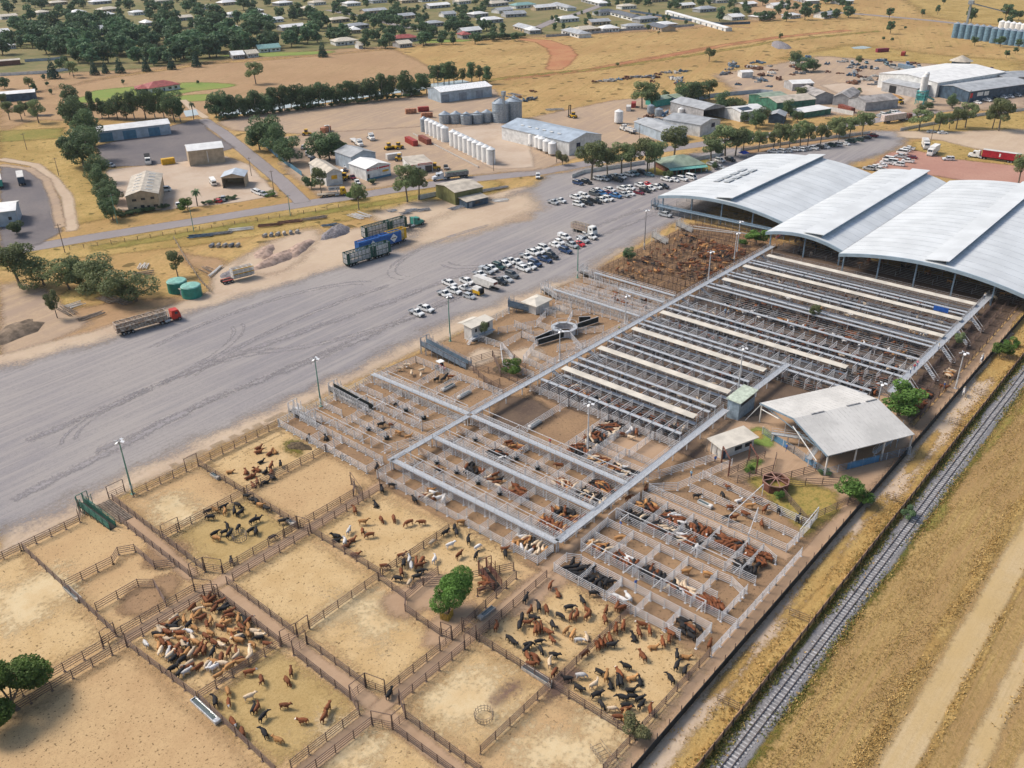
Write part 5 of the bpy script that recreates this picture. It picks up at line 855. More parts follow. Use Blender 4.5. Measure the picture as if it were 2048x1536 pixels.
# ---- the town's houses
HO = [(20, 38, 40, 0), (70, 56, 22, 0), (22, 98, 26, 0), (10, 70, 26, 0), (205, 8, 46, 0), (222, 24, 42, 0), (218, 35, 34, 0), (370, 41, 40, 0), (405, 54, 24, 0), (300, 52, 20, 0), (478, 118, 28, 0), (507, 115, 26, 0), (572, 11, 34, 0), (520, 27, 20, 0), (530, 38, 26, 0), (553, 45, 36, 0), (588, 60, 56, 0), (682, 45, 44, 0), (540, 104, 52, 1), (694, 90, 54, 0),
      (718, 58, 50, 2), (712, 67, 24, 0), (752, 27, 54, 0), (812, 38, 46, 0), (812, 84, 58, 4), (812, 95, 30, 3), (872, 53, 40, 0), (945, 68, 44, 0), (934, 77, 22, 4), (986, 46, 50, 0), (962, 34, 36, 0), (708, 12, 34, 0), (880, 16, 50, 0), (1012, 26, 34, 0), (1000, 12, 42, 0), (930, 8, 30, 0), (722, 98, 10, 0), (1032, 34, 50, 0), (1052, 16, 50, 1), (1092, 20, 50, 0), (1118, 18, 40, 2),
      (1044, 63, 42, 2), (1070, 68, 26, 0), (1140, 72, 42, 2), (1140, 44, 44, 0), (1178, 66, 54, 0), (1202, 50, 46, 2), (1222, 64, 40, 0), (1270, 59, 44, 2), (1242, 36, 54, 5), (1298, 44, 44, 0), (1336, 56, 44, 0), (1258, 18, 36, 0), (1308, 60, 36, 5), (1216, 30, 40, 5), (1376, 16, 34, 0), (1416, 24, 40, 0), (1445, 6, 30, 0), (1500, 14, 34, 0), (1560, 16, 34, 0), (1590, 37, 26, 0), (1662, 36, 34, 0), (1692, 8, 36, 0),
      (760, 6, 36, 0), (820, 6, 40, 0), (640, 10, 30, 0), (460, 10, 36, 0), (330, 6, 40, 0), (120, 10, 40, 0), (1180, 8, 44, 0), (1320, 4, 40, 0), (1600, 4, 36, 0), (475, 64, 22, 0), (620, 22, 26, 0), (900, 34, 30, 2), (1530, 40, 30, 0), (1476, 40, 30, 0), (470, 34, 30, 0), (160, 30, 34, 0), (280, 30, 30, 0), (90, 30, 30, 0), (420, 18, 30, 0), (1010, 4, 44, 0), (860, 3, 40, 0)]
RF = [m_roofw, mat('teal_roof', (.22, .38, .36), .5), m_roofg, mat('cream_roof', (.62, .55, .44), .5), m_roofr, m_roofdk]; RN = ['white-roofed', 'teal-roofed', 'grey-roofed', 'cream', 'red-roofed', 'charcoal-roofed']
random.seed(3)
for i, (x, y, w, c) in enumerate(HO):
    ang = math.radians(random.choice((6, 8, 10, 10, -24 if x > 1020 else 8))); dx = w*.41; a, b_ = (x-dx, y+dx*math.tan(ang)*.6), (x+dx, y-dx*math.tan(ang)*.6)
    s = shed('house', None, 'house', a, b_, random.uniform(10, 14), 3.1, random.uniform(1.6, 2.4), random.choice(('hip', 'hip', 'x')), RF[c] if c else random.choice((m_roofw, m_roofw, RF[2], RF[3])), random.choice((m_wallw, m_wallw, m_wallg, m_wallc)), [(.44, .5, 2.1, m_walldk)], [(.1, .2, .9, 2.1), (.26, .36, .9, 2.1), (.62, .74, .9, 2.1), (.82, .92, .9, 2.1)], over=.7)
    later(s, (RN[c] if c else 'pale-roofed')+' house', 'in the tree-filled left half of the town' if x < 640 else ('in the middle of the town' if x < 1020 else 'in the open right part of the town'), 'house')
s = shed('hall', 'broad grey-roofed hall with dark eaves among the town trees', 'hall', (200, 70), (276, 60), 28, 4, 2.6, 'x', m_roofg, m_walldk, over=1.2); shed('shed', 'long low red brick building on the left edge behind a pale fence', 'shed', (-20, 134), (42, 129), 9, 3.4, .6, 'x', m_rooft, m_wallbr)
for i in range(11): s = shed('cabin', None, 'cabin', (1330+i*11, 28+i*3.2), (1341+i*11, 31+i*3.2), 6, 2.8, .6, 'x', m_roofw, m_wallw, [(.4, .6, 2, m_walldk)]); later(s, 'small white cabin', 'in the caravan park row at the field edge', 'cabin', 'white cabins of the caravan park')
# ---- walls and long fences of the distant blocks
def wall(pts, h, m, label, t=.12, name='boundary_fence'):
    P = gl(pts); o = thing(name, label, 'fence', (*P[0], 0)); b = MB()
    for (x0, y0), (x1, y1) in zip(P, P[1:]): b.bar((x0-P[0][0], y0-P[0][1], h/2), (x1-P[0][0], y1-P[0][1], h/2), t, h)
    part('panelling', b, m, o); return o
wall([(0, 152), (90, 147), (136, 141)], 2., m_wallw, 'long pale sheet fence across the left paddock'); wall([(50, 124), (130, 119), (136, 141)], 2., m_wallb, 'bluish sheet fence around the red brick building'); wall([(1092, 74), (1160, 70), (1240, 62), (1310, 58), (1388, 52)], 1.9, m_wallg, 'grey paling fence along the near edge of the new houses'); wall([(1260, 24), (1400, 46), (1440, 50), (1500, 48)], 2.2, m_walldk, 'dark green fence in front of the caravan park')
wall([(1385, 202), (1430, 194), (1520, 186), (1545, 188)], 2.2, m_wallb, 'blue sheet fence behind the dense trees near the scrap yard'); wall([(527, 290), (560, 320), (604, 352)], 2., m_doorb, 'teal mesh fence along the side road', .1); wall([(1144, 356), (1168, 347), (1240, 336), (1290, 328)], 1.6, m_wallw, 'white panel fence beside the car park trees'); wall([(1388, 322), (1440, 312), (1445, 306)], 1.6, m_wallw, 'white panel fence behind the green-roofed office'); wall([(836, 400), (890, 388)], 1.8, m_offw, 'pale panel fence left of the olive shed'); wall([(1660, 222), (1706, 231)], 2.2, m_offw, 'pale wall with a red container behind it'); wall([(1800, 262), (1960, 232), (2060, 220)], 1.5, m_offw, 'low white rail fence along the right-hand road'); wall([(1480, 303), (1600, 285), (1740, 268)], 1.4, m_offw, 'low white fence behind the parked cars under the street trees')
P = gl([(140, 500), (250, 484), (400, 460), (560, 436), (700, 412)]); o = thing('wire_fence', 'thin wire fence with dark posts along the near side of the main road', 'fence', (*P[0], 0)); pm = MB(); pm.box(-.07, .07, -.07, .07, 0, 1.4); pm = pm.mesh('post', m_brown); b = MB()
for (x0, y0), (x1, y1) in zip(P, P[1:]):
    L = math.hypot(x1-x0, y1-y0); n = int(L/4)
    for z in (.4, .8, 1.2): b.bar((x0-P[0][0], y0-P[0][1], z), (x1-P[0][0], y1-P[0][1], z), .03)
    for k in range(n): link('post', pm, (x0-P[0][0]+(x1-x0)*k/n, y0-P[0][1]+(y1-y0)*k/n, 0), 0, o)
part('wire', b, m_dgal, o)
P = gl([(348, 478), (372, 520), (400, 562), (424, 588)]); o = thing('rail_barrier', 'low pale rail fence between the tank paddock and the gravel heaps', 'fence', (*P[0], 0)); b = MB()
for (x0, y0), (x1, y1) in zip(P, P[1:]):
    for z in (.5, 1.): b.bar((x0-P[0][0], y0-P[0][1], z), (x1-P[0][0], y1-P[0][1], z), .1)
    for k in range(5): x, y = x0-P[0][0]+(x1-x0)*k/5, y0-P[0][1]+(y1-y0)*k/5; b.box(x-.08, x+.08, y-.08, y+.08, 0, 1.1)
part('railing', b, m_wood, o)
# ---- power poles
for i, (x, y, h, n_) in enumerate(((130, 505, 10, 'leftmost, by the dark gravel drive'), (235, 447, 11, 'green, beside the two-storey office'), (388, 463, 9, 'opposite the round green bush'), (548, 385, 9, 'on the side road verge near the wash bay'), (581, 432, 8, 'light green, on the near road verge'), (503, 352, 8, 'at the white cars by the hedge'), (54, 300, 8, 'thin, on the dry grass upper left'), (118, 352, 8, 'thin, beside the looping dirt track'), (987, 342, 9, 'at the end of the long row of white silos'), (1298, 342, 10, 'between the car park trees'), (1113, 325, 9, 'at the corner of the seed shed'), (1278, 285, 9, 'behind the cream truck with a load'), (1858, 300, 12, 'at the white trucks on the right'), (1935, 215, 9, 'in front of the dark showroom'))):
    o = thing('power_pole', f'power pole {n_}', 'pole', (*G(x, y), 0)); b = MB(); b.tube((0, 0, 0), (0, 0, h), .16, .1, 8); part('pole', b, m_gmast if 'green' in n_ else m_wood, o); b = MB(); b.bar((-1.1, 0, h-.5), (1.1, 0, h-.5), .14); part('crossarm', b, m_wood, o)
# ---- water tanks
for x, y, n_, r in ((357, 582, 'rear of the pair', 2.9), (385, 592, 'front of the pair', 2.9)):
    o = thing('water_tank', f'round green water tank, {n_} beside the truck yard', 'water tank', (*G(x, y), 0)); b = MB(); b.lathe([(r, 0), (r, 3.3)], 24); part('wall', b, mat('tank_green', (.035, .24, .19), .5, 0, .12, .6), o); b = MB(); b.lathe([(r+.05, 3.25), (r-.2, 3.5), (.6, 3.75), (.1, 3.8)], 24); part('lid', b, mat('tank_lid_green', (.22, .45, .38), .5, 0, .15, .8), o)
o = thing('pump_hut', 'tiny blue-grey pump hut between the two green tanks', 'hut', (*G(371, 590), 0)); b = MB(); b.box(-1, 1, -1, 1, 0, 2); part('wall', b, m_wallb, o); b = MB(); b.box(-1.3, 1.3, -1.3, 1.3, 2, 2.12); part('roof', b, m_rooft, o)
# ---- containers, heaps, feed rings and troughs
def container(px, py, hd, L, m, label, W=2.44, H=2.6):
    o = thing('shipping_container', label, 'container', (*G(px, py), 0), wdir(px, py, hd)); b = MB(); b.box(-L/2, L/2, -W/2, W/2, .1, H)
    for k in range(int(L/.45)): x = -L/2+.3+k*.45; b.box(x, x+.18, -W/2-.04, W/2+.04, .25, H-.12)
    part('body', b, m, o); b = MB(); b.box(L/2, L/2+.06, -W/2+.1, -.03, .25, H-.15); b.box(L/2, L/2+.06, .03, W/2-.1, .25, H-.15); part('door', b, m, o); return o
m_cr = mat('red_container', (.36, .045, .035), .55, 0, .15, .8); m_co = mat('orange_container', (.5, .22, .12), .6, 0, .25, .8); m_cy = mat('yellow_paint', (.66, .38, .02), .5, 0, .1, .8); m_cd = mat('rust_container', (.25, .075, .05), .6, 0, .2, .8)
for a in ((823, 288, -28, 11, m_cr, 'bright red shipping container, left of the pair by the white silos'), (850, 285, -28, 11, m_cd, 'rusty red shipping container, right of the pair by the white silos'), (822, 227, 4, 6, m_co, 'faded orange container with white panel on the dirt block'), (847, 223, 4, 6, m_cr, 'open red container behind two orange ones on the dirt block'), (854, 235, 4, 6, m_co, 'orange and white container in front of the open red one'), (337, 328, 8, 5.6, m_cy, 'yellow container with white lid beside the tall tan shed'), (1267, 214, 80, 6, m_cr, 'dark red container standing on end of the stack near the teal shed'), (1257, 221, 80, 6, m_offw, 'white container beside the dark red one near the teal shed'),
          (1692, 222, -18, 12, m_cd, 'long rusty red container behind the pale wall'), (1764, 104, 4, 10, mat('maroon_paint', (.25, .03, .06), .6), 'maroon container among the far scrap'), (1806, 111, 40, 6, m_cr, 'small red container among the far scrap'), (1812, 138, -12, 14, m_steelblue, 'long blue-grey trailer box in the scrap yard'), (652, 264, 20, 6, m_co, 'orange and white container at the edge of the dirt block'), (655, 262, 100, 4, m_offw, 'small pale container beside the orange one at the dirt block edge'), (788, 318, 8, 7, m_offw, 'white site caravan behind the yellow machines'), (822, 190, 6, 11, m_offw, 'faded white trailer body beside the canal trees')): container(*a)
def heap(px, py, rx, ry, h, m, label, name='gravel_heap'):
    o = thing(name, label, 'heap', (*G(px, py), 0), random.random()); b = MB(); n = 18; rings = [(1, 0), (.8, .45), (.5, .8), (.2, 1)]
    k0 = len(b.v)
    for r_, z in rings:
        for i in range(n): a = 2*math.pi*i/n; q = r_*(1+.14*math.sin(3*a+px)+.1*math.sin(7*a+py)); b.v.append((rx*q*math.cos(a), ry*q*math.sin(a), h*z*(1+.12*math.sin(5*a))))
    for j in range(3):
        for i in range(n): q = (i+1) % n; b.f.append((k0+j*n+i, k0+j*n+q, k0+(j+1)*n+q, k0+(j+1)*n+i)); b.mi.append(0)
    b.f.append(tuple(k0+3*n+i for i in range(n))); b.mi.append(0); part('heap', b, m, o, True); return o
m_gh = mat('gravel_grey', (.24, .22, .23), .95, 0, .2, 1.5); m_ph = mat('pink_dirt_heap', (.42, .30, .24), .95, 0, .2, .8); m_dh = mat('dung', (.12, .085, .05), .95, 0, .3, 2.)
for a in ((672, 465, 8, 4, 2., m_gh, 'low grey gravel heap behind the stock crates'), (460, 548, 4, 2.5, .8, m_gh, 'small grey gravel heap near the pale trailer'), (552, 520, 10, 3.5, 1.6, m_ph, 'pinkish dirt heap on the pale apron'), (600, 497, 9, 3, 1.3, m_ph, 'second pinkish dirt heap on the pale apron'), (530, 505, 7, 3, 1.2, m_ph, 'leftmost pinkish dirt heap on the pale apron')): heap(*a)
heap(1002, 738, 3.2, 1.8, .7, m_dh, 'dark dung heap below the largest loading ramp', 'dung_heap'); heap(597, 893, 1.6, 3., .5, m_dh, 'dark dung heap in the pen of lying cattle', 'dung_heap'); heap(30, 665, 9, 5, 1.6, m_pad and mat('earth_bank', (.23, .17, .12), .95, 0, .25, .5), 'dark earth bank at the left picture edge', 'earth_bank'); heap(1560, 92, 20, 6, 3, m_gh, 'low dark rubble mound in the golden field', 'rubble_heap')
def trough(x, y, rz, L, label, m, w=.9):
    o = thing('water_trough', label, 'trough', (x, y, 0), rz); b = MB(); b.box(-L/2, L/2, -w/2, -w/2+.1, .15, .65); b.box(-L/2, L/2, w/2-.1, w/2, .15, .65); b.box(-L/2, -L/2+.1, -w/2+.1, w/2-.1, .15, .65); b.box(L/2-.1, L/2, -w/2+.1, w/2-.1, .15, .65); b.box(-L/2+.1, L/2-.1, -w/2+.1, w/2-.1, .15, .3); part('basin', b, m, o)
    b = MB(); b.box(-L/2+.1, L/2-.1, -w/2+.1, w/2-.1, .5, .52); part('water', b, mat('trough_water', (.10, .13, .13), .06, 0, .1, 1., spec=.8), o); b = MB(); b.box(-L/2+.1, -L/2+.7, -w/2, w/2, .62, .7); part('float_cover', b, m, o)
trough(37.9, 92.2, math.pi/2, 6.4, 'shiny long water trough under the fence of the trough pen', mat('bright_trough', (.72, .74, .76), .25, .4, .2, 3.)); trough(73.1, 60.3, math.pi/2, 5.6, 'long grey trough under the fence by the wet mud patch', m_conc2); trough(37.3, 131, math.pi/2, 5, 'grey stone-edged trough along the far left inner fence', m_conc2)
trough(128.2, 106.4, .0, 4, 'white concrete trough on the fence between bare brown pens', m_offw); trough(128.4, 133, 0, 4, 'white concrete trough beside the two black cattle', m_offw); trough(128.2, 127.6, 0, 4, 'white concrete trough in the bare pen by the ramp', m_offw); trough(72.2, 143, math.pi/2, 2.6, 'pale trough on the fence left of the lying cattle', m_conc2); trough(72.6, 118.8, math.pi/2, 2.4, 'grey trough at the middle lane corner', m_conc2); trough(78, 74.9, 0, 3.4, 'pale trough under the fence of the grazing brown cattle', m_conc2); trough(126, 63, 1.5, 3, 'pale trough in the bull pens', m_offw)
for X, Y in ((104.2, 106.8), (104.2, 95.3), (104.2, 100.9), (115.6, 112.4), (115.6, 100.8), (115.6, 95.2), (104, 133.2), (114.9, 133), (104, 127.4), (114.9, 127.3), (104.1, 112.4)):
    o = thing('corner_trough', None, 'trough', (X, Y, 0)); later(o, 'small round dark drinking trough', 'at a crossing of the galvanised pens', 'trough', 'round troughs at the pen crossings'); b = MB(); b.lathe([(.55, 0), (.6, .6), (.52, .6), (.5, .4)], 14); part('basin', b, m_black, o)
def hay_ring(px, py, r, label):
    o = thing('hay_ring', label, 'hay ring', (*G(px, py), 0)); b = MB(); n = 18
    for k in range(n):
        a, c = 2*math.pi*k/n, 2*math.pi*(k+1)/n; p, q = (r*math.cos(a), r*math.sin(a)), (r*math.cos(c), r*math.sin(c))
        for z in (.08, .6, 1.1): b.bar((*p, z), (*q, z), .05)
        b.bar((*p, 0), (p[0]*1.12, p[1]*1.12, 1.15), .05)
    part('ring', b, m_wood, o)
hay_ring(968, 1436, 1.25, 'round pipe hay ring in the empty straw pen'); hay_ring(480, 1078, 1.2, 'round pipe hay ring near the black cattle')
o = thing('hay_rack', 'thin rectangular pipe rack lying in the bottom straw pen', 'rack', (*G(1210, 1518), 0), 1.2); b = MB()
for y in (-.8, .8): b.bar((-2.4, y, .1), (2.4, y, .1), .05); b.bar((-2.4, y, .9), (2.4, y, .9), .05)
for k in range(9): b.bar((-2.4+k*.6, -.8, .1), (-2.4+k*.6, .8, .1), .04); b.bar((-2.4+k*.6, .8, .1), (-2.4+k*.6, .8, .9), .04)
part('rack', b, m_wood, o)
o = thing('tree_guard', 'small yellow timber guard under the bushy yard tree', 'guard', (*G(894, 1236), 0), .3); b = MB()
for k in range(5): b.box(-.75+k*.36, -.5+k*.36, -.7, -.62, 0, 1.5); b.box(-.78, -.7, -.6+k*.3, -.4+k*.3, 0, 1.5)
part('slats', b, m_signy and mat('yellow_timber', (.50, .33, .06), .7, 0, .2, 2.), o)
# ---- scrap and stacked materials
random.seed(11); m_sc = [mat('scrap_rust', (.19, .095, .06), .8, .1, .3, 1., rnd=.3), mat('scrap_grey', (.24, .25, .27), .7, .2, .25, 1., rnd=.3), mat('scrap_white', (.50, .49, .47), .7, 0, .25, 1., rnd=.2), mat('scrap_blue', (.10, .17, .25), .7, 0, .3, 1., rnd=.3)]
def scrapmesh(k, m):
    b = MB(); r = random.Random(k)
    for i in range(9):
        x, y, a, L, h = r.uniform(-2.6, 2.6), r.uniform(-1.6, 1.6), r.uniform(-.5, .5), r.uniform(.8, 2.6), r.uniform(.3, 1.3); dx, dy = math.cos(a)*L/2, math.sin(a)*L/2
        if i % 3: b.bar((x-dx, y-dy, h*.5+.05), (x+dx, y+dy, h*.5+r.uniform(0, .4)), r.uniform(.3, .9), h)
        else: b.tube((x-dx, y-dy, .4), (x+dx, y+dy, .5), .35, .35, 8)
    return b.mesh('scrap', m)
SM = [scrapmesh(k, m_sc[k % 4]) for k in range(12)]
SP = [(1500+random.uniform(-50, 50), 134+random.uniform(-8, 8)) for _ in range(12)]+[(1190+k*16+random.uniform(-4, 4), 165-k*1.9+random.uniform(-2, 2)) for k in range(12)]+[(1300+random.uniform(0, 60), 160+random.uniform(-10, 12)) for _ in range(9)]+[(random.uniform(1570, 1720), random.uniform(112, 150)) for _ in range(26)]+[(random.uniform(1700, 1840), random.uniform(118, 170)) for _ in range(34)]+[(random.uniform(1850, 1960), random.uniform(134, 152)) for _ in range(14)]+[(random.uniform(1960, 2046), random.uniform(140, 160)) for _ in range(12)]+[(random.uniform(1440, 1560), random.uniform(146, 175)) for _ in range(14)]+[(random.uniform(1280, 1345), random.uniform(225, 255)) for _ in range(7)]+[(random.uniform(1020, 1070), random.uniform(182, 205)) for _ in range(6)]
for i, (x, y) in enumerate(SP):
    o = tag(link('scrap_pile', SM[i % 12], (*G(x, y), 0), random.uniform(0, 6.3), None, random.uniform(.7, 1.5)), group='scrap piles of the wrecking yard'); k = i % 4; later(o, ('rusty', 'grey metal', 'pale sheet', 'dark blue')[k]+' scrap pile', 'in the sprawling wrecking yards upper right' if x > 1400 else 'strewn over the golden field by the silos', 'scrap', 'scrap piles of the wrecking yard')
m_st = mat('stacked_steel', (.36, .38, .42), .6, .2, .25, 1.5, rnd=.2)
def stack(px, py, hd, L, label, n=8, m=None, w=3.):
    o = thing('pipe_stack', label, 'stack', (*G(px, py), 0), wdir(px, py, hd)); b = MB(); r = random.Random(int(px*3+py))
    for k in range(n): y = -w/2+w*k/n; b.bar((-L/2+r.uniform(-.5, .5), y+r.uniform(-.3, .3), .2+r.uniform(0, .5)), (L/2+r.uniform(-.6, .6), y+r.uniform(-.3, .3), .2+r.uniform(0, .5)), .16, .2)
    part('lengths', b, m or m_st, o)
for a in ((720, 433, -18, 8, 'stack of grey yard panels under the lone roadside tree', 10, m_galv, 6), (785, 423, 10, 3, 'small white stack of panels left of the pipes'), (810, 428, 12, 4, 'bluish pipe stack, left of three beside the pale apron'), (822, 422, 8, 4, 'bluish pipe stack, middle of three beside the pale apron'), (846, 421, 8, 5, 'bluish pipe stack, top one beside the pale apron'), (915, 416, 14, 7, 'pale pipes lying in front of the dark kiosk'), (985, 380, 10, 14, 'dark trailer frame and steel right of the olive shed', 8, m_dgal), (1000, 402, 6, 6, 'heap of white scrap right of the dark kiosk', 6, m_white),
          (220, 600, -22, 7, 'long grey timber stack beside the spreading trees', 10, m_wood, 4), (247, 605, -18, 6, 'second grey timber stack beside the spreading trees', 8, m_wood, 3), (135, 623, -30, 9, 'old rails lying beside the slanting paddock fence', 6, m_wood), (183, 634, 18, 7, 'scattered grey beams above the red truck trailer', 6, m_wood), (150, 612, 20, 4, 'small pile of pale rubble on the bare paddock', 6, m_offw), (285, 535, 60, 5, 'pale junk pile behind the sapling', 8, m_offw), (288, 548, 5, 6, 'flat junk pile in front of the pale junk', 6, m_wood), (430, 545, 42, 9, 'long pale beams leaning by the gravel heaps', 4, m_offw, 1.2), (415, 540, -25, 5, 'dark frame beside the long pale beams', 4, m_wood), (400, 474, 6, 8, 'grey machinery row at the wire fence, left', 9, m_sc[3]), (440, 468, 6, 8, 'grey machinery row at the wire fence, middle', 9, m_sc[1]), (482, 460, 6, 8, 'pale machinery row at the wire fence, right', 9, m_offw),
          (540, 452, 5, 8, 'brown junk row on the mossy verge, left', 9, m_sc[0]), (580, 446, 6, 9, 'brown junk row on the mossy verge, middle', 9, m_sc[0]), (630, 438, 6, 9, 'brown junk row on the mossy verge, right', 9, m_wood), (660, 452, 4, 6, 'teal junk beside the grey gravel heap', 6, m_sc[3]), (90, 232, 0, 9, 'dark farm machinery beside the left dirt track', 9, m_sc[1], 5), (1030, 190, -10, 9, 'grey machinery by the large elevator silos', 8, m_sc[1]), (1110, 220, 0, 10, 'pale steel frames behind the seed shed', 8, m_sc[2], 5)): stack(*a)
for i in range(11):
    x, y = (424+i*13, 494-i*.2) if i < 5 else (530+(i-5)*13, 474-(i-5)*1.5); o = thing('concrete_pipe', None, 'pipe', (*G(x, y), 0), random.random()); later(o, 'short grey concrete pipe', 'lined up on the mossy verge', 'pipe', 'concrete pipes on the verge'); b = MB(); b.tube((-1, 0, .6), (1, 0, .6), .62, .62, 12); part('pipe', b, m_conc2 if i % 3 else m_sc[1], o)
o = thing('gazebo', 'bright blue market tent under the street trees', 'tent', (*G(1487, 316), 0), .5); b = MB(); b.lathe([(2.6, 2.3), (.2, 3.3), (.05, 3.3)], 4); part('canopy', b, mat('blue_canopy', (.02, .07, .42), .6), o); b = MB(); [b.bar((x, y, 0), (x, y, 2.3), .06) for x in (-1.7, 1.7) for y in (-1.7, 1.7)]; part('leg', b, m_white, o)
o = thing('sign_board', 'blue sign board hung in the covered rows', 'sign', (*G(1877, 640), 0), 1.6); b = MB(); b.box(-1.9, 1.9, -.06, .06, 2.5, 3.8); part('board', b, mat('bright_blue', (.03, .12, .45), .5), o); b = MB(); b.box(-1.2, 1.2, -.09, -.06, 3, 3.3); part('lettering', b, m_white, o); b = MB(); b.bar((-1.7, 0, 0), (-1.7, 0, 3.6), .1); b.bar((1.7, 0, 0), (1.7, 0, 3.6), .1); part('post', b, m_galv, o)
# water in the canal and the small pond
m_water = NT('canal_water'); bb = m_water.add('BsdfPrincipled', Roughness=.08); bb.inputs['Base Color'].default_value = (.34, .37, .38, 1); bb.inputs['Specular IOR Level'].default_value = 1.; m_water.link(bb.outputs[0], m_water.out.inputs[0]); m_water = m_water.m
for nm, pts in (('water', [(436, 222), (520, 212), (620, 200), (700, 190), (770, 180), (860, 168), (925, 160), (940, 164), (880, 174), (790, 187), (700, 199), (620, 210), (520, 224), (440, 234)]), ('water', [(366, 222), (392, 219), (398, 230), (372, 234)]), ('water', [(1702, 95), (1725, 92), (1744, 95), (1730, 98), (1708, 98)])):
    P = gl(pts); b = MB(); b.face([(x, y, .12) for x, y in P]); tag(link(nm, b.mesh('water', m_water)), kind='structure')
# ================================================================ TREES AND SHRUBS
def leafmat(name, c, c2):
    t = NT(name); b = t.add('BsdfPrincipled', Roughness=.65); b.inputs['Specular IOR Level'].default_value = .2; tc = t.add('TexCoord').outputs['Object']
    f = t.ramp(t.noise(tc, .55, 3), .35, .65); col = t.mix(f, c, c2); f2 = t.ramp(t.noise(tc, 3.5, 2), .35, .7); col = t.mix(t.math('MULTIPLY', f2, .6), col, tuple(v*1.7 for v in c2))
    oi = t.add('ObjectInfo').outputs['Random']; hs = t.add('HueSaturation'); t.link(col, hs.inputs['Color']); mr = t.add('MapRange'); t.link(oi, mr.inputs['Value']); mr.inputs['To Min'].default_value = .75; mr.inputs['To Max'].default_value = 1.3; t.link(mr.outputs[0], hs.inputs['Value'])
    mr2 = t.add('MapRange'); t.link(oi, mr2.inputs['Value']); mr2.inputs['To Min'].default_value = .485; mr2.inputs['To Max'].default_value = .515; t.link(mr2.outputs[0], hs.inputs['Hue'])
    t.link(hs.outputs[0], b.inputs['Base Color']); tr = t.add('BsdfTranslucent'); t.link(hs.outputs[0], tr.inputs['Color']); mx = t.n.new('ShaderNodeMixShader'); mx.inputs[0].default_value = .25
    t.link(b.outputs[0], mx.inputs[1]); t.link(tr.outputs[0], mx.inputs[2]); t.link(mx.outputs[0], t.out.inputs[0]); return t.m
LM = {'e': leafmat('gum_leaf', (.125, .16, .07), (.185, .215, .10)), 'd': leafmat('dark_leaf', (.07, .115, .055), (.115, .16, .075)), 'g': leafmat('bright_leaf', (.06, .125, .025), (.115, .20, .045)), 'o': leafmat('olive_leaf', (.16, .17, .075), (.22, .22, .11)), 't': leafmat('town_leaf', (.06, .115, .06), (.105, .165, .08)), 'c': leafmat('pine_needle', (.025, .06, .045), (.045, .09, .06))}
m_bark = mat('grey_bark', (.20, .165, .13), .9, 0, .3, 2.); m_barkp = mat('pale_bark', (.34, .30, .25), .9, 0, .25, 2.)
def crown_mesh(seed, n, ls, shape, lm):
    """leaf clusters through the crown volume: sub-crowns, each a ragged shell of small quads"""
    r = np.random.default_rng(seed); v = []
    if shape == 'cone': cl = [(0, 0, z, .42*(1.02-z)+.04, .14) for z in np.linspace(.08, .96, 9)]
    elif shape == 'palm': cl = []
    else:
        nb = {'spread': 20, 'round': 15, 'tall': 14, 'shrub': 9}[shape]; cl = []
        for i in range(nb):
            a = r.uniform(0, 6.28); q = math.sqrt(r.uniform(.02, 1))
            if shape == 'spread': z = r.uniform(.42, .88); R = .34*(1-.6*abs(z-.6)); s = r.uniform(.09, .165)
            elif shape == 'round': z = r.uniform(.22, .82); R = .36*(1-1.25*(z-.48)**2*2.2); s = r.uniform(.13, .22)
            elif shape == 'tall': z = r.uniform(.25, .9); R = .2*(1-.5*abs(z-.5)); s = r.uniform(.12, .18)
            else: z = r.uniform(.2, .75); R = .42; s = r.uniform(.15, .27)
            cl.append((R*q*math.cos(a), R*q*math.sin(a), z, s, s*r.uniform(.62, .85)))
    w = np.array([c[3]**2 for c in cl]); w = w/w.sum(); N = len(cl); idx = r.choice(N, n, p=w); C = np.array(cl)[idx]
    d = r.normal(size=(n, 3)); d /= np.linalg.norm(d, axis=1)[:, None]; rad = r.uniform(.55, 1.08, n)**.6; P = C[:, :3]+d*np.c_[C[:, 3], C[:, 3], C[:, 4]]*rad[:, None]
    nrm = d*.5+r.normal(size=(n, 3))*.6+np.array([0, 0, .45]); nrm /= np.linalg.norm(nrm, axis=1)[:, None]; a = np.cross(nrm, r.normal(size=(n, 3))); a /= np.linalg.norm(a, axis=1)[:, None]; b = np.cross(nrm, a)
    s = ls*r.uniform(.6, 1.35, n)[:, None]; a *= s; b *= s*.62
    V = np.stack([P-a, P-b*.9, P+a, P+b*.9], 1).reshape(-1, 3); F = np.arange(4*n).reshape(n, 4)
    me = bpy.data.meshes.new('crown'); me.from_pydata(V.tolist(), [], F.tolist()); me.materials.append(lm); return me
def trunk_mesh(seed, shape, m):
    r = random.Random(seed); b = MB(); th = {'spread': .42, 'round': .25, 'tall': .3, 'shrub': .15, 'cone': .2, 'palm': .8}[shape]; q = Vector((r.uniform(-.04, .04), r.uniform(-.04, .04), th)); b.tube((0, 0, -.01), q, .03, .02, 7)
    if shape != 'cone':
        for k in range(6): a = k*1.05+r.random(); e = q+Vector((math.cos(a)*r.uniform(.12, .28), math.sin(a)*r.uniform(.12, .28), r.uniform(.18, .38))); b.tube(q*.9, e, .015, .006, 5)
    else: b.tube(q, (0, 0, .9), .02, .005, 6)
    return b.mesh('trunk', m)
TK = {}
def tkind(key, n, ls, shape, lm, bark=None, nv=3): TK[key] = [(crown_mesh(hash(key) % 999+7*i if 0 else sum(map(ord, key))*13+i, n, ls, shape, LM[lm]), trunk_mesh(i+len(key), shape, bark or m_bark)) for i in range(nv)]
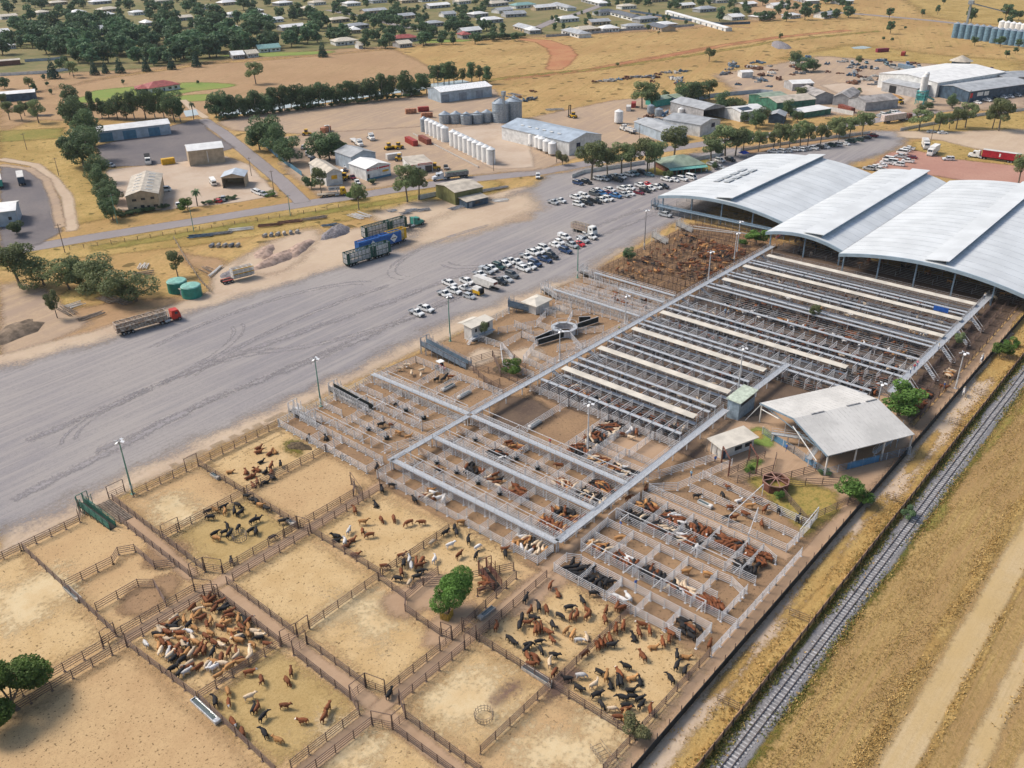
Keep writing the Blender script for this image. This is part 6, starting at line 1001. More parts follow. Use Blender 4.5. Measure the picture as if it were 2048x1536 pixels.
tkind('near', 16000, .0175, 'shrub', 'g', nv=2); tkind('gum', 5200, .022, 'spread', 'e', m_bark, 4); tkind('bushgum', 5200, .022, 'shrub', 'e', m_bark, 3); tkind('dense', 4600, .025, 'round', 'd', nv=3); tkind('tall', 3200, .026, 'tall', 'd', m_barkp, 3); tkind('fargum', 900, .06, 'spread', 't', nv=3); tkind('town', 700, .075, 'round', 't', nv=4); tkind('towntall', 600, .065, 'tall', 't', nv=3); tkind('pine', 900, .05, 'cone', 'c', nv=2); tkind('shrub', 3000, .035, 'shrub', 'd', nv=2); tkind('bright', 3200, .034, 'shrub', 'g', nv=2); tkind('olive', 3600, .03, 'shrub', 'o', nv=1); tkind('wide', 4200, .028, 'spread', 'g', nv=1)
NT_ = [0]
def tree(kind, px, py, hpx, label=None, base=None, where='', wide=1., world=None, h=None, group=None, name='tree'):
    """hpx: height of the tree in photo pixels"""
    x, y = world or G(px, py); d = np.array([x, y, -CH]); ppm = FOC/(d@Fv)*1.04; h = h or hpx/ppm; NT_[0] += 1; c, t = TK[kind][NT_[0] % len(TK[kind])]
    o = thing(name, label, name, (x, y, 0), random.uniform(0, 6.28), group, (h*wide, h*wide, h)); link('crown', c, parent=o); link('trunk', t, parent=o)
    if base: later(o, base, where, name, group)
    return o
random.seed(5)
tree('near', 898, 1228, 128, 'bushy bright green tree standing in the middle of the brown pens', wide=.76); tree('near', 14, 1420, 150, 'large dark green tree cut off by the left picture edge', wide=1.2, world=(20.8, 113.4))
tree('bright', 1700, 1000, 62, 'rounded dark green shrub beside the dirt lane below the gable shed', wide=1.2, name='shrub'); tree('olive', 1274, 1478, 66, 'pale olive bush at the corner of the loose mixed cattle pen', wide=.9, name='shrub'); tree('wide', 1796, 832, 72, 'wide flat-topped green tree right behind the gable shed', wide=1.75); tree('bright', 1022, 745, 40, 'bright green bush beside the octagonal pound race', wide=1.1, name='shrub'); tree('dense', 1258, 520, 34, 'lone round tree at the edge of the gravel yard', wide=.9); tree('wide', 1512, 490, 36, 'spreading green tree in front of the left vault', wide=1.6); tree('bright', 1482, 492, 18, 'small green bush left of the spreading shade tree', wide=1.3, name='shrub')
tree('gum', 1626, 644, 40, 'thin grey-green tree among the covered rows', wide=.8); tree('bright', 1998, 712, 36, 'round green shrub beside the far end of the shade cloth fence', wide=1.3, name='shrub'); tree('bright', 2022, 694, 24, 'smaller shrub behind the round one at the far fence end', wide=1.2, name='shrub'); tree('gum', 1917, 694, 36, 'grey-green tree beside the low-end walkway', wide=.8); tree('shrub', 1814, 1036, 32, 'dark shrub on the rust-brown fence beside the railway', wide=1., name='shrub'); tree('gum', 970, 678, 42, 'feathery sapling in front of the site hut', wide=.55); tree('shrub', 1650, 950, 16, 'small green tuft at the corner post of the gable shed', wide=1.6, name='shrub'); tree('bright', 1556, 1000, 26, 'green weed bush at the rust-red drafting wheel', wide=1., name='shrub'); tree('bright', 1500, 945, 18, 'small weed bush left of the rust-red drafting wheel', wide=1.2, name='shrub')
for x, y, h, w, n_ in ((42, 576, 98, 1., 'tall spreading gum at the far left'), (88, 570, 70, 1.1, 'bushy gum second in the left grove'), (140, 578, 76, 1., 'gum with a dark base in the left grove'), (166, 576, 72, .9, 'slim gum beside the one with a dark base'), (218, 585, 82, 1.05, 'tall bushy gum in the middle of the left grove'), (272, 602, 84, 1.2, 'dense rounded gum nearest the timber stacks'), (115, 636, 66, .55, 'narrow gum leaning near the slanting paddock fence'), (356, 553, 56, .75, 'sapling gum behind the green water tanks')): tree('bushgum' if h not in (98, 66, 56) else 'gum', x, y, h*1.02, n_, wide=w*(1.15 if h not in (98, 66, 56) else 1.05))
for x, y, h, w, n_ in ((718, 420, 60, .75, 'lone roadside gum opposite the yellow flatbed truck'), (815, 404, 82, .8, 'roadside gum, left of two beside the low white shop'), (838, 400, 74, .75, 'roadside gum, right of two beside the low white shop'), (643, 388, 58, .7, 'scraggly gum in front of the tan workshop'), (623, 378, 34, 1., 'low dark bush left of the scraggly gum'), (512, 168, 46, 1., 'lone gum on the brown paddock above the canal')): tree('gum' if 'bush' not in n_ else 'shrub', x, y, h, n_, wide=w)
for x, y, h, w, k, n_ in ((36, 470, 40, 1., 'shrub', 'dark bush beside the white-roofed shed on the left edge'), (226, 440, 62, .8, 'dense', 'dark bush at the corner of the two-storey office'), (376, 420, 30, 1.1, 'bright', 'round green bush at the office forecourt'), (712, 398, 32, 1., 'bright', 'round bright bush at the pale workshop door'), (745, 368, 14, 1.4, 'shrub', 'small dark bush under the red-signed gable'), (1336, 358, 24, .9, 'shrub', 'small bush in front of the green-roofed office'), (1428, 338, 18, .9, 'shrub', 'small bush among the cars beside the green-roofed office'), (1125, 330, 34, .8, 'olive', 'bare brownish bush at the seed shed corner')): tree(k, x, y, h, n_, wide=w)
for i in range(9): tree('shrub', 240+i*11, 434-i*2.2, 13, base='clipped hedge shrub', where='along the front of the two-storey office', wide=1.7, group='office hedge shrubs', name='shrub')
for i in range(8): tree('shrub', 412+i*8, 409-i*1.6, 10, base='clipped hedge shrub', where='along the forecourt edge by the wash bay', wide=1.6, group='forecourt hedge shrubs', name='shrub')
tree('bright', 538, 392, 14, 'green bush beside the white cars at the side road', wide=1.7, name='shrub')
for x, y, h in ((200, 366, 62), (207, 384, 60), (216, 404, 62), (222, 424, 60), (232, 408, 48)): tree('dense', x, y, h, base='leafy tree', where='in the hedge left of the two-storey office', wide=.9)
for x, y, h, w in ((148, 248, 64, .8), (160, 268, 80, .9), (178, 292, 82, .9), (168, 334, 96, .95), (180, 322, 76, .9), (142, 208, 44, .9), (150, 222, 40, .9), (188, 236, 60, .6), (205, 236, 44, .7), (218, 236, 46, .8), (236, 238, 50, .8), (254, 238, 58, .8), (270, 240, 60, .75), (292, 238, 66, .8), (312, 240, 62, .7), (330, 242, 66, .7), (350, 244, 68, .8), (362, 244, 54, .7)): tree('dense' if w > .75 else 'tall', x, y, h, base='dark green tree', where='around the white shed with blue doors', wide=w)
x = 434.
while x < 860: tree('tall' if random.random() < .65 else 'dense', x, 238-(x-434)*.122+random.uniform(-2, 2), random.uniform(36, 60), base='dark tree', where='in the windbreak along the canal', wide=random.uniform(.75, 1.05), group='canal windbreak trees'); x += random.uniform(9, 15)
for i in range(24): tree('shrub', 440+i*17+random.uniform(-4, 4), 240-i*2.05, random.uniform(10, 18), base='low dark bush', where='at the canal edge under the windbreak', wide=1.5, group='canal edge bushes', name='shrub')
for x, y, h in ((868, 166, 36), (876, 168, 42), (888, 168, 44), (898, 168, 46), (908, 166, 38), (925, 164, 30), (944, 165, 42), (975, 168, 40), (960, 162, 34)): tree('tall', x, y, h, base='upright tree', where='behind the white shed with grey roller doors', wide=.95)
for x, y, h, w in ((520, 300, 68, .9), (538, 300, 78, .95), (552, 312, 74, .9), (580, 328, 72, .95), (660, 322, 66, 1.1), (640, 322, 60, 1.1), (676, 318, 56, .9)): tree('dense', x, y, h, base='large dark tree', where='around the tan workshop wrecks', wide=w)
for x, y, h, w in ((1183, 360, 84, 1.05), (1215, 352, 62, .9), (1243, 348, 68, .95), (1262, 340, 60, .9), (1295, 346, 74, .9), (1310, 348, 72, .85), (1348, 314, 66, 1.1), (1422, 324, 62, 1.05), (1450, 312, 66, 1.1), (1470, 312, 62, 1.), (1486, 308, 54, .9), (1516, 304, 50, .9), (1546, 302, 46, .8), (1560, 296, 54, .9), (1578, 298, 48, .8), (1600, 293, 58, .8), (1615, 294, 52, .8), (1640, 292, 48, .9), (1676, 286, 44, .8), (1672, 276, 48, 1.), (1698, 278, 46, 1.), (1724, 273, 54, .95), (1838, 262, 46, 1.2), (1876, 264, 46, .9), (1898, 258, 34, .7), (1912, 258, 46, .9), (1930, 256, 54, .9), (1984, 258, 54, .8), (1997, 262, 68, .95), (2036, 370, 66, .9)): tree('gum', x, y, h, base='grey-green gum', where='in the street tree line by the car park', wide=w)
for x, y, h, w in ((1284, 216, 56, 1.), (1302, 212, 50, .8), (1330, 196, 20, 1.), (1366, 204, 44, 1.), (1382, 206, 46, 1.1), (1396, 202, 50, 1.1), (1418, 200, 42, 1.), (1446, 228, 48, 1.), (1462, 230, 46, 1.1), (1480, 232, 38, .9), (1488, 246, 26, .8), (1512, 256, 46, .9), (1524, 250, 40, .9), (1576, 232, 36, .8), (1594, 244, 30, 1.), (1600, 200, 28, 1.2), (1716, 190, 16, 1.), (1842, 222, 16, 1.5), (1856, 220, 18, 1.2), (1904, 216, 30, 1.1), (1956, 156, 20, 1.1), (1590, 130, 30, 1.1), (1610, 144, 32, 1.2), (1626, 142, 28, 1.1), (1716, 132, 22, .8)): tree('dense' if random.random() < .55 else 'gum', x, y, h, base='green tree', where='among the sheds and scrap of the upper right', wide=w)
for x, y, h, w, n_ in ((1418, 123, 30, 1., 'lone gum on the golden field in the upper middle'), (1560, 82, 16, .8, 'small gum beside the low rubble mound'), (1780, 68, 26, .9, 'lone gum left of the far blue-grey silos'), (1778, 38, 22, 1., 'lone gum on the far road'), (1940, 52, 40, .7, 'tall ragged gum rising behind the far silos'), (1844, 34, 16, .8, 'thin gum beyond the far road, left'), (1874, 30, 20, .6, 'thin gum beyond the far road, middle'), (1886, 10, 14, .8, 'thin gum beyond the far road, right'), (1235, 133, 9, 1.3, 'tiny dark bush in the golden field'), (1317, 70, 8, 1.2, 'small dark bush at the paling fence end'), (1296, 64, 16, .7, 'small dark tree at the paling fence')): tree('fargum' if y < 70 else 'gum', x, y, h, n_, wide=w)
for x, y, h in ((2010, 40, 32), (2024, 44, 24), (2036, 42, 22), (2016, 52, 20), (1998, 50, 14), (1948, 92, 20), (2000, 94, 22), (2036, 96, 18), (1990, 90, 14), (1766, 82, 9), (1784, 84, 9), (1810, 60, 8), (2012, 116, 16), (2030, 108, 14)): tree('fargum', x, y, h, base='grey-green tree', where='around the far depot near the top right corner', wide=1.)
for x, y, h in ((108, 157, 42), (190, 150, 32), (212, 147, 26), (241, 146, 34), (293, 143, 30), (344, 139, 30), (393, 134, 32), (646, 114, 34)): tree('pine', x, y, h, base='dark conical pine', where='along the far edge of the brown paddock', wide=.75)
for x, y, h in ((148, 155, 34), (60, 182, 30), (70, 184, 18), (10, 178, 26), (20, 240, 40), (45, 242, 36), (78, 246, 50), (50, 232, 34), (95, 172, 10), (103, 188, 12), (88, 160, 12), (120, 140, 24), (130, 130, 20), (140, 150, 30), (247, 168, 10), (396, 168, 8), (418, 225, 20), (10, 215, 30)): tree('town' if h < 30 else 'gum', x, y, h, base='tree', where='around the low farm shed and left dirt track', wide=.9)
for x, y in ((388, 240), (395, 412)):
    o = thing('palm_tree', 'tall thin palm beside the small pond' if y < 300 else 'short bushy palm in the office forecourt', 'palm', (*G(x, y), 0)); h = 9 if y < 300 else 6; b = MB(); b.tube((0, 0, 0), (.2, 0, h), .25, .17, 8); part('trunk', b, m_bark, o); b = MB()
    for k in range(26):
        a = k*2.4; L = random.uniform(1.6, 2.4); up = random.uniform(-.9, 1.1); P = [Vector((.2, 0, h))+Vector((math.cos(a)*L*s, math.sin(a)*L*s, up*s*1.6-1.5*s*s)) for s in (0, .35, .7, 1)]; w = [.1, .32, .28, .04]; n = Vector((-math.sin(a), math.cos(a), 0))
        for j in range(3): b.face([P[j]-n*w[j], P[j+1]-n*w[j+1], P[j+1]+n*w[j+1], P[j]+n*w[j]])
    part('fronds', b, LM['d'], o)
# town trees: scattered between the houses
random.seed(21); HP = [(x, y, w) for x, y, w, c in HO]; TT = []
def scatter(n, poly, hmin, hmax, md, where, base, kinds=('town', 'town', 'towntall'), clear=True):
    xs = [p[0] for p in poly]; ys = [p[1] for p in poly]; k = 0; tries = 0; pa = np.array(poly, float)
    while k < n and tries < n*60:
        tries += 1; x, y = random.uniform(min(xs), max(xs)), min(ys)+(max(ys)-min(ys))*random.random()
        if sdist(np.array([[x, y]]), poly)[0] < 0: continue
        if clear and any(abs(x-a) < w*.5+3 and -5 < y-b < 15 for a, b, w in HP): continue
        if any(abs(x-a)+2.2*abs(y-b) < md for a, b in TT): continue
        TT.append((x, y)); k += 1; sc = 1 if y > 40 else .8; tree(random.choice(kinds), x, y, random.uniform(hmin, hmax)*sc*(.75+.35*y/100), base=base, where=where, wide=random.uniform(.9, 1.35), group='trees '+where)
scatter(205, [(0, 20), (200, 18), (460, 16), (640, 20), (640, 92), (520, 104), (400, 126), (240, 138), (150, 130), (60, 110), (0, 112)], 24, 42, 9, 'in the leafy left half of the town', 'dark town tree')
scatter(60, [(0, -4), (640, -4), (640, 18), (0, 20)], 20, 32, 9, 'at the top left edge of the picture', 'dark town tree')
scatter(80, [(650, 26), (900, 16), (1020, 50), (1040, 82), (900, 92), (760, 98), (650, 94)], 16, 28, 9, 'between the houses in the middle of the town', 'dark town tree'); scatter(60, [(650, -2), (1020, -2), (1020, 30), (650, 30)], 14, 26, 9, 'along the top edge above the middle houses', 'dark town tree')
scatter(30, [(1100, 30), (1300, 26), (1380, 50), (1250, 58), (1110, 66)], 9, 17, 11, 'between the new houses', 'small dark tree'); scatter(34, [(1420, 4), (1700, -2), (1700, 40), (1560, 46), (1440, 44)], 22, 36, 9, 'in the dark tree belt behind the caravan park', 'dark tall tree', clear=False); scatter(44, [(1180, -2), (1420, -2), (1430, 24), (1200, 14)], 16, 26, 9, 'along the top edge above the caravan park', 'dark town tree')
for i in range(10): tree('shrub', 965+i*8.5, 80-i*.5, 13, base='dark clipped bush', where='in the hedge at the golden field edge', wide=1.7, group='hedge bushes at the field edge', name='shrub')
# more than 300 trees are in view: the 300 that show largest stay things, the farthest smallest ones become one wood
def merge_rest():
    T = [o for o in COL.objects if o.parent is None and o.name.split('.')[0] == 'tree']
    def size(o): d = np.array([o.location[0], o.location[1], -CH]); return o.scale[2]*o.scale[0]/(d@Fv)**2
    T.sort(key=size, reverse=True); rest = T[298:]
    if not rest: return
    V, F, MI, off = [], [], [], 0; slots = []; dat = {}
    for o in rest:
        for ch in o.children:
            me = ch.data
            if me.name not in dat: dat[me.name] = (np.array([v.co[:] for v in me.vertices]), np.array([list(p.vertices)+[-1]*(8-len(p.vertices)) for p in me.polygons]))
            v, f = dat[me.name]; m = me.materials[0]
            if m not in slots: slots.append(m)
            a = o.rotation_euler.z; c, s = math.cos(a), math.sin(a); sx, sz = o.scale[0], o.scale[2]; V.append(np.c_[(v[:, 0]*c-v[:, 1]*s)*sx+o.location[0], (v[:, 0]*s+v[:, 1]*c)*sx+o.location[1], v[:, 2]*sz+o.location[2]]); F += [tuple(int(i)+off for i in q if i >= 0) for q in f]; MI += [slots.index(m)]*len(f); off += len(v)
    me = bpy.data.meshes.new('distant_trees'); me.from_pydata(np.concatenate(V).tolist(), [], F); [me.materials.append(m) for m in slots]; me.polygons.foreach_set('material_index', MI); tag(link('distant_trees', me), 'smaller far-off trees scattered through the town', 'trees', kind='stuff')
    dead = set(o.name for o in rest)
    for k in list(PEND): PEND[k] = [q for q in PEND[k] if q[0].name not in dead]
    for o in rest:
        for ch in list(o.children): bpy.data.objects.remove(ch)
        bpy.data.objects.remove(o)
merge_rest()
# ================================================================ VEHICLES
PAINT = {'W': ('white', (.78, .78, .77)), 'S': ('silver', (.42, .44, .46)), 'K': ('black', (.025, .028, .032)), 'B': ('navy blue', (.03, .06, .14)), 'R': ('bright red', (.55, .025, .03)), 'T': ('teal grey', (.12, .22, .26)), 'G': ('dark green', (.03, .07, .06)), 'M': ('maroon', (.16, .02, .035)), 'U': ('mid blue', (.05, .17, .38)), 'D': ('dark grey', (.10, .11, .12))}
PM = {k: mat('car_paint_'+v[0].replace(' ', '_'), v[1], .28, 0, .04, 2., spec=.5) for k, v in PAINT.items()}
m_tyre = mat('tyre', (.018, .018, .02), .85); m_rim = mat('wheel_rim', (.35, .36, .37), .4, .4); m_under = mat('underbody', (.015, .015, .017), .9); m_alu = mat('aluminium_tray', (.50, .51, .52), .45, .3, .12, 2.); m_head = mat('headlight_glass', (.75, .76, .78), .15); m_tail = mat('tail_light', (.35, .01, .01), .3)
def loft(b, st, m=0):
    """st: stations (x, z bottom, z top, half width bottom, half width top)"""
    R_ = [[(x, -wb, z0), (x, wb, z0), (x, wt, z1), (x, -wt, z1)] for x, z0, z1, wb, wt in st]; b.face(R_[0][::-1] if st[0][0] > st[-1][0] else R_[0], m)
    for p, q in zip(R_, R_[1:]):
        for i in range(4): j = (i+1) % 4; b.face([p[i], p[j], q[j], q[i]], m)
    b.face(R_[-1], m)
# kind: body stations, cabin (bottom x0,x1, top x0,x1, z belt, z roof), rear type, wheel x, length
CK = {'sedan': (4.6, [(-2.3, .35, .88, .8, .74), (-2.05, .28, .98, .87, .8), (-.9, .25, 1., .89, .84), (.8, .25, .98, .89, .84), (1.9, .28, .86, .87, .78), (2.3, .36, .7, .78, .7)], (-1.7, 1.05, -1.05, .35, .96, 1.43), (-1.38, 1.38), None),
      'hatch': (4.0, [(-2., .35, .98, .8, .74), (-1.8, .28, 1.04, .86, .8), (.7, .25, 1., .87, .82), (1.6, .28, .86, .85, .76), (2., .36, .7, .76, .68)], (-1.9, .95, -1.45, .3, .98, 1.48), (-1.25, 1.25), None),
      'wagon': (4.9, [(-2.4, .45, 1.1, .86, .82), (-2.2, .4, 1.16, .93, .88), (1.1, .38, 1.14, .94, .89), (2.2, .4, 1.06, .92, .84), (2.45, .5, .9, .86, .78)], (-2.35, 1.15, -2.15, .5, 1.12, 1.85), (-1.45, 1.45), 'rack'),
      'ute': (5.2, [(-.35, .5, 1.12, .86, .84), (.2, .42, 1.16, .92, .88), (1.3, .42, 1.14, .93, .88), (2.3, .45, 1.06, .9, .82), (2.55, .55, .9, .84, .76)], (-.3, 1.35, -.2, .75, 1.12, 1.82), (-1.45, 1.6), 'tray'),
      'dual': (5.3, [(-2.6, .55, 1.1, .86, .84), (-2.4, .48, 1.14, .92, .88), (1.2, .42, 1.14, .93, .88), (2.4, .45, 1.06, .9, .82), (2.65, .55, .9, .84, .76)], (-.95, 1.45, -.75, .75, 1.12, 1.8), (-1.6, 1.6), 'tub'),
      'canopy': (5.3, [(-.95, .5, 1.12, .86, .84), (-.4, .42, 1.16, .92, .88), (1.3, .42, 1.14, .93, .88), (2.4, .45, 1.06, .9, .82), (2.65, .55, .9, .84, .76)], (-.95, 1.45, -.75, .75, 1.12, 1.8), (-1.6, 1.6), 'canopy'),
      'van': (4.9, [(-2.4, .4, 1.3, .86, .86), (-2.3, .35, 1.34, .92, .9), (1.7, .32, 1.3, .92, .88), (2.4, .4, 1.0, .88, .8)], (-2.35, 2.2, -2.3, 1.35, 1.3, 2.15), (-1.45, 1.5), None)}
CN = {'sedan': 'sedan', 'hatch': 'hatchback', 'wagon': 'four-wheel drive', 'ute': 'tray ute', 'dual': 'dual-cab ute', 'canopy': 'ute with box canopy', 'van': 'van'}
CM = {}
def wheel_mesh(r=.36, w=.24):
    b = MB(); b.tube((0, -w/2, 0), (0, w/2, 0), r, r, 14, 0); b.tube((0, -w/2-.012, 0), (0, w/2+.012, 0), r*.58, r*.58, 10, 1); return b.mesh('wheel', [m_tyre, m_rim])
def carmesh(k):
    if k in CM: return CM[k]
    L, st, (a0, a1, c0, c1, zb, zr), wx, rear = CK[k]; wd = st[2][4]; b = MB(); loft(b, st); ins = .17 if k != 'van' else .1
    b.hexa([(c0-.03, -wd+ins-.02, zr-.02), (c1+.03, -wd+ins-.02, zr-.02), (c1+.03, wd-ins+.02, zr-.02), (c0-.03, wd-ins+.02, zr-.02)], [(c0+.05, -wd+ins+.04, zr+.05), (c1-.05, -wd+ins+.04, zr+.05), (c1-.05, wd-ins-.04, zr+.05), (c0+.05, wd-ins-.04, zr+.05)])
    for s in (-1, 1):
        for p, q in ((a0, c0), (a1, c1), ((a0+a1)/2-.1, (c0+c1)/2-.1)): b.bar((p, s*(wd-.02), zb), (q, s*(wd-ins+.01), zr), .09)
    if rear == 'tub': b.box(-2.55, -1.0, -.9, -.8, 1.1, 1.32); b.box(-2.55, -1.0, .8, .9, 1.1, 1.32); b.box(-2.6, -2.5, -.9, .9, 1.1, 1.32)
    w = MB(); w.hexa([(a0, -wd+.01, zb-.05), (a1, -wd+.01, zb-.05), (a1, wd-.01, zb-.05), (a0, wd-.01, zb-.05)], [(c0, -wd+ins, zr), (c1, -wd+ins, zr), (c1, wd-ins, zr), (c0, wd-ins, zr)])
    P = [('body', b.mesh('body', PM['W']), None), ('window', w.mesh('window', m_glass), None)]
    if rear in ('tray', 'canopy'):
        t = MB(); x0, x1 = -2.6, (-.5 if rear == 'tray' else -1.1); t.box(x0, x1, -.95, .95, .78, .9); t.box(x0+.1, x1, -.4, .4, .5, .78)
        if rear == 'tray': t.box(x0, x1, -.95, -.9, .9, 1.15); t.box(x0, x1, .9, .95, .9, 1.15); t.box(x0, x0+.05, -.9, .9, .9, 1.15); t.bar((x1, -.9, 1.75), (x1, .9, 1.75), .08); t.bar((x1, -.9, .9), (x1, -.9, 1.75), .08); t.bar((x1, .9, .9), (x1, .9, 1.75), .08)
        else: t.box(x0, x1, -.92, .92, .9, 1.85)
        P.append(('tray' if rear == 'tray' else 'canopy', t.mesh('tray', m_alu if rear == 'tray' else PM['W']), None))
    if rear == 'tub': t = MB(); t.box(-2.5, -1.02, -.8, .8, 1.141, 1.16); P.append(('tub_floor', t.mesh('tub_floor', m_under), None))
    if rear == 'rack': t = MB(); [t.bar((x, -.6, zr+.12), (x, .6, zr+.12), .05) for x in (-1.9, -1., -.1)]; P.append(('roof_rack', t.mesh('roof_rack', m_under), None))
    if k in ('ute', 'dual', 'wagon', 'canopy'): t = MB(); x = st[-1][0]+.08; t.bar((x, -.75, .6), (x, .75, .6), .12); t.bar((x, -.45, .95), (x, .45, .95), .07); t.bar((x, -.45, .6), (x, -.45, .95), .07); t.bar((x, .45, .6), (x, .45, .95), .07); P.append(('bull_bar', t.mesh('bull_bar', m_under), None))
    h = MB(); x = st[-1][0]; h.box(x-.12, x+.02, -.07, .24, -.1, .1); hm = h.mesh('headlight', m_head); zz = st[-1][2]-.12
    P += [('headlight', hm, (0, -.66, zz)), ('headlight', hm, (0, .5, zz))]
    r = .39 if k in ('ute', 'dual', 'wagon', 'canopy') else .32; wm = wheel_mesh(r); P += [('wheel', wm, (x, y, r)) for x in wx for y in (-.8, .8)]
    CM[k] = P; return P
def car(k, col, px, py, hd, where, label=None, world=None, rz=None, cat=None):
    x, y = world or G(px, py); o = thing('parked_car', label, cat or CN[k].split(' ')[-1 if k != 'canopy' else 0], (x, y, 0), (wdir(px, py, hd) if rz is None else rz)+random.uniform(-.05, .05))
    for n, me, loc in carmesh(k):
        c = link(n, me, loc or (0, 0, 0), 0, o)
        if n == 'body' or (n == 'canopy' and col != 'W'): setmat(c, 0, PM[col])
    if not label: later(o, PAINT[col][0]+' '+CN[k], where, o['category'])
    return o
random.seed(8); NL = 'in the loose rows on the gravel yard'
for k, c, x, y in (('ute', 'W', 833, 630), ('dual', 'W', 852, 622), ('dual', 'W', 899, 571), ('dual', 'W', 908, 586), ('ute', 'W', 889, 592), ('dual', 'W', 934, 567), ('hatch', 'S', 939, 596), ('ute', 'W', 959, 553), ('canopy', 'S', 973, 546), ('dual', 'W', 982, 541), ('wagon', 'G', 997, 537), ('dual', 'W', 1009, 532), ('ute', 'W', 1020, 526), ('dual', 'K', 999, 567), ('sedan', 'S', 1013, 562), ('wagon', 'D', 1024, 554), ('ute', 'W', 1033, 528), ('ute', 'W', 1052, 517), ('dual', 'W', 1066, 509), ('dual', 'W', 1077, 506), ('wagon', 'W', 1088, 500), ('sedan', 'W', 1110, 493), ('hatch', 'W', 1119, 487), ('canopy', 'W', 1129, 478), ('dual', 'S', 1144, 494), ('sedan', 'R', 1158, 491), ('wagon', 'S', 1166, 484), ('ute', 'W', 1181, 477), ('wagon', 'B', 1131, 505), ('wagon', 'K', 1103, 516), ('dual', 'B', 1090, 523), ('wagon', 'B', 1070, 531), ('ute', 'W', 1059, 537), ('dual', 'W', 1046, 541)): car(k, c, x, y, -19, NL)
car('dual', 'S', 1330, 433, -12, '', 'silver ute standing alone below the vaulted shed corner')
for k, c, x, y in (('ute', 'S', 1106, 408), ('ute', 'W', 1120, 405), ('dual', 'W', 1152, 398), ('canopy', 'W', 1168, 395), ('wagon', 'W', 1157, 412), ('wagon', 'K', 1174, 409), ('dual', 'K', 1191, 406), ('dual', 'W', 1203, 403), ('wagon', 'W', 1216, 401), ('wagon', 'D', 1189, 391), ('dual', 'U', 1202, 390), ('sedan', 'M', 1214, 388), ('dual', 'U', 1231, 395), ('dual', 'S', 1247, 393), ('sedan', 'W', 1259, 390), ('dual', 'W', 1194, 385), ('dual', 'W', 1219, 383), ('dual', 'W', 1246, 380), ('dual', 'W', 1259, 379), ('dual', 'W', 1281, 374), ('sedan', 'R', 1294, 371), ('dual', 'W', 1299, 380), ('dual', 'W', 1312, 377), ('dual', 'K', 1326, 376), ('wagon', 'K', 1290, 384), ('sedan', 'M', 1278, 388)): car(k, c, x, y, -14, 'in the middle rows of the upper car park')
for k, c, x, y in (('wagon', 'B', 1156, 369), ('wagon', 'K', 1173, 367), ('dual', 'W', 1196, 360), ('dual', 'S', 1208, 361), ('ute', 'D', 1216, 358), ('wagon', 'K', 1236, 363), ('dual', 'W', 1230, 356), ('dual', 'W', 1242, 357), ('dual', 'W', 1258, 352), ('wagon', 'T', 1269, 351), ('wagon', 'K', 1284, 348), ('sedan', 'T', 1299, 352), ('dual', 'W', 1333, 362), ('hatch', 'W', 1349, 363), ('wagon', 'W', 1365, 361), ('van', 'W', 1382, 358), ('dual', 'S', 1424, 332), ('wagon', 'W', 1440, 324), ('dual', 'K', 1460, 322), ('sedan', 'S', 1440, 337)): car(k, c, x, y, -14, 'under the trees by the green-roofed office')
car('wagon', 'W', 1076, 356, -85, '', 'white car driving alone on the road junction')
cl = 'WWSWWSWKWGSWGGKM'
for i, (x, y) in enumerate(((1546, 306), (1560, 305), (1574, 304), (1588, 302), (1600, 302), (1613, 300), (1625, 299), (1637, 297), (1649, 296), (1661, 293), (1674, 292), (1689, 290), (1701, 285), (1717, 282), (1733, 277), (1745, 274))): car(('dual', 'wagon', 'sedan')[i % 3], cl[i], x, y, 170, 'in the long row under the street trees')
for i, (x, y) in enumerate(((1817, 300), (1810, 303), (1804, 308), (1801, 316), (1823, 317), (1815, 325), (1797, 332), (1776, 322), (1772, 328), (1763, 333), (1748, 338), (1737, 340), (1783, 327), (1758, 342))): car(('dual', 'wagon', 'van', 'dual', 'sedan')[i % 5], 'WWWSMWWWWWWSWW'[i], x, y, 172, 'in the cluster beside the vaulted shed roof')
car('sedan', 'S', 1863, 266, 0, '', 'silver car under the first tree on the right'); car('sedan', 'W', 1885, 268, 0, '', 'white car under the trees right of the silver car'); car('wagon', 'W', 1896, 321, 178, '', 'white car standing alone on the pink gravel')
for i, (x, y) in enumerate(((1758, 234), (1768, 232), (1777, 229), (1787, 228), (1794, 226))): car(('sedan', 'wagon')[i % 2], 'SWGWS'[i], x, y, -10, 'in the row by the saw-tooth sheds')
for i, (x, y) in enumerate(((1955, 207), (1974, 203), (1992, 199), (2006, 197), (2020, 195), (2034, 193))): car(('sedan', 'dual')[i % 2], 'WWKWWS'[i], x, y, -12, 'along the dark-walled showroom')
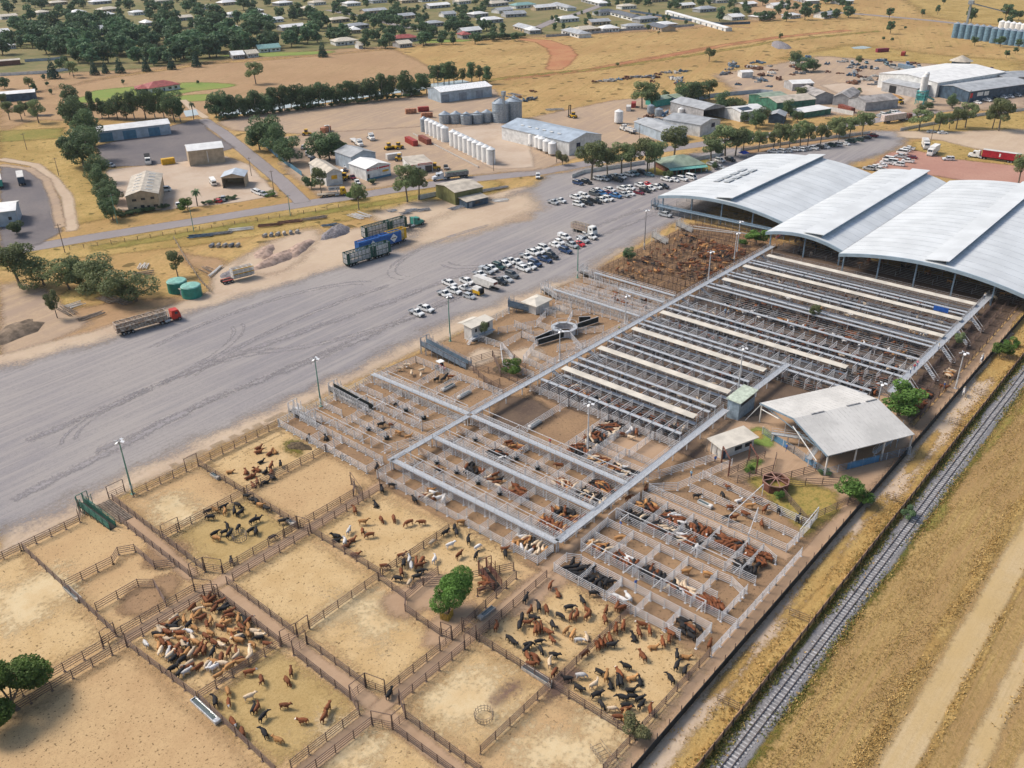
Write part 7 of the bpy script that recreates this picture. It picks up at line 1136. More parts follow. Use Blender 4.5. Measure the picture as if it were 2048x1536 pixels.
for a in (('sedan', 'U', 312, 360, 10, '', 'blue car right of the two-storey office'), ('sedan', 'M', 304, 355, 10, '', 'dark red car behind the blue car at the office'), ('van', 'W', 331, 383, 4, '', 'white van on the pale forecourt beside the office'), ('dual', 'W', 357, 414, 110, '', 'white ute nose-in beside the round green bush'), ('hatch', 'R', 435, 405, 170, '', 'small red car at the forecourt hedge'), ('dual', 'S', 447, 401, 80, '', 'silver ute beside the small red car'), ('dual', 'W', 512, 386, -20, '', 'first white ute at the side road hedge'), ('wagon', 'W', 518, 389, -20, '', 'middle white car at the side road hedge'), ('dual', 'S', 526, 391, -20, '', 'last silver ute at the side road hedge'), ('ute', 'K', 892, 338, 120, '', 'dark ute parked above the tipper truck'),
          ('ute', 'W', 607, 298, 60, '', 'white wreck nearest the large dark tree, upper one'), ('dual', 'W', 615, 310, 100, '', 'white wreck nearest the large dark tree, lower one'), ('wagon', 'B', 628, 322, 30, '', 'dark blue wreck between tree and tan workshop'), ('sedan', 'W', 622, 314, 40, '', 'white sedan wreck behind the tan workshop'), ('ute', 'M', 705, 358, -30, '', 'maroon flatbed wreck between the two workshops'), ('dual', 'W', 715, 368, -50, '', 'white ute beside the pale workshop'), ('sedan', 'B', 688, 345, 20, '', 'dark blue wreck between the two workshops'), ('ute', 'S', 222, 334, -10, '', 'pale truck wreck left end of the gravel pad'), ('sedan', 'W', 693, 335, 60, '', 'white wreck beside the pale workshop wall')): car(*a)
WK_ = 'among the wrecks of the upper right scrap yard'
for i in range(26): x, y = random.uniform(1690, 1850), random.uniform(124, 158); car(random.choice(('sedan', 'wagon', 'van', 'ute')), random.choice('WSKBTDMU'), x, y, random.uniform(0, 360), WK_)
for i in range(10): x, y = random.uniform(1850, 1985), random.uniform(138, 156); car(random.choice(('sedan', 'wagon', 'van')), random.choice('WSKWDM'), x, y, random.uniform(0, 360), WK_)
# ---- trucks
def wheels(o, xs, r=.5, tr=1.05): wm = CM.setdefault(('wheel', r), wheel_mesh(r, .5)); [link('wheel', wm, (x, s*tr, r), 0, o) for x in xs for s in (-1, 1)]
def cab(o, x, m, bonnet=True, sleeper=True, roof=None):
    b = MB()
    if bonnet: loft(b, [(x-1.2, .7, 3.0, 1.2, 1.1), (x+.5, .7, 3.05, 1.2, 1.05), (x+.75, .7, 1.95, 1.2, 1.1), (x+2.3, .75, 1.7, 1.0, .9)])
    else: loft(b, [(x-1.2, .7, 3.2, 1.22, 1.15), (x+.7, .7, 3.2, 1.22, 1.15), (x+1.1, .6, 2.0, 1.22, 1.2), (x+1.2, .6, 1.2, 1.2, 1.2)])
    if sleeper: b.box(x-2.1, x-1.22, -1.15, 1.15, .8, 3.3)
    part('cab', b, m, o); w = MB(); xx = x+.62 if bonnet else x+.98; w.hexa([(xx-.02, -1.0, 2.05), (xx+.14, -1.0, 2.05), (xx+.14, 1., 2.05), (xx-.02, 1., 2.05)], [(xx-.24, -.95, 2.85), (xx-.1, -.95, 2.85), (xx-.1, .95, 2.85), (xx-.24, .95, 2.85)]); w.box(x-.4, x+.4, -1.215, 1.215, 2.05, 2.75); part('windscreen', w, m_glass, o)
    b = MB(); b.box(x+(2.25 if bonnet else 1.15), x+(2.45 if bonnet else 1.35), -1.15, 1.15, .45, .95); part('bumper', b, m_alu, o); b = MB(); b.tube((x-2.2, -1.2, .9), (x-2.2, -1.2, 3.7), .1, .1, 8); b.tube((x-2.2, 1.2, .9), (x-2.2, 1.2, 3.7), .1, .1, 8); part('exhaust_stack', b, m_alu, o); b = MB(); b.tube((x-3.4, -1.1, .75), (x-1.9, -1.1, .75), .33, .33, 10); b.tube((x-3.4, 1.1, .75), (x-1.9, 1.1, .75), .33, .33, 10); part('fuel_tank', b, m_alu, o)
def chassis(o, x0, x1): b = MB(); b.box(x0, x1, -.5, .5, .75, 1.0); part('chassis', b, m_under, o)
def crate(o, x0, x1, frame, slat, H=4.3, z0=1.1, panels=True, mesh=True):
    """two-deck livestock crate: frame posts, slatted sides, solid end panels"""
    b = MB(); n = max(2, round((x1-x0)/1.5))
    for i in range(n+1):
        x = x0+(x1-x0)*i/n; [b.bar((x, s*1.2, z0), (x, s*1.2, H), .12) for s in (-1, 1)]; b.bar((x, -1.2, H), (x, 1.2, H), .1)
    for z in (z0, (z0+H)/2, H): [b.bar((x0, s*1.2, z), (x1, s*1.2, z), .16) for s in (-1, 1)]; b.bar((x0, -1.2, z), (x0, 1.2, z), .16); b.bar((x1, -1.2, z), (x1, 1.2, z), .16)
    c = part('crate_frame', b, frame, o); b = MB(); b.box(x0, x1, -1.18, 1.18, z0-.12, z0); b.box(x0+.1, x1-.1, -1.1, 1.1, (z0+H)/2-.06, (z0+H)/2); part('deck_floor', b, m_under, o); b = MB()
    k0, k1 = (x0+1., x1-1.) if panels else (x0, x1)
    for s in (-1, 1):
        for z in np.arange(z0+.3, H-.1, .36): b.bar((k0, s*1.22, z), (k1, s*1.22, z), .05, .2)
    for z in np.arange(z0+.3, H-.1, .36): b.bar((x0-.03, -1.1, z), (x0-.03, 1.1, z), .05, .2); b.bar((x1+.03, -1.1, z), (x1+.03, 1.1, z), .05, .2)
    part('side_slats', b, slat, o)
    if panels:
        for s in (-1, 1):
            for a, e in ((x0, x0+1), (x1-1, x1)): b = MB(); b.box(a, e, s*1.24-.04, s*1.24+.04, z0, H); part('side_panel', b, frame, o)
    return c
m_dgreen = mat('truck_dark_green', (.02, .075, .06), .45, 0, .1, .8); m_tblue = mat('truck_blue', (.03, .13, .40), .4, 0, .1, .8); m_slat = mat('pale_crate_slat', (.60, .61, .62), .5, .2, .12, 2.)
def truck(name, label, cat, px, py, hd): return thing(name, label, cat, (*G(px, py), 0), wdir(px, py, hd))
A18 = 16
o = truck('cattle_truck', 'red cattle truck with long empty rusty-white crate on the gravel yard edge', 'truck', 298, 654, 15.5); cab(o, 7.6, mat('truck_red', (.55, .035, .02), .4), False, False); chassis(o, -8.5, 8); wheels(o, (8.2, 4.6, 3.4, -4.6, -5.8, -7)); crate(o, -8.6, 5, mat('rusty_white_crate', (.48, .42, .36), .7, 0, .3, 2., col2=(.28, .16, .09)), mat('rusty_white_crate', (.48, .42, .36)), 3.6, 1.3, False); b = MB(); b.box(2.6, 5.2, -.8, .8, .8, 1.1); part('red_skirt', b, m_cr, o)
def roadtrain(label, pa, frame, slat, segs, hd=17, H=4.5, name='stock_trailer'):
    o = truck(name, label, 'trailer', *pa, hd); x = 0
    for L in segs: chassis(o, x, x+L); wheels(o, (x+1, x+2.2, x+3.4, x+L-1.4)); crate(o, x, x+L-.4, frame, slat, H); x += L
    return o, x
roadtrain('dark green double stock trailer with white slats, nearest on the apron', (692, 534), m_dgreen, m_slat, (10.2, 7.0))
o, x = roadtrain('blue double stock trailer with white diamond emblems, middle of the parked trailers', (716, 511), m_tblue, m_tblue, (9.5, 8))
for xx, L in ((14, 1.5), (5.5, 1.2)):
    b = MB(); b.face([(xx-L, -1.3, 2.8), (xx, -1.3, 2.8-L), (xx+L, -1.3, 2.8), (xx, -1.3, 2.8+L)]); e = part('diamond_emblem', b, m_white, o); b = MB(); b.box(xx-L*.6, xx+L*.6, -1.34, -1.31, 2.65, 2.95); part('emblem_bar', b, m_signb, e); b = MB(); b.box(xx-L*.45, xx+L*.45, -1.36, -1.345, 2.72, 2.8); part('emblem_lettering', b, m_signy, e)
b = MB(); b.box(.1, 17, -1.15, 1.15, 1.2, 4.1); part('crate_lining', b, m_tblue, o)
roadtrain('single yellow stock crate trailer between the blue and green ones', (776, 490), m_cy, mat('cream_slat', (.62, .55, .36), .6, 0, .15, 2.), (7.5,))
o, x = roadtrain('green road train with bonneted prime mover facing the road', (728, 480), m_dgreen, m_slat, (10.4, 7.4), 15.5, name='road_train'); chassis(o, 17.4, 26); cab(o, 22.6, mat('truck_teal', (.04, .26, .21), .35), True, True); wheels(o, (24.2, 19, 20.2)); o['category'] = 'truck'
o = truck('cattle_truck', 'white rigid truck with cattle crate behind the gravel yard cars', 'truck', 1168, 466, -16); cab(o, 3.8, m_white, False, False); chassis(o, -5, 4.6); wheels(o, (4, -2.4, -3.6)); crate(o, -5, 2.4, mat('tan_crate', (.46, .38, .28), .7, 0, .2, 2.), mat('pink_slat', (.52, .40, .36), .7), 3., 1.2, False)
o = truck('stock_trailer', 'pale yellow-railed stock trailer with red wheels beside the green tanks', 'trailer', 476, 560, 14); chassis(o, -5, 4.6); wheels(o, (-4.6, -3.4, -2.2)); crate(o, -1.6, 5, m_offw, m_offw, 3.8, 1.3, False); b = MB(); [b.box(-5, -1.8, s*1.0-.25, s*1.0+.25, .95, 1.1) for s in (-1, 1)]; part('red_mudguard', b, m_cr, o); b = MB(); b.bar((-1.6, -1.3, 3.8), (5, -1.3, 3.8), .2); b.bar((-1.6, -1.3, 2.4), (5, -1.3, 2.4), .2); part('yellow_rail', b, m_cy, o)
o = truck('horse_float', 'long white gooseneck horse float beside the parked utes', 'trailer', 971, 575, -20); b = MB(); loft(b, [(-4.2, .8, 3., 1.15, 1.05), (2.6, .8, 3., 1.15, 1.05), (3., 1.9, 3., 1.15, 1.05), (4.4, 2., 2.9, 1., .9)]); part('body', b, m_offw, o); b = MB(); b.box(2.2, 2.62, -1.0, 1.0, 1.2, 2.6); b.box(4.35, 4.42, -.8, .8, 2.1, 2.8); part('door', b, m_cd, o); wheels(o, (-1.8, -.8), .36, .95); chassis(o, 2.5, 5.4)
o = truck('horse_float', 'small yellow horse float with white roof and lowered ramp', 'trailer', 957, 589, -22); b = MB(); loft(b, [(-1.5, .45, 1.5, .95, .95), (1.5, .45, 1.5, .95, .95)]); part('body', b, m_cy, o); b = MB(); loft(b, [(-1.6, 1.5, 2.35, .97, .75), (.9, 1.5, 2.35, .97, .75)]); part('roof', b, m_offw, o); b = MB(); b.box(1.3, 1.55, -.85, .85, .6, 2.2); part('doorway', b, m_doorshade, o); b = MB(); b.hexa([(1.55, -.8, .35), (3.2, -.8, .02), (3.2, .8, .02), (1.55, .8, .35)], [(1.55, -.8, .42), (3.2, -.8, .1), (3.2, .8, .1), (1.55, .8, .42)]); part('ramp', b, m_dgal, o); wheels(o, (-.3, .5), .33, .9)  # float doorway is a solid box, its inner shade painted as dark colour
car('ute', 'W', 932, 581, 162, '', 'white long-tray ute hitched towards the yellow horse float')
o = truck('tipper_truck', 'white and blue bonneted truck with grey tipper semi-trailer on the main road verge', 'truck', 899, 358, 187); cab(o, 5, mat('truck_white_blue', (.62, .64, .68), .35), True, True); chassis(o, -8, 6); wheels(o, (6.6, 1.6, .5, -5, -6.2, -7.4)); b = MB(); loft(b, [(-8.2, 1.2, 2.9, .9, 1.25), (1.6, 1.2, 2.9, .9, 1.25)]); t = part('tipper_body', b, m_dgal, o); b = MB(); b.box(-8, 1.4, -1.1, 1.1, 2.85, 2.96); part('tarpaulin', b, mat('dark_green_tarp', (.10, .13, .10), .8), t)
o = truck('flatbed_truck', 'white and yellow flatbed truck beside the tan workshop sign', 'truck', 668, 392, 5); cab(o, 3.8, m_cy, False, False); chassis(o, -6, 5); wheels(o, (4, -2.8, -4)); b = MB(); b.box(-6.4, 2.4, -1.25, 1.25, 1.05, 1.25); part('deck', b, mat('timber_deck', (.38, .32, .25), .8, 0, .2, 1.), o); b = MB(); b.box(-3, 2.6, 2.6, 2.8, .6, 2.4)
s = thing('sign_board', 'white hand-painted sign board behind the flatbed truck', 'sign', (*G(672, 386), 0), wdir(672, 386, 5)); b = MB(); b.box(-2.8, 2.8, -.06, .06, 1.1, 2.6); part('board', b, m_white, s); b = MB(); [b.box(-2.3+k*.5, -2.0+k*.5, -.1, -.06, 1.6, 2.1) for k in range(9) if k != 4]; part('lettering', b, m_signb, s); b = MB(); b.bar((-2, 0, 0), (-2, 0, 1.1), .1); b.bar((2, 0, 0), (2, 0, 1.1), .1); part('leg', b, m_wood, s)
o = truck('truck', 'white bonneted truck parked behind the workshop, right one', 'truck', 742, 279, -40); cab(o, 2, m_white); chassis(o, -4, 3); wheels(o, (3.4, -1.6, -2.8)); o = truck('truck', 'white bonneted truck with trailer behind the workshop, left one', 'truck', 718, 291, -35); cab(o, 2, m_white); chassis(o, -10, 3); wheels(o, (3.4, -1.6, -2.8, -8)); b = MB(); b.box(-11, -1, -1.25, 1.25, 1.1, 1.4); part('deck', b, m_offw, o)
o = truck('truck', 'dark truck with white cab facing the camera on the office yard', 'truck', 297, 327, -78); cab(o, 2.6, m_white, False, False); chassis(o, -5, 3); wheels(o, (2.8, -2.4, -3.6)); b = MB(); b.box(-5.5, 1.2, -1.25, 1.25, 1.2, 3.4); part('body', b, m_under, o)
o = truck('bus', 'small white bus in front of the wash bay', 'bus', 427, 369, -55); b = MB(); loft(b, [(-3.2, .45, 2.6, 1.05, .98), (2.8, .45, 2.6, 1.05, .98), (3.3, .5, 2.2, 1., .9)]); part('body', b, m_white, o); b = MB(); b.box(-3, 2.6, -1.045, 1.045, 1.45, 2.15); b.box(3.0, 3.32, -.85, .85, 1.4, 2.1); part('window', b, m_glass, o); wheels(o, (-2, 2), .4, .9)
for x, y, n_ in ((44, 366, 'upper, dark sided'), (0, 372, 'left edge, teal sided')): o = truck('box_trailer', f'box trailer on the far left gravel, {n_}', 'trailer', x, y, -78); b = MB(); b.box(-6, 6, -1.25, 1.25, 1.2, 3.9); part('body', b, m_walldk if 'dark' in n_ else mat('teal_wall', (.06, .33, .27)), o); b = MB(); b.box(-6.05, 6.05, -1.3, 1.3, 3.9, 4.0); part('roof', b, m_offw, o); chassis(o, -5.5, 5.8); wheels(o, (-5, -3.8, 4.6))
o = truck('truck', 'cream truck loaded with pale goods beside the single hopper silo', 'truck', 1256, 264, 160); cab(o, 4, m_offw, True, False); chassis(o, -6, 4); wheels(o, (5.4, -3, -4.2)); b = MB(); b.box(-6.4, 1.6, -1.25, 1.25, 1.1, 1.3); part('deck', b, m_dgal, o); b = MB(); [b.box(-6+k*1.5, -4.7+k*1.5, -1.1, 1.1, 1.3, 2.3+.3*(k % 2)) for k in range(5)]; part('load', b, m_offw, o)
o = truck('semi_trailer', 'white and red semi-trailer on the road by the street junction', 'truck', 1793, 243, 8); chassis(o, -9, 9); wheels(o, (8, -6, -7.2, 3, 4.2)); cab(o, 8.2, m_cd, False, True); b = MB(); b.box(-10, 5, -1.25, 1.25, 1.2, 4.1); part('trailer_body', b, mat('pale_pink_trailer', (.62, .52, .48), .6), o)
o = truck('truck', 'white box truck facing away at the right-hand power pole', 'truck', 1850, 296, -60); cab(o, 3, m_white, False, False); chassis(o, -4, 3); wheels(o, (3, -2.4)); b = MB(); b.box(-4.6, 1.6, -1.25, 1.25, 1.1, 3.8); part('body', b, m_offw, o)
o = truck('truck', 'white box truck, front one of two at the right-hand power pole', 'truck', 1865, 309, -150); cab(o, 3.4, m_white, False, False); chassis(o, -4, 3); wheels(o, (3.4, -2.4)); b = MB(); b.box(-4.8, 2, -1.25, 1.25, 1.1, 3.9); part('body', b, m_white, o)
o = truck('semi_trailer', 'white bonneted semi with bright red curtain-sided trailer', 'truck', 1990, 321, 172); cab(o, 8.6, m_white, True, True); chassis(o, -9, 9); wheels(o, (10.2, 5.4, 4.2, -5.4, -6.6, -7.8)); b = MB(); b.box(-9.4, 5.4, -1.25, 1.25, 1.25, 4.1); part('curtain_side', b, mat('curtain_red', (.38, .015, .03), .6, 0, .12, 1.), o); b = MB(); b.box(-9.45, 5.45, -1.28, 1.28, 4.1, 4.2); part('roof', b, m_offw, o); b = MB(); b.box(-2, -1.4, -1.3, 1.3, 2.0, 3.4); part('white_stripe', b, m_white, o)
# ---- machines
def machine(name, label, px, py, hd, m, mast_=False, tracks=False):
    o = thing(name, label, 'machine', (*G(px, py), 0), wdir(px, py, hd)); b = MB(); loft(b, [(-2, .7, 1.7, .9, .85), (.6, .7, 1.7, .9, .85), (2.2, .8, 1.5, .8, .75)]); part('body', b, m, o); b = MB(); b.box(-.9, .5, -.75, .75, 1.7, 3.0); part('cab', b, m_glass, o); b = MB(); b.box(-1, .6, -.85, .85, 3.0, 3.15); part('cab_roof', b, m, o)
    if tracks:
        for s in (-1, 1): b = MB(); b.box(-2.2, 2, s*1.1-.3, s*1.1+.3, .05, 1.0); part('track', b, m_under, o)
        b = MB(); b.box(2.6, 2.9, -1.8, 1.8, .1, 1.4); b.bar((2.7, -.9, .7), (0, -.9, .8), .2); b.bar((2.7, .9, .7), (0, .9, .8), .2); part('blade', b, m, o)
    else: wheels(o, (-1.4, 1.5), .7, 1.0)
    if mast_: b = MB(); b.bar((2.6, -.7, .3), (2.3, -.7, 6.5), .35); b.bar((2.6, .7, .3), (2.3, .7, 6.5), .35); b.bar((2.4, -.7, 6.3), (2.4, .7, 6.3), .3); b.bar((2.7, -.5, .5), (4.2, -.5, .5), .15); b.bar((2.7, .5, .5), (4.2, .5, .5), .15); part('mast', b, m_under, o)
    return o
machine('bulldozer', 'yellow bulldozer with raised blade among the workshop machines', 779, 299, 10, m_cy, tracks=True); machine('loader', 'yellow wheel loader right of the bulldozer', 798, 298, 12, m_cy); machine('loader', 'small yellow loader behind the site caravan', 800, 322, 0, m_cy); machine('forklift', 'big yellow forklift with a tall black mast by the seed shed', 1146, 236, 170, m_cy, True); machine('loader', 'yellow machine at the edge of the brown dirt block', 614, 271, 0, m_cy); machine('loader', 'small yellow machine at the right of the low white shop', 871, 340, 0, m_cy); machine('loader', 'small yellow machine beside the two workshops', 690, 360, 30, m_cy); machine('loader', 'yellow loader beside the batching plant', 1800, 208, 20, m_cy)
o = thing('tractor', 'small red tractor with white canopy by the cream cattle', 'tractor', (*G(882, 738), 0), wdir(882, 738, -30)); b = MB(); loft(b, [(-.6, .5, 1., .35, .3), (1.4, .6, 1.15, .3, .28), (1.8, .6, 1., .28, .25)]); part('body', b, m_cr, o); b = MB(); b.box(-1., .6, -.8, .8, 2.05, 2.15); [b.bar((x, y, .9), (x, y, 2.1), .06) for x in (-.8, .4) for y in (-.6, .6)]; part('canopy', b, m_white, o); wheels(o, (-.6,), .6, .75); wm = wheel_mesh(.36, .22); [link('wheel', wm, (1.4, s*.6, .36), 0, o) for s in (-1, 1)]
# ================================================================ CATTLE
def skin(name, nodes, edges, root, mats, faces=None, sub=1):
    me = bpy.data.meshes.new(name); K_ = list(nodes); me.from_pydata([nodes[k][:3] for k in K_], [(K_.index(a), K_.index(b)) for a, b in edges], []); ob = bpy.data.objects.new('tmp_'+name, me); COL.objects.link(ob)
    md = ob.modifiers.new('s', 'SKIN'); sv = me.skin_vertices[0].data
    for i, k in enumerate(K_): r = nodes[k][3]; sv[i].radius = r if isinstance(r, tuple) else (r, r); sv[i].use_root = (k == root)
    ob.modifiers.new('u', 'SUBSURF').levels = sub; dg = bpy.context.evaluated_depsgraph_get(); dg.update(); out = bpy.data.meshes.new_from_object(ob.evaluated_get(dg)); bpy.data.objects.remove(ob); out.name = name; out.materials.clear()
    for m in mats: out.materials.append(m)
    mi = [0]*len(out.polygons)
    if faces:
        for p in out.polygons:
            for k, f in faces:
                if f(*p.center): mi[p.index] = k
    out.polygons.foreach_set('material_index', mi); out.polygons.foreach_set('use_smooth', [True]*len(mi)); return out
def cowmat(name, c, c2): return mat('hide_'+name, c, .75, 0, .15, 2.2, col2=c2, rnd=.22, spec=.15)
HIDE = {'k': ('black', cowmat('black', (.018, .019, .022), (.03, .027, .026))), 'b': ('red-brown', cowmat('red_brown', (.20, .075, .032), (.13, .045, .022))), 't': ('tan', cowmat('tan', (.42, .22, .085), (.34, .17, .07))), 'c': ('cream', cowmat('cream', (.58, .46, .33), (.50, .38, .26))), 'w': ('white-grey', cowmat('white_grey', (.62, .60, .58), (.50, .48, .47))), 'h': ('white-faced brown', cowmat('hereford', (.22, .075, .03), (.15, .05, .022)))}
m_face = cowmat('white_face', (.66, .62, .57), (.6, .55, .5))
def cow_mesh(pose, seed):
    r = random.Random(seed); n, e = {}, []; z = 0. if pose != 'lie' else -.62; hy = {'stand': 0, 'left': .38, 'right': -.38, 'graze': 0, 'lie': .2, 'walk': 0}[pose]
    sp = [('tailhead', -1.0, 0, 1.2, (.12, .14)), ('rump', -.78, 0, 1.12, (.27, .29)), ('loin', -.35, 0, 1.1, (.29, .33)), ('belly', .1, 0, 1.04, (.31, .37)), ('chest', .55, 0, 1.06, (.27, .36)), ('withers', .78, hy*.1, 1.18, (.2, .28))]
    for k, x, y, zz, q in sp: n[k] = (x, y, zz+z, q)
    hd = [('neck', 1.0, hy*.45, 1.26, .17), ('poll', 1.22, hy*.85, 1.42, .14), ('face', 1.42, hy*1.15, 1.3, .115), ('muzzle', 1.62, hy*1.4, 1.14, .085)] if pose != 'graze' else [('neck', 1.02, 0, 1.0, .17), ('poll', 1.26, .03, .66, .14), ('face', 1.36, .05, .42, .115), ('muzzle', 1.42, .06, .18, .085)]
    for k, x, y, zz, q in hd: n[k] = (x, y, zz+(z*.75 if pose == 'lie' else 0), q)
    ch = ['tailhead', 'rump', 'loin', 'belly', 'chest', 'withers', 'neck', 'poll', 'face', 'muzzle']; e += list(zip(ch, ch[1:]))
    px, py, pz = n['poll'][:3]
    for s in (-1, 1):
        k = 'ear%d' % s; n[k] = (px-.04, py+s*.27, pz+.02, (.035, .07)); e.append(('poll', k)); q = .16 if pose == 'walk' else .03; dx = s*q
        if pose != 'lie':
            for nm, pts in (('h', [(-.72, .2, .86, .16), (-.66+dx*.5, .21, .66, .11), (-.86+dx, .2, .46, .062), (-.8+dx, .2, .1, .05), (-.75+dx, .2, 0.01, .06)]), ('f', [(.58, .19, .82, .14), (.6-dx*.5, .19, .52, .075), (.58-dx, .19, .28, .055), (.58-dx, .19, .08, .05), (.62-dx, .19, .01, .06)])):
                pr = 'rump' if nm == 'h' else 'chest'
                for i, (x, y, zz, q2) in enumerate(pts): kk = f'{nm}{i}{s}'; n[kk] = (x, s*y, zz, q2); e.append((pr, kk)); pr = kk
        else:
            for nm, pts in (('h', [(-.6, .32, .3, .15), (-.3, .44, .14, .09), (-.62, .5, .07, .06)]), ('f', [(.5, .28, .24, .12), (.78, .34, .1, .07), (.5, .38, .06, .055)])):
                pr = 'rump' if nm == 'h' else 'chest'
                for i, (x, y, zz, q2) in enumerate(pts): kk = f'{nm}{i}{s}'; n[kk] = (x, s*y, zz, q2); e.append((pr, kk)); pr = kk
    n['tail1'] = (-1.1, .02, .95+z*.9, .03); n['tail2'] = (-1.1, .05, max(.1, .55+z*.7), .045); e += [('tailhead', 'tail1'), ('tail1', 'tail2')]
    fx, fy, fz = n['face'][:3]
    return skin('cow', n, e, 'belly', [HIDE['k'][1], m_face], [(1, lambda x, y, zz: (x-fx)**2+(y-fy)**2+(zz-fz)**2 < .26**2 and abs(y-py) < .2 and x > px+.02 if pose != 'graze' else (x-fx)**2+(zz-fz)**2 < .25**2 and abs(y) < .2)], 1)
COWS = {p: cow_mesh(p, i) for i, p in enumerate(('stand', 'left', 'right', 'graze', 'lie', 'walk'))}
POSE = {'stand': 'standing', 'left': 'standing with head turned', 'right': 'standing with head turned', 'graze': 'standing head down', 'lie': 'lying', 'walk': 'walking'}
NCOW = [0]
def cow(x, y, rz, col, pose, where, shared=False, sc=None):
    sc = sc or random.uniform(.70, .83); o = link('cow', COWS[pose], (x, y, 0.012), rz, None, (sc, sc*random.uniform(1.3, 1.5), sc*1.1)); NCOW[0] += 1
    setmat(o, 0, HIDE[col][1]); setmat(o, 1, m_face if col in 'h' else HIDE[col][1])
    if shared: l = f'{HIDE[col][0]} cow {where}'; tag(o, l, 'cow', f'{HIDE[col][0]} cattle {where}')
    else: later(o, f'{HIDE[col][0]} cow {POSE[pose]}', where, 'cow', None)
    return o
random.seed(17)
def herd(c, r, s, where):
    for w in s.split(';'):
        q = w.split(','); x, y = 512*c+float(q[0])/4, 384*r+float(q[1])/4; y += 2.2; hd = float(q[3]) if len(q) > 3 and q[3] else random.uniform(0, 360); ps = q[4] if len(q) > 4 else random.choice(('stand', 'stand', 'left', 'right', 'graze', 'walk'))
        gx, gy = G(x, y); cow(gx, gy, wdir(x, y, hd), q[2], {'l': 'lie', 'g': 'graze'}.get(ps, ps), where)
PA = 'in the pen with the dung heap'
herd(1, 2, '20,515,b,20,l;20,545,b,10,l;110,560,b,30,l;155,543,t,120,l;40,625,k,20,l;15,690,b,160,l;75,705,k,40,l;125,672,b,60;125,705,b,80,l;200,655,k,95;135,750,k,150,l;75,787,k,0,l;15,800,b,100', PA)
herd(0, 2, '1840,705,t,0,l;1970,708,b,90,l;1985,752,b,20,l;2020,738,b,20,l;2040,690,b,20,l;2030,812,b,120,l', PA)
PB = 'in the pen of black cattle'
herd(0, 2, '1670,1030,k,200;1690,1080,k,180;1730,1020,t,160;1790,1000,k,20;1805,1035,t,70;1880,1035,k,90;1905,985,k,-20;1930,1048,k,30;1975,910,k,-10;2020,945,k,-20;1825,1150,k,100;1720,1215,k,30;1800,1200,k,20;1840,1220,k,45;1910,1165,k,60;1740,1250,t,-10;2010,1190,k,30;2030,1112,k,30;1855,1430,k,95', PB)
herd(1, 2, '10,955,k,120;35,980,t,-20;85,1010,k,-30;12,1100,k,10;215,1112,k,10;5,1195,k,80;135,1240,k,20', PB)
herd(1, 2, '1010,860,k,100;1090,822,k,0;1270,940,k,130;960,970,k,110,l;795,1025,b,100;1005,1095,b,-60;1105,1090,b,-75,g;860,1120,t,0;1225,1125,b,200,g;1330,1120,b,180;745,1190,w,60;915,1222,b,190,g;855,1190,h,100;645,1217,k,170,l;645,1252,k,0,l;765,1255,b,20,l;720,1300,b,20,l;715,1275,w,80;795,1367,b,0,l;1165,1387,b,10;1030,1475,b,0', 'in the straw pen of brown cattle')
PD = 'in the pen behind the bushy tree'
herd(1, 2, '1515,1205,k,30;1590,1160,k,80;1605,1200,k,-80;1640,1122,t,0;1700,1265,k,100;1555,1305,w,20;1775,1320,w,30;1410,1285,c,40;1760,1390,k,70;1990,1335,b,0;1995,1375,k,-80;1430,1420,w,60;1185,1450,k,80;1230,1420,w,80;1245,1470,w,-85;1285,1440,b,90;1330,1430,b,60;1310,1470,b,10;1320,1515,k,10;1165,1520,b,100;1625,1385,b,40', PD)
herd(1, 3, '1140,38,k,170;1290,25,k,10;1230,70,c,60', PD); herd(1, 3, '1070,965,k,60', 'standing alone at the lane crossing'); herd(1, 2, '970,680,k,60', 'alone at the corner walkway end'); herd(1, 2, '560,435,k,100,l;420,445,k,60;700,595,k,-20', 'at the galvanised corner of the dung heap pen')
PE = 'in the upper loose mixed pen'
herd(2, 3, '305,95,b,75;370,150,b,110,l;110,200,k,60;215,265,k,95;275,285,b,-75;145,300,b,50;80,345,k,-95;170,355,k,-20;60,410,k,-95;125,390,b,0;190,450,b,80;215,440,b,90;235,425,b,100;285,465,b,-30;325,410,k,-70;385,335,k,-25;455,270,k,10;470,345,b,85;515,335,b,60;565,215,k,125;605,290,b,150;605,335,b,45;650,155,k,0;750,295,b,70;745,365,b,-70;820,205,b,-30;840,260,b,70;880,275,b,20;430,455,t,50;485,490,t,60;600,500,c,100,l;535,530,w,0;320,525,b,-50;215,540,k,10;130,568,k,10;115,605,k,40;230,605,k,-65;335,650,k,-10;125,660,b,-70;180,660,b,-30;190,695,b,-60;150,722,b,-10;300,710,c,95;340,790,b,60;575,640,b,30;10,545,k,-40', PE)
PF = 'in the lower loose mixed pen'
herd(2, 3, '830,440,h,85;890,420,h,80;1040,405,h,170;1015,470,b,110;975,500,k,110,l;1100,455,h,100;1270,475,b,150;1255,520,h,90;1205,550,h,105;1125,575,t,0,l;785,520,h,110;745,540,b,120;795,570,k,0;680,572,h,110;710,552,h,110;1045,660,b,130;1318,650,k,95;1385,652,t,-10,l;1315,735,k,70;1380,775,k,80;1270,840,k,125;915,740,k,160;700,785,k,-30;755,820,t,80;860,800,h,130;955,825,t,10,l;1025,855,k,95,l;790,882,k,100,l;845,870,k,95;870,860,k,100;445,840,k,180;550,815,w,0;535,915,k,-30;655,890,c,30;675,970,k,15;945,915,k,0,l;885,990,k,165;960,985,k,0;1020,1000,k,20;715,1045,k,-55;800,1080,c,0;910,1055,k,0;905,1088,b,10;1030,1050,k,45;1105,1090,h,100;845,1150,b,0;905,1150,t,90;1580,562,b,70', PF)
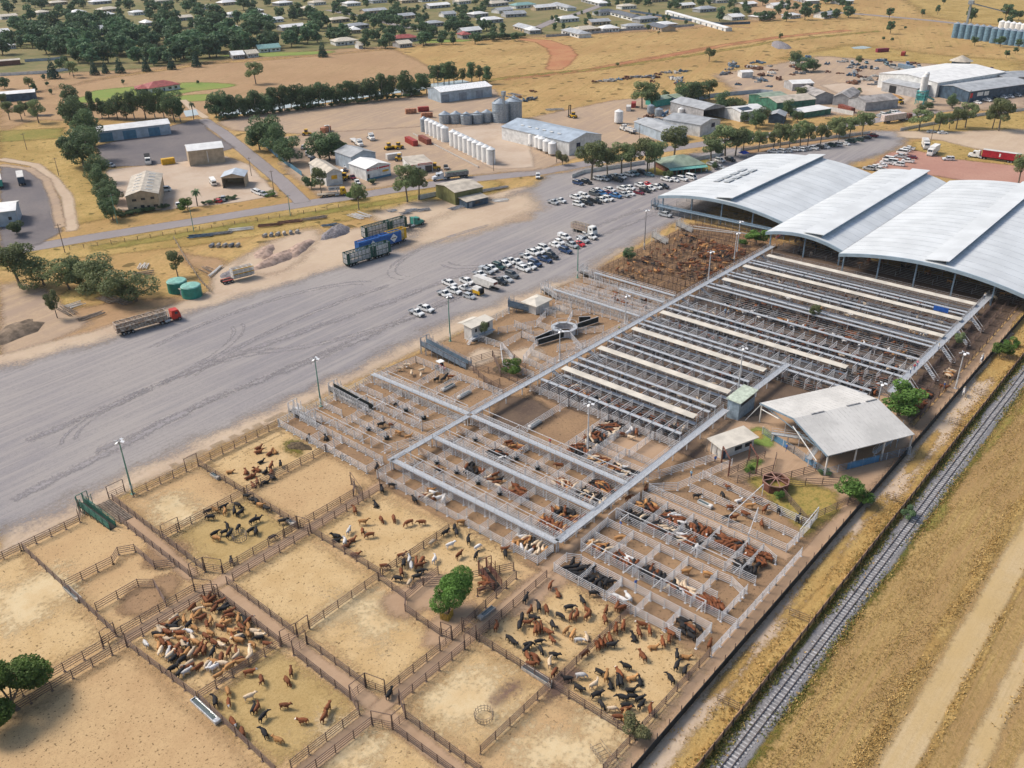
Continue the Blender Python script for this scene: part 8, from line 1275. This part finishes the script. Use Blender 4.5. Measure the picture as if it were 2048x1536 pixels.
herd(1, 3, '1925,420,b,65;2030,515,k,-30', PE)
PG = 'in the trough pen'
herd(0, 3, '1830,940,t,110;1730,1020,k,95;1835,1030,h,-85;2000,985,c,20;2035,1080,k,60;1870,1190,h,-60;1945,1270,b,-75;2000,790,h,10', PG); herd(1, 3, '50,845,b,-70;255,855,b,-55;285,785,b,90;235,1055,b,0;60,1145,k,50;15,1075,b,60;380,1175,h,180;550,1150,b,55;575,1080,b,60;75,1275,k,120;185,1330,t,160', PG)
HX0 = []
def h8(ox, oy, s, where, sc=8.):
    for w in s.split(';'):
        q = w.split(','); x, y = ox+float(q[0])/sc, oy+float(q[1])/sc+2; gx, gy = G(x, y); ps = q[4] if len(q) > 4 else random.choice(('stand', 'left', 'right', 'walk')); HX0.append((gx, gy, wdir(x, y, float(q[3])), q[2], {'l': 'lie'}.get(ps, ps)))
h8(1380, 880, '575,765,b,-40;520,915,k,-60;770,980,w,10,l;1090,985,b,180;640,1110,b,-5;950,1088,t,0;1190,1140,b,60;1410,1150,k,95;1715,1295,k,85;870,1212,b,-30;100,925,k,0;1140,1375,b,110;690,1275,b,10;570,1282,k,10', 'in the bull pens')
h8(736, 704, '500,290,c,0;700,365,c,90;860,320,c,10;850,400,c,90;620,240,c,0', 'by the small tractor'); h8(736, 704, '1100,465,k,20;1200,465,k,30;1250,420,k,40;1330,420,b,0', 'in the pen next to the cream cattle'); h8(736, 704, '385,1188,b,0;210,1190,k,10;220,1282,k,10;650,1390,t,10;490,1322,t,-20;450,860,k,30', 'in the small pens below the second ramp'); h8(560, 704, '740,1385,k,100,l;1400,820,k,100', 'in the small pens between the ramps')
h8(1100, 820, '810,215,w,100;775,245,w,30;855,245,b,90;800,290,c,-20;710,255,b,170', 'in the pink empty pens', 4.96); h8(1150, 960, '1130,165,b,70;850,320,b,30;700,970,t,10', 'in the lanes of the packed pens'); h8(1360, 1060, '90,705,t,0;430,735,t,-15;1240,600,k,40', 'in the near empty pens of the right rows')
# the crowded pen, cow by cow
def fill(x0, x1, y0, y1, n, md, ang, spread, gap=None):
    out = []; t = 0
    while len(out) < n and t < n*90:
        t += 1; x, y = random.uniform(x0, x1), random.uniform(y0, y1); a = random.gauss(ang+1.1*math.sin(x*.42+y*.31), spread)
        if gap and ((x-gap[0])/gap[2])**2+((y-gap[1])/gap[3])**2 < 1: continue
        ok = True
        for X, Y, A in out:
            dx, dy = x-X, y-Y; u, v = dx*math.cos(A)+dy*math.sin(A), -dx*math.sin(A)+dy*math.cos(A)
            if (u/(1.75*md))**2+(v/(.68*md))**2 < 1: ok = False; break
        if ok: out.append((x, y, a))
    return out
CW = random.Random(4)
for x, y, a in fill(39.0, 52.1, 95.6, 112.4, 104, .78, .9, .45, (40.6, 98.4, 1.6, 2.2)): cow(x, y, a+(math.pi if CW.random() < .4 else 0), CW.choices('bkthcw', (34, 12, 22, 6, 20, 5))[0], CW.choice(('stand', 'stand', 'left', 'right')), 'in the dense crowd of the packed brown-railed pen', True)
NIND = NCOW[0]
# the other packed pens: more than 300 cattle are in view, so these are one herd
HX = list(HX0)
def pack(x0, x1, y0, y1, n, mix, ang=None, md=.7):
    for x, y, a in fill(x0+.7, x1-.7, y0+.6, y1-.6, int(n*1.25), md, CW.uniform(0, 3) if ang is None else ang, .3): HX.append((x, y, a+(math.pi if CW.random() < .5 else 0), CW.choice(mix), CW.choice(('stand', 'left', 'right'))))
for a in ((92.8, 97.1, 76.6, 83.6, 16, 'ccttbkcw'), (100.4, 104, 76.8, 84, 18, 'bbbbht'), (104.2, 108.4, 76.8, 84, 16, 'kkbbtk'), (104.2, 108.4, 90, 95.2, 8, 'bbbh'), (111.9, 115.4, 84.4, 89.8, 12, 'cctkbb'), (111.9, 115.4, 76.8, 84, 15, 'ckkbct'), (115.6, 119.7, 76.8, 84, 14, 'bktb'), (115.6, 119.7, 101, 106.6, 7, 'ttbc'), (111.9, 115.4, 101, 106.6, 9, 'kkbw'), (104.2, 108.4, 101, 106.6, 9, 'kkkb'), (104.2, 108.4, 95.4, 100.8, 6, 'bkcb'), (92.8, 97, 101, 106.6, 7, 'wcbtb'), (100.4, 104, 106.8, 112, 2, 'kb'), (115.6, 119.7, 90, 95, 1, 'b'),
          (122.8, 128, 89.6, 94.8, 13, 'kkbbc'), (128.3, 139.6, 89.6, 94.8, 34, 'kkkbbc'), (122.8, 126.8, 84.2, 89.2, 14, 'ctbk'), (122.8, 126.8, 77.4, 84, 20, 'cctbwk'), (134, 139.6, 89.6, 94.8, 4, 'bk'),
          (100.8, 104.3, 68, 73, 11, 'tbkc'), (100.8, 104.3, 62.4, 67.6, 15, 'hbwkb'), (100.8, 104.3, 56.8, 62, 15, 'kkkbk'), (100.8, 104.3, 51.2, 56.4, 13, 'hbcwk'), (100.8, 104.3, 45.8, 50.8, 13, 'bbbh'), (112, 115.4, 68, 73, 13, 'kkkcb'), (115.7, 120, 68, 73, 10, 'bbtk'), (112, 115.4, 62.4, 67.5, 12, 'bkbc'), (115.7, 120, 62.4, 67.5, 15, 'bhwkb'), (112, 115.4, 56.8, 62, 13, 'bchkw'), (115.7, 120, 56.8, 62, 12, 'hbbk'), (115.7, 120, 51.2, 56.4, 14, 'bbkb'), (115.7, 120, 45.8, 50.8, 10, 'hbb'), (112, 115.3, 46, 51, 8, 'kkk'), (93.2, 97.4, 62.8, 72.6, 16, 'kkkk'), (93.2, 97.4, 46, 51, 7, 'kkbk'), (93.2, 97.4, 56.8, 62, 3, 'ww'),
          (142.9, 147.4, 79, 103, 34, 'kkbhkc', 1.57), (142.9, 147.4, 103, 112, 12, 'chtb', 1.57), (157.3, 160, 79, 110, 14, 'kbct'), (151.4, 154, 79, 108, 8, 'btcb'), (186, 190, 54, 64, 18, 'kkhk'), (200.2, 204.6, 54, 112, 80, 'kbhbck'), (208.6, 213.4, 53, 108, 70, 'kbwkbt'), (213.6, 217, 54, 112, 40, 'kbk'), (172.6, 176.4, 79, 112, 26, 'kbk'), (166, 169.2, 79, 112, 22, 'kbkc'), (180.4, 183, 60, 112, 26, 'kbk'), (193.8, 196.6, 54, 112, 30, 'kbk'), (235.2, 238.4, 53, 112, 34, 'kbc'), (244.6, 248, 53, 112, 34, 'kbk'), (222, 229, 54, 100, 18, 'cctw'), (231.6, 235, 54, 90, 12, 'kckb'), (196.9, 199.8, 54, 90, 8, 'kb'), (240, 256, 121, 133, 60, 'bbtbk'), (222, 240, 120, 134, 40, 'bkbt'), (212, 258, 134, 147, 50, 'bktb'), (142.9, 147.4, 79, 112, 40, 'kkb'), (151.4, 154, 79, 112, 20, 'kbk'), (189, 193.6, 54, 112, 30, 'kb'), (217.4, 221.6, 54, 112, 34, 'kbk'), (246, 256, 133, 140, 12, 'bt'), (193, 204, 121, 136, 9, 'bhk'), (186.5, 191, 44, 48.6, 16, 'bbbk'), (193, 196.5, 44, 48.5, 8, 'bkb'), (206, 211, 43.8, 46, 6, 'ctb'), (80.6, 84.6, 78, 82, 4, 'b'), (262, 300, 45, 115, 60, 'bktc')): pack(*a)
V, F, MI, SM_ = [], [], [], []; off = 0; CI = {k: i for i, k in enumerate('kbtchw')}
cowdat = {p: (np.array([v.co[:] for v in me.vertices]), [tuple(f.vertices) for f in me.polygons], [f.material_index for f in me.polygons]) for p, me in COWS.items()}
for x, y, a, c, p in HX:
    v, f, mi = cowdat[p]; ca, sa = math.cos(a), math.sin(a); s = CW.uniform(.7, .82); V.append(np.c_[(v[:, 0]*ca-v[:, 1]*1.4*sa)*s+x, (v[:, 0]*sa+v[:, 1]*1.4*ca)*s+y, v[:, 2]*s*1.1+.03]); F += [tuple(i+off for i in q) for q in f]; MI += [6 if (m == 1 and c == 'h') else CI[c] for m in mi]; off += len(v)
me = bpy.data.meshes.new('cattle_herd'); me.from_pydata(np.concatenate(V).tolist(), [], F); [me.materials.append(HIDE[k][1]) for k in 'kbtchw']; me.materials.append(m_face); me.polygons.foreach_set('material_index', MI); me.polygons.foreach_set('use_smooth', [True]*len(F)); tag(link('cattle_herd', me), 'mixed cattle packed in the galvanised pens and sale rows', 'cattle', kind='stuff')
# ================================================================ PEOPLE
m_skin = mat('skin', (.42, .25, .17), .6); m_denim = mat('denim', (.05, .09, .18), .8); m_hat = mat('straw_hat', (.55, .45, .30), .8); SHIRT = {'blue': mat('shirt_blue', (.04, .14, .48), .8), 'red': mat('shirt_red', (.55, .06, .07), .8), 'white': mat('shirt_white', (.68, .67, .65), .8), 'pale blue': mat('shirt_pale_blue', (.28, .48, .66), .8), 'pink': mat('shirt_pink', (.7, .22, .28), .8), 'yellow': mat('shirt_yellow', (.6, .55, .05), .8)}
def person_mesh(st, sit=False):
    n = {'pelvis': (0, 0, .95, (.13, .16)), 'waist': (0, 0, 1.12, (.11, .14)), 'chest': (0.01, 0, 1.34, (.12, .18)), 'neck': (.01, 0, 1.5, .055), 'head': (.03, 0, 1.6, .085), 'crown': (.02, 0, 1.72, .085)}; e = [('pelvis', 'waist'), ('waist', 'chest'), ('chest', 'neck'), ('neck', 'head'), ('head', 'crown')]
    for s in (-1, 1):
        d = .14*s*st; L = [('hip', 0, .1, .88, .09), ('knee', d*.6+.03, .1, .5, .062), ('ankle', d, .1, .1, .045), ('toe', d+.16, .11, .03, .035)] if not sit else [('hip', .02, .12, .9, .09), ('knee', .3, .3, .62, .062), ('ankle', .2, .36, .22, .045), ('toe', .36, .36, .16, .035)]
        A = [('shoulder', 0, .2, 1.42, .062), ('elbow', -d*.6, .26, 1.14, .045), ('wrist', .14-d*.7, .23, .92, .03), ('hand', .2-d*.7, .22, .84, .03)]
        for q, root in ((L, 'pelvis'), (A, 'chest')):
            pr = root
            for k, x, y, z, r in q: kk = k+str(s); n[kk] = (x, s*y, z, r); e.append((pr, kk)); pr = kk
    return skin('body', n, e, 'pelvis', [SHIRT['blue'], m_denim, m_skin], [(1, lambda x, y, z: z < .98 and abs(y) < .2 or z < .8), (2, lambda x, y, z: z > 1.5 or (abs(y) > .19 and .78 < z < 1.06))], 1)
PMs = [person_mesh(1), person_mesh(-.6), person_mesh(.1, True)]; hb = MB(); hb.lathe([(.2, 1.72), (.2, 1.735), (.11, 1.74), (.1, 1.84), (.04, 1.87), (.01, 1.87)], 12); HATM = hb.mesh('hat', m_hat)
def person(px, py, z, col, hd, label, hat=True, pose=0):
    x, y = G(px, py, z); o = thing('person', label, 'person', (x, y, z), wdir(px, py, hd)); b = link('body', PMs[pose], parent=o); setmat(b, 0, SHIRT[col])
    if hat: link('hat', HATM, parent=o)
    return o
for a in ((1241, 1056, 0, 'blue', 200, 'person in dark blue clothes standing at the lane end of the third packed row'), (1271, 1174, 0, 'blue', -60, 'person in a bright blue shirt and hat in the near pens'), (1382, 955, 0, 'pale blue', 40, 'person in a pale blue shirt at the slanting fence below the yard office'), (1430, 925, 0, 'blue', 120, 'person in blue leaning at the fence by the yard office'), (1572, 902, 2, 'blue', 200, 'person in a blue shirt on the walkway under the gable shed'), (1100, 890, 0, 'red', 30, 'person in a red shirt behind the walkway by the bare pens'), (1828, 740, 2.4, 'red', -120, 'person in a red shirt on the low-end walkway, front one'), (1834, 733, 2.4, 'pink', 60, 'person in a pink shirt on the low-end walkway, behind the red shirt'), (1820, 747, 2.4, 'white', 30, 'person in a white shirt and hat kneeling beside the red shirts'),
          (1450, 628, 2.4, 'pale blue', -100, 'person in a pale blue shirt on the narrow walkway, left of two'), (1456, 631, 2.4, 'white', -90, 'person in a white shirt on the narrow walkway, right of two'), (1968, 598, 2.4, 'white', 90, 'person in white at the far end of the low walkway'), (1876, 700, 2.4, 'white', 40, 'person in white where a row walkway joins the low walkway'), (1281, 583, 2.4, 'pink', 0, 'person in a pink top on the walkway by the old brown yards'), (840, 785, 0, 'white', 30, 'person in pale clothes at the small pens below the ramp'), (1238, 663, 0, 'yellow', 40, 'person in a yellow vest among the sale rows'), (1310, 377, 0, 'pale blue', 60, 'person in pale blue walking between the parked cars'), (1412, 346, 0, 'white', 20, 'person standing outside the green-roofed office')): person(*a)
for k in range(9): person(1552+k*3.6, 482-k*2.3, 2.5, 'red' if k % 2 else 'pink', 200+k*30, f'{ORD[k+1]} person in a red or pink shirt queueing at the vaulted shed walkway', k % 3 == 0, k % 2)
# riders
HORSE = None
def horse_mesh():
    n = {'tailhead': (-1., 0, 1.42, .12), 'rump': (-.75, 0, 1.34, (.25, .28)), 'barrel': (-.1, 0, 1.26, (.26, .32)), 'chest': (.5, 0, 1.3, (.24, .32)), 'neck': (.85, 0, 1.62, (.13, .19)), 'poll': (1.1, 0, 1.95, .11), 'face': (1.32, 0, 1.75, .09), 'muzzle': (1.52, 0, 1.52, .07), 'tail': (-1.12, 0, 1.1, .07), 'tail2': (-1.15, 0, .6, .06)}; e = [('tailhead', 'rump'), ('rump', 'barrel'), ('barrel', 'chest'), ('chest', 'neck'), ('neck', 'poll'), ('poll', 'face'), ('face', 'muzzle'), ('tailhead', 'tail'), ('tail', 'tail2')]
    for s in (-1, 1):
        n['ear%d' % s] = (1.06, s*.07, 2.1, .03); e.append(('poll', 'ear%d' % s))
        for nm, pr, pts in (('h', 'rump', [(-.7, .18, 1., .15), (-.6, .19, .78, .1), (-.84, .18, .55, .06), (-.78, .18, .1, .05), (-.73, .18, .01, .06)]), ('f', 'chest', [(.5, .17, .98, .13), (.52, .17, .6, .07), (.5, .17, .12, .045), (.54, .17, .01, .06)])):
            for i, (x, y, z, r) in enumerate(pts): k = f'{nm}{i}{s}'; n[k] = (x+s*.08*(i > 1), s*y, z, r); e.append((pr, k)); pr = k
    return skin('horse', n, e, 'barrel', [HIDE['b'][1]], None, 1)
HM = horse_mesh()
for x, y, hd, col, hc, n_ in ((1926, 792, -100, 'white', 'w', 'on the track outside the shade cloth fence'), (1886, 782, -20, 'blue', 'b', 'in the lane beyond the low-end walkway'), (1962, 725, 60, 'white', 'w', 'in the far cattle lane')):
    o = link('horse', HM, (*G(x, y), 0), wdir(x, y, hd)); setmat(o, 0, HIDE[hc][1]); tag(o, ('grey-white' if hc == 'w' else 'brown')+' horse with a rider '+n_, 'horse'); gx, gy = G(x, y); p = thing('person', f'rider in a {col} shirt on horseback {n_}', 'person', (gx, gy, .62), o.rotation_euler.z); b = link('body', PMs[2], parent=p); setmat(b, 0, SHIRT[col]); link('hat', HATM, parent=p)
print('INDIVIDUAL COWS', NIND, 'HERD', len(HX))
# ================================================================ LIGHT
W = bpy.data.worlds.new('World'); SC.world = W; W.use_nodes = True; nt = W.node_tree; nt.nodes.clear()
sun_el, sun_az = math.radians(46), math.atan2(.93, -.37)
sk = nt.nodes.new('ShaderNodeTexSky'); sk.sky_type = 'NISHITA'; sk.sun_disc = False; sk.sun_elevation = sun_el; sk.sun_rotation = math.pi/2-sun_az
sk.air_density = 1.3; sk.dust_density = 3.5; sk.ozone_density = 1.; sk.altitude = 300
bg = nt.nodes.new('ShaderNodeBackground'); bg.inputs[1].default_value = .09
wo = nt.nodes.new('ShaderNodeOutputWorld'); nt.links.new(sk.outputs[0], bg.inputs[0]); nt.links.new(bg.outputs[0], wo.inputs[0])
sl = bpy.data.lights.new('sun', 'SUN'); sl.energy = 2.3; sl.angle = math.radians(18); sl.color = (1, .92, .81)
so = bpy.data.objects.new('sun', sl); COL.objects.link(so)
d = Vector((math.cos(sun_az)*math.cos(sun_el), math.sin(sun_az)*math.cos(sun_el), math.sin(sun_el)))
so.rotation_euler = d.to_track_quat('Z', 'Y').to_euler()
vs = SC.view_settings; SC.display_settings.display_device = 'sRGB'; vs.view_transform = 'Standard'; vs.look = 'None'; vs.gamma = 1; vs.exposure = 0.72; vs.use_curve_mapping = False
SC.cycles.max_bounces = 4; SC.cycles.diffuse_bounces = 2; SC.cycles.glossy_bounces = 2; SC.cycles.transparent_max_bounces = 24
bpy.context.view_layer.update(); finish_labels()
for o in COL.objects:
    if o.get('label') and len(o['label'].split()) > 16: print('LONG', o['label'])
hz = MB(); hz.box(-480, 3000, -880, 3000, -1, 104); hm = bpy.data.materials.new('air'); hm.use_nodes = True; hn = hm.node_tree.nodes; hn.clear(); ho = hn.new('ShaderNodeOutputMaterial'); hv = hn.new('ShaderNodeVolumePrincipled')
hv.inputs['Color'].default_value = (.80, .88, .95, 1); hv.inputs['Density'].default_value = .00005; hm.node_tree.links.new(hv.outputs[0], ho.inputs['Volume']); tag(link('haze', hz.mesh('haze', hm)), kind='stuff')
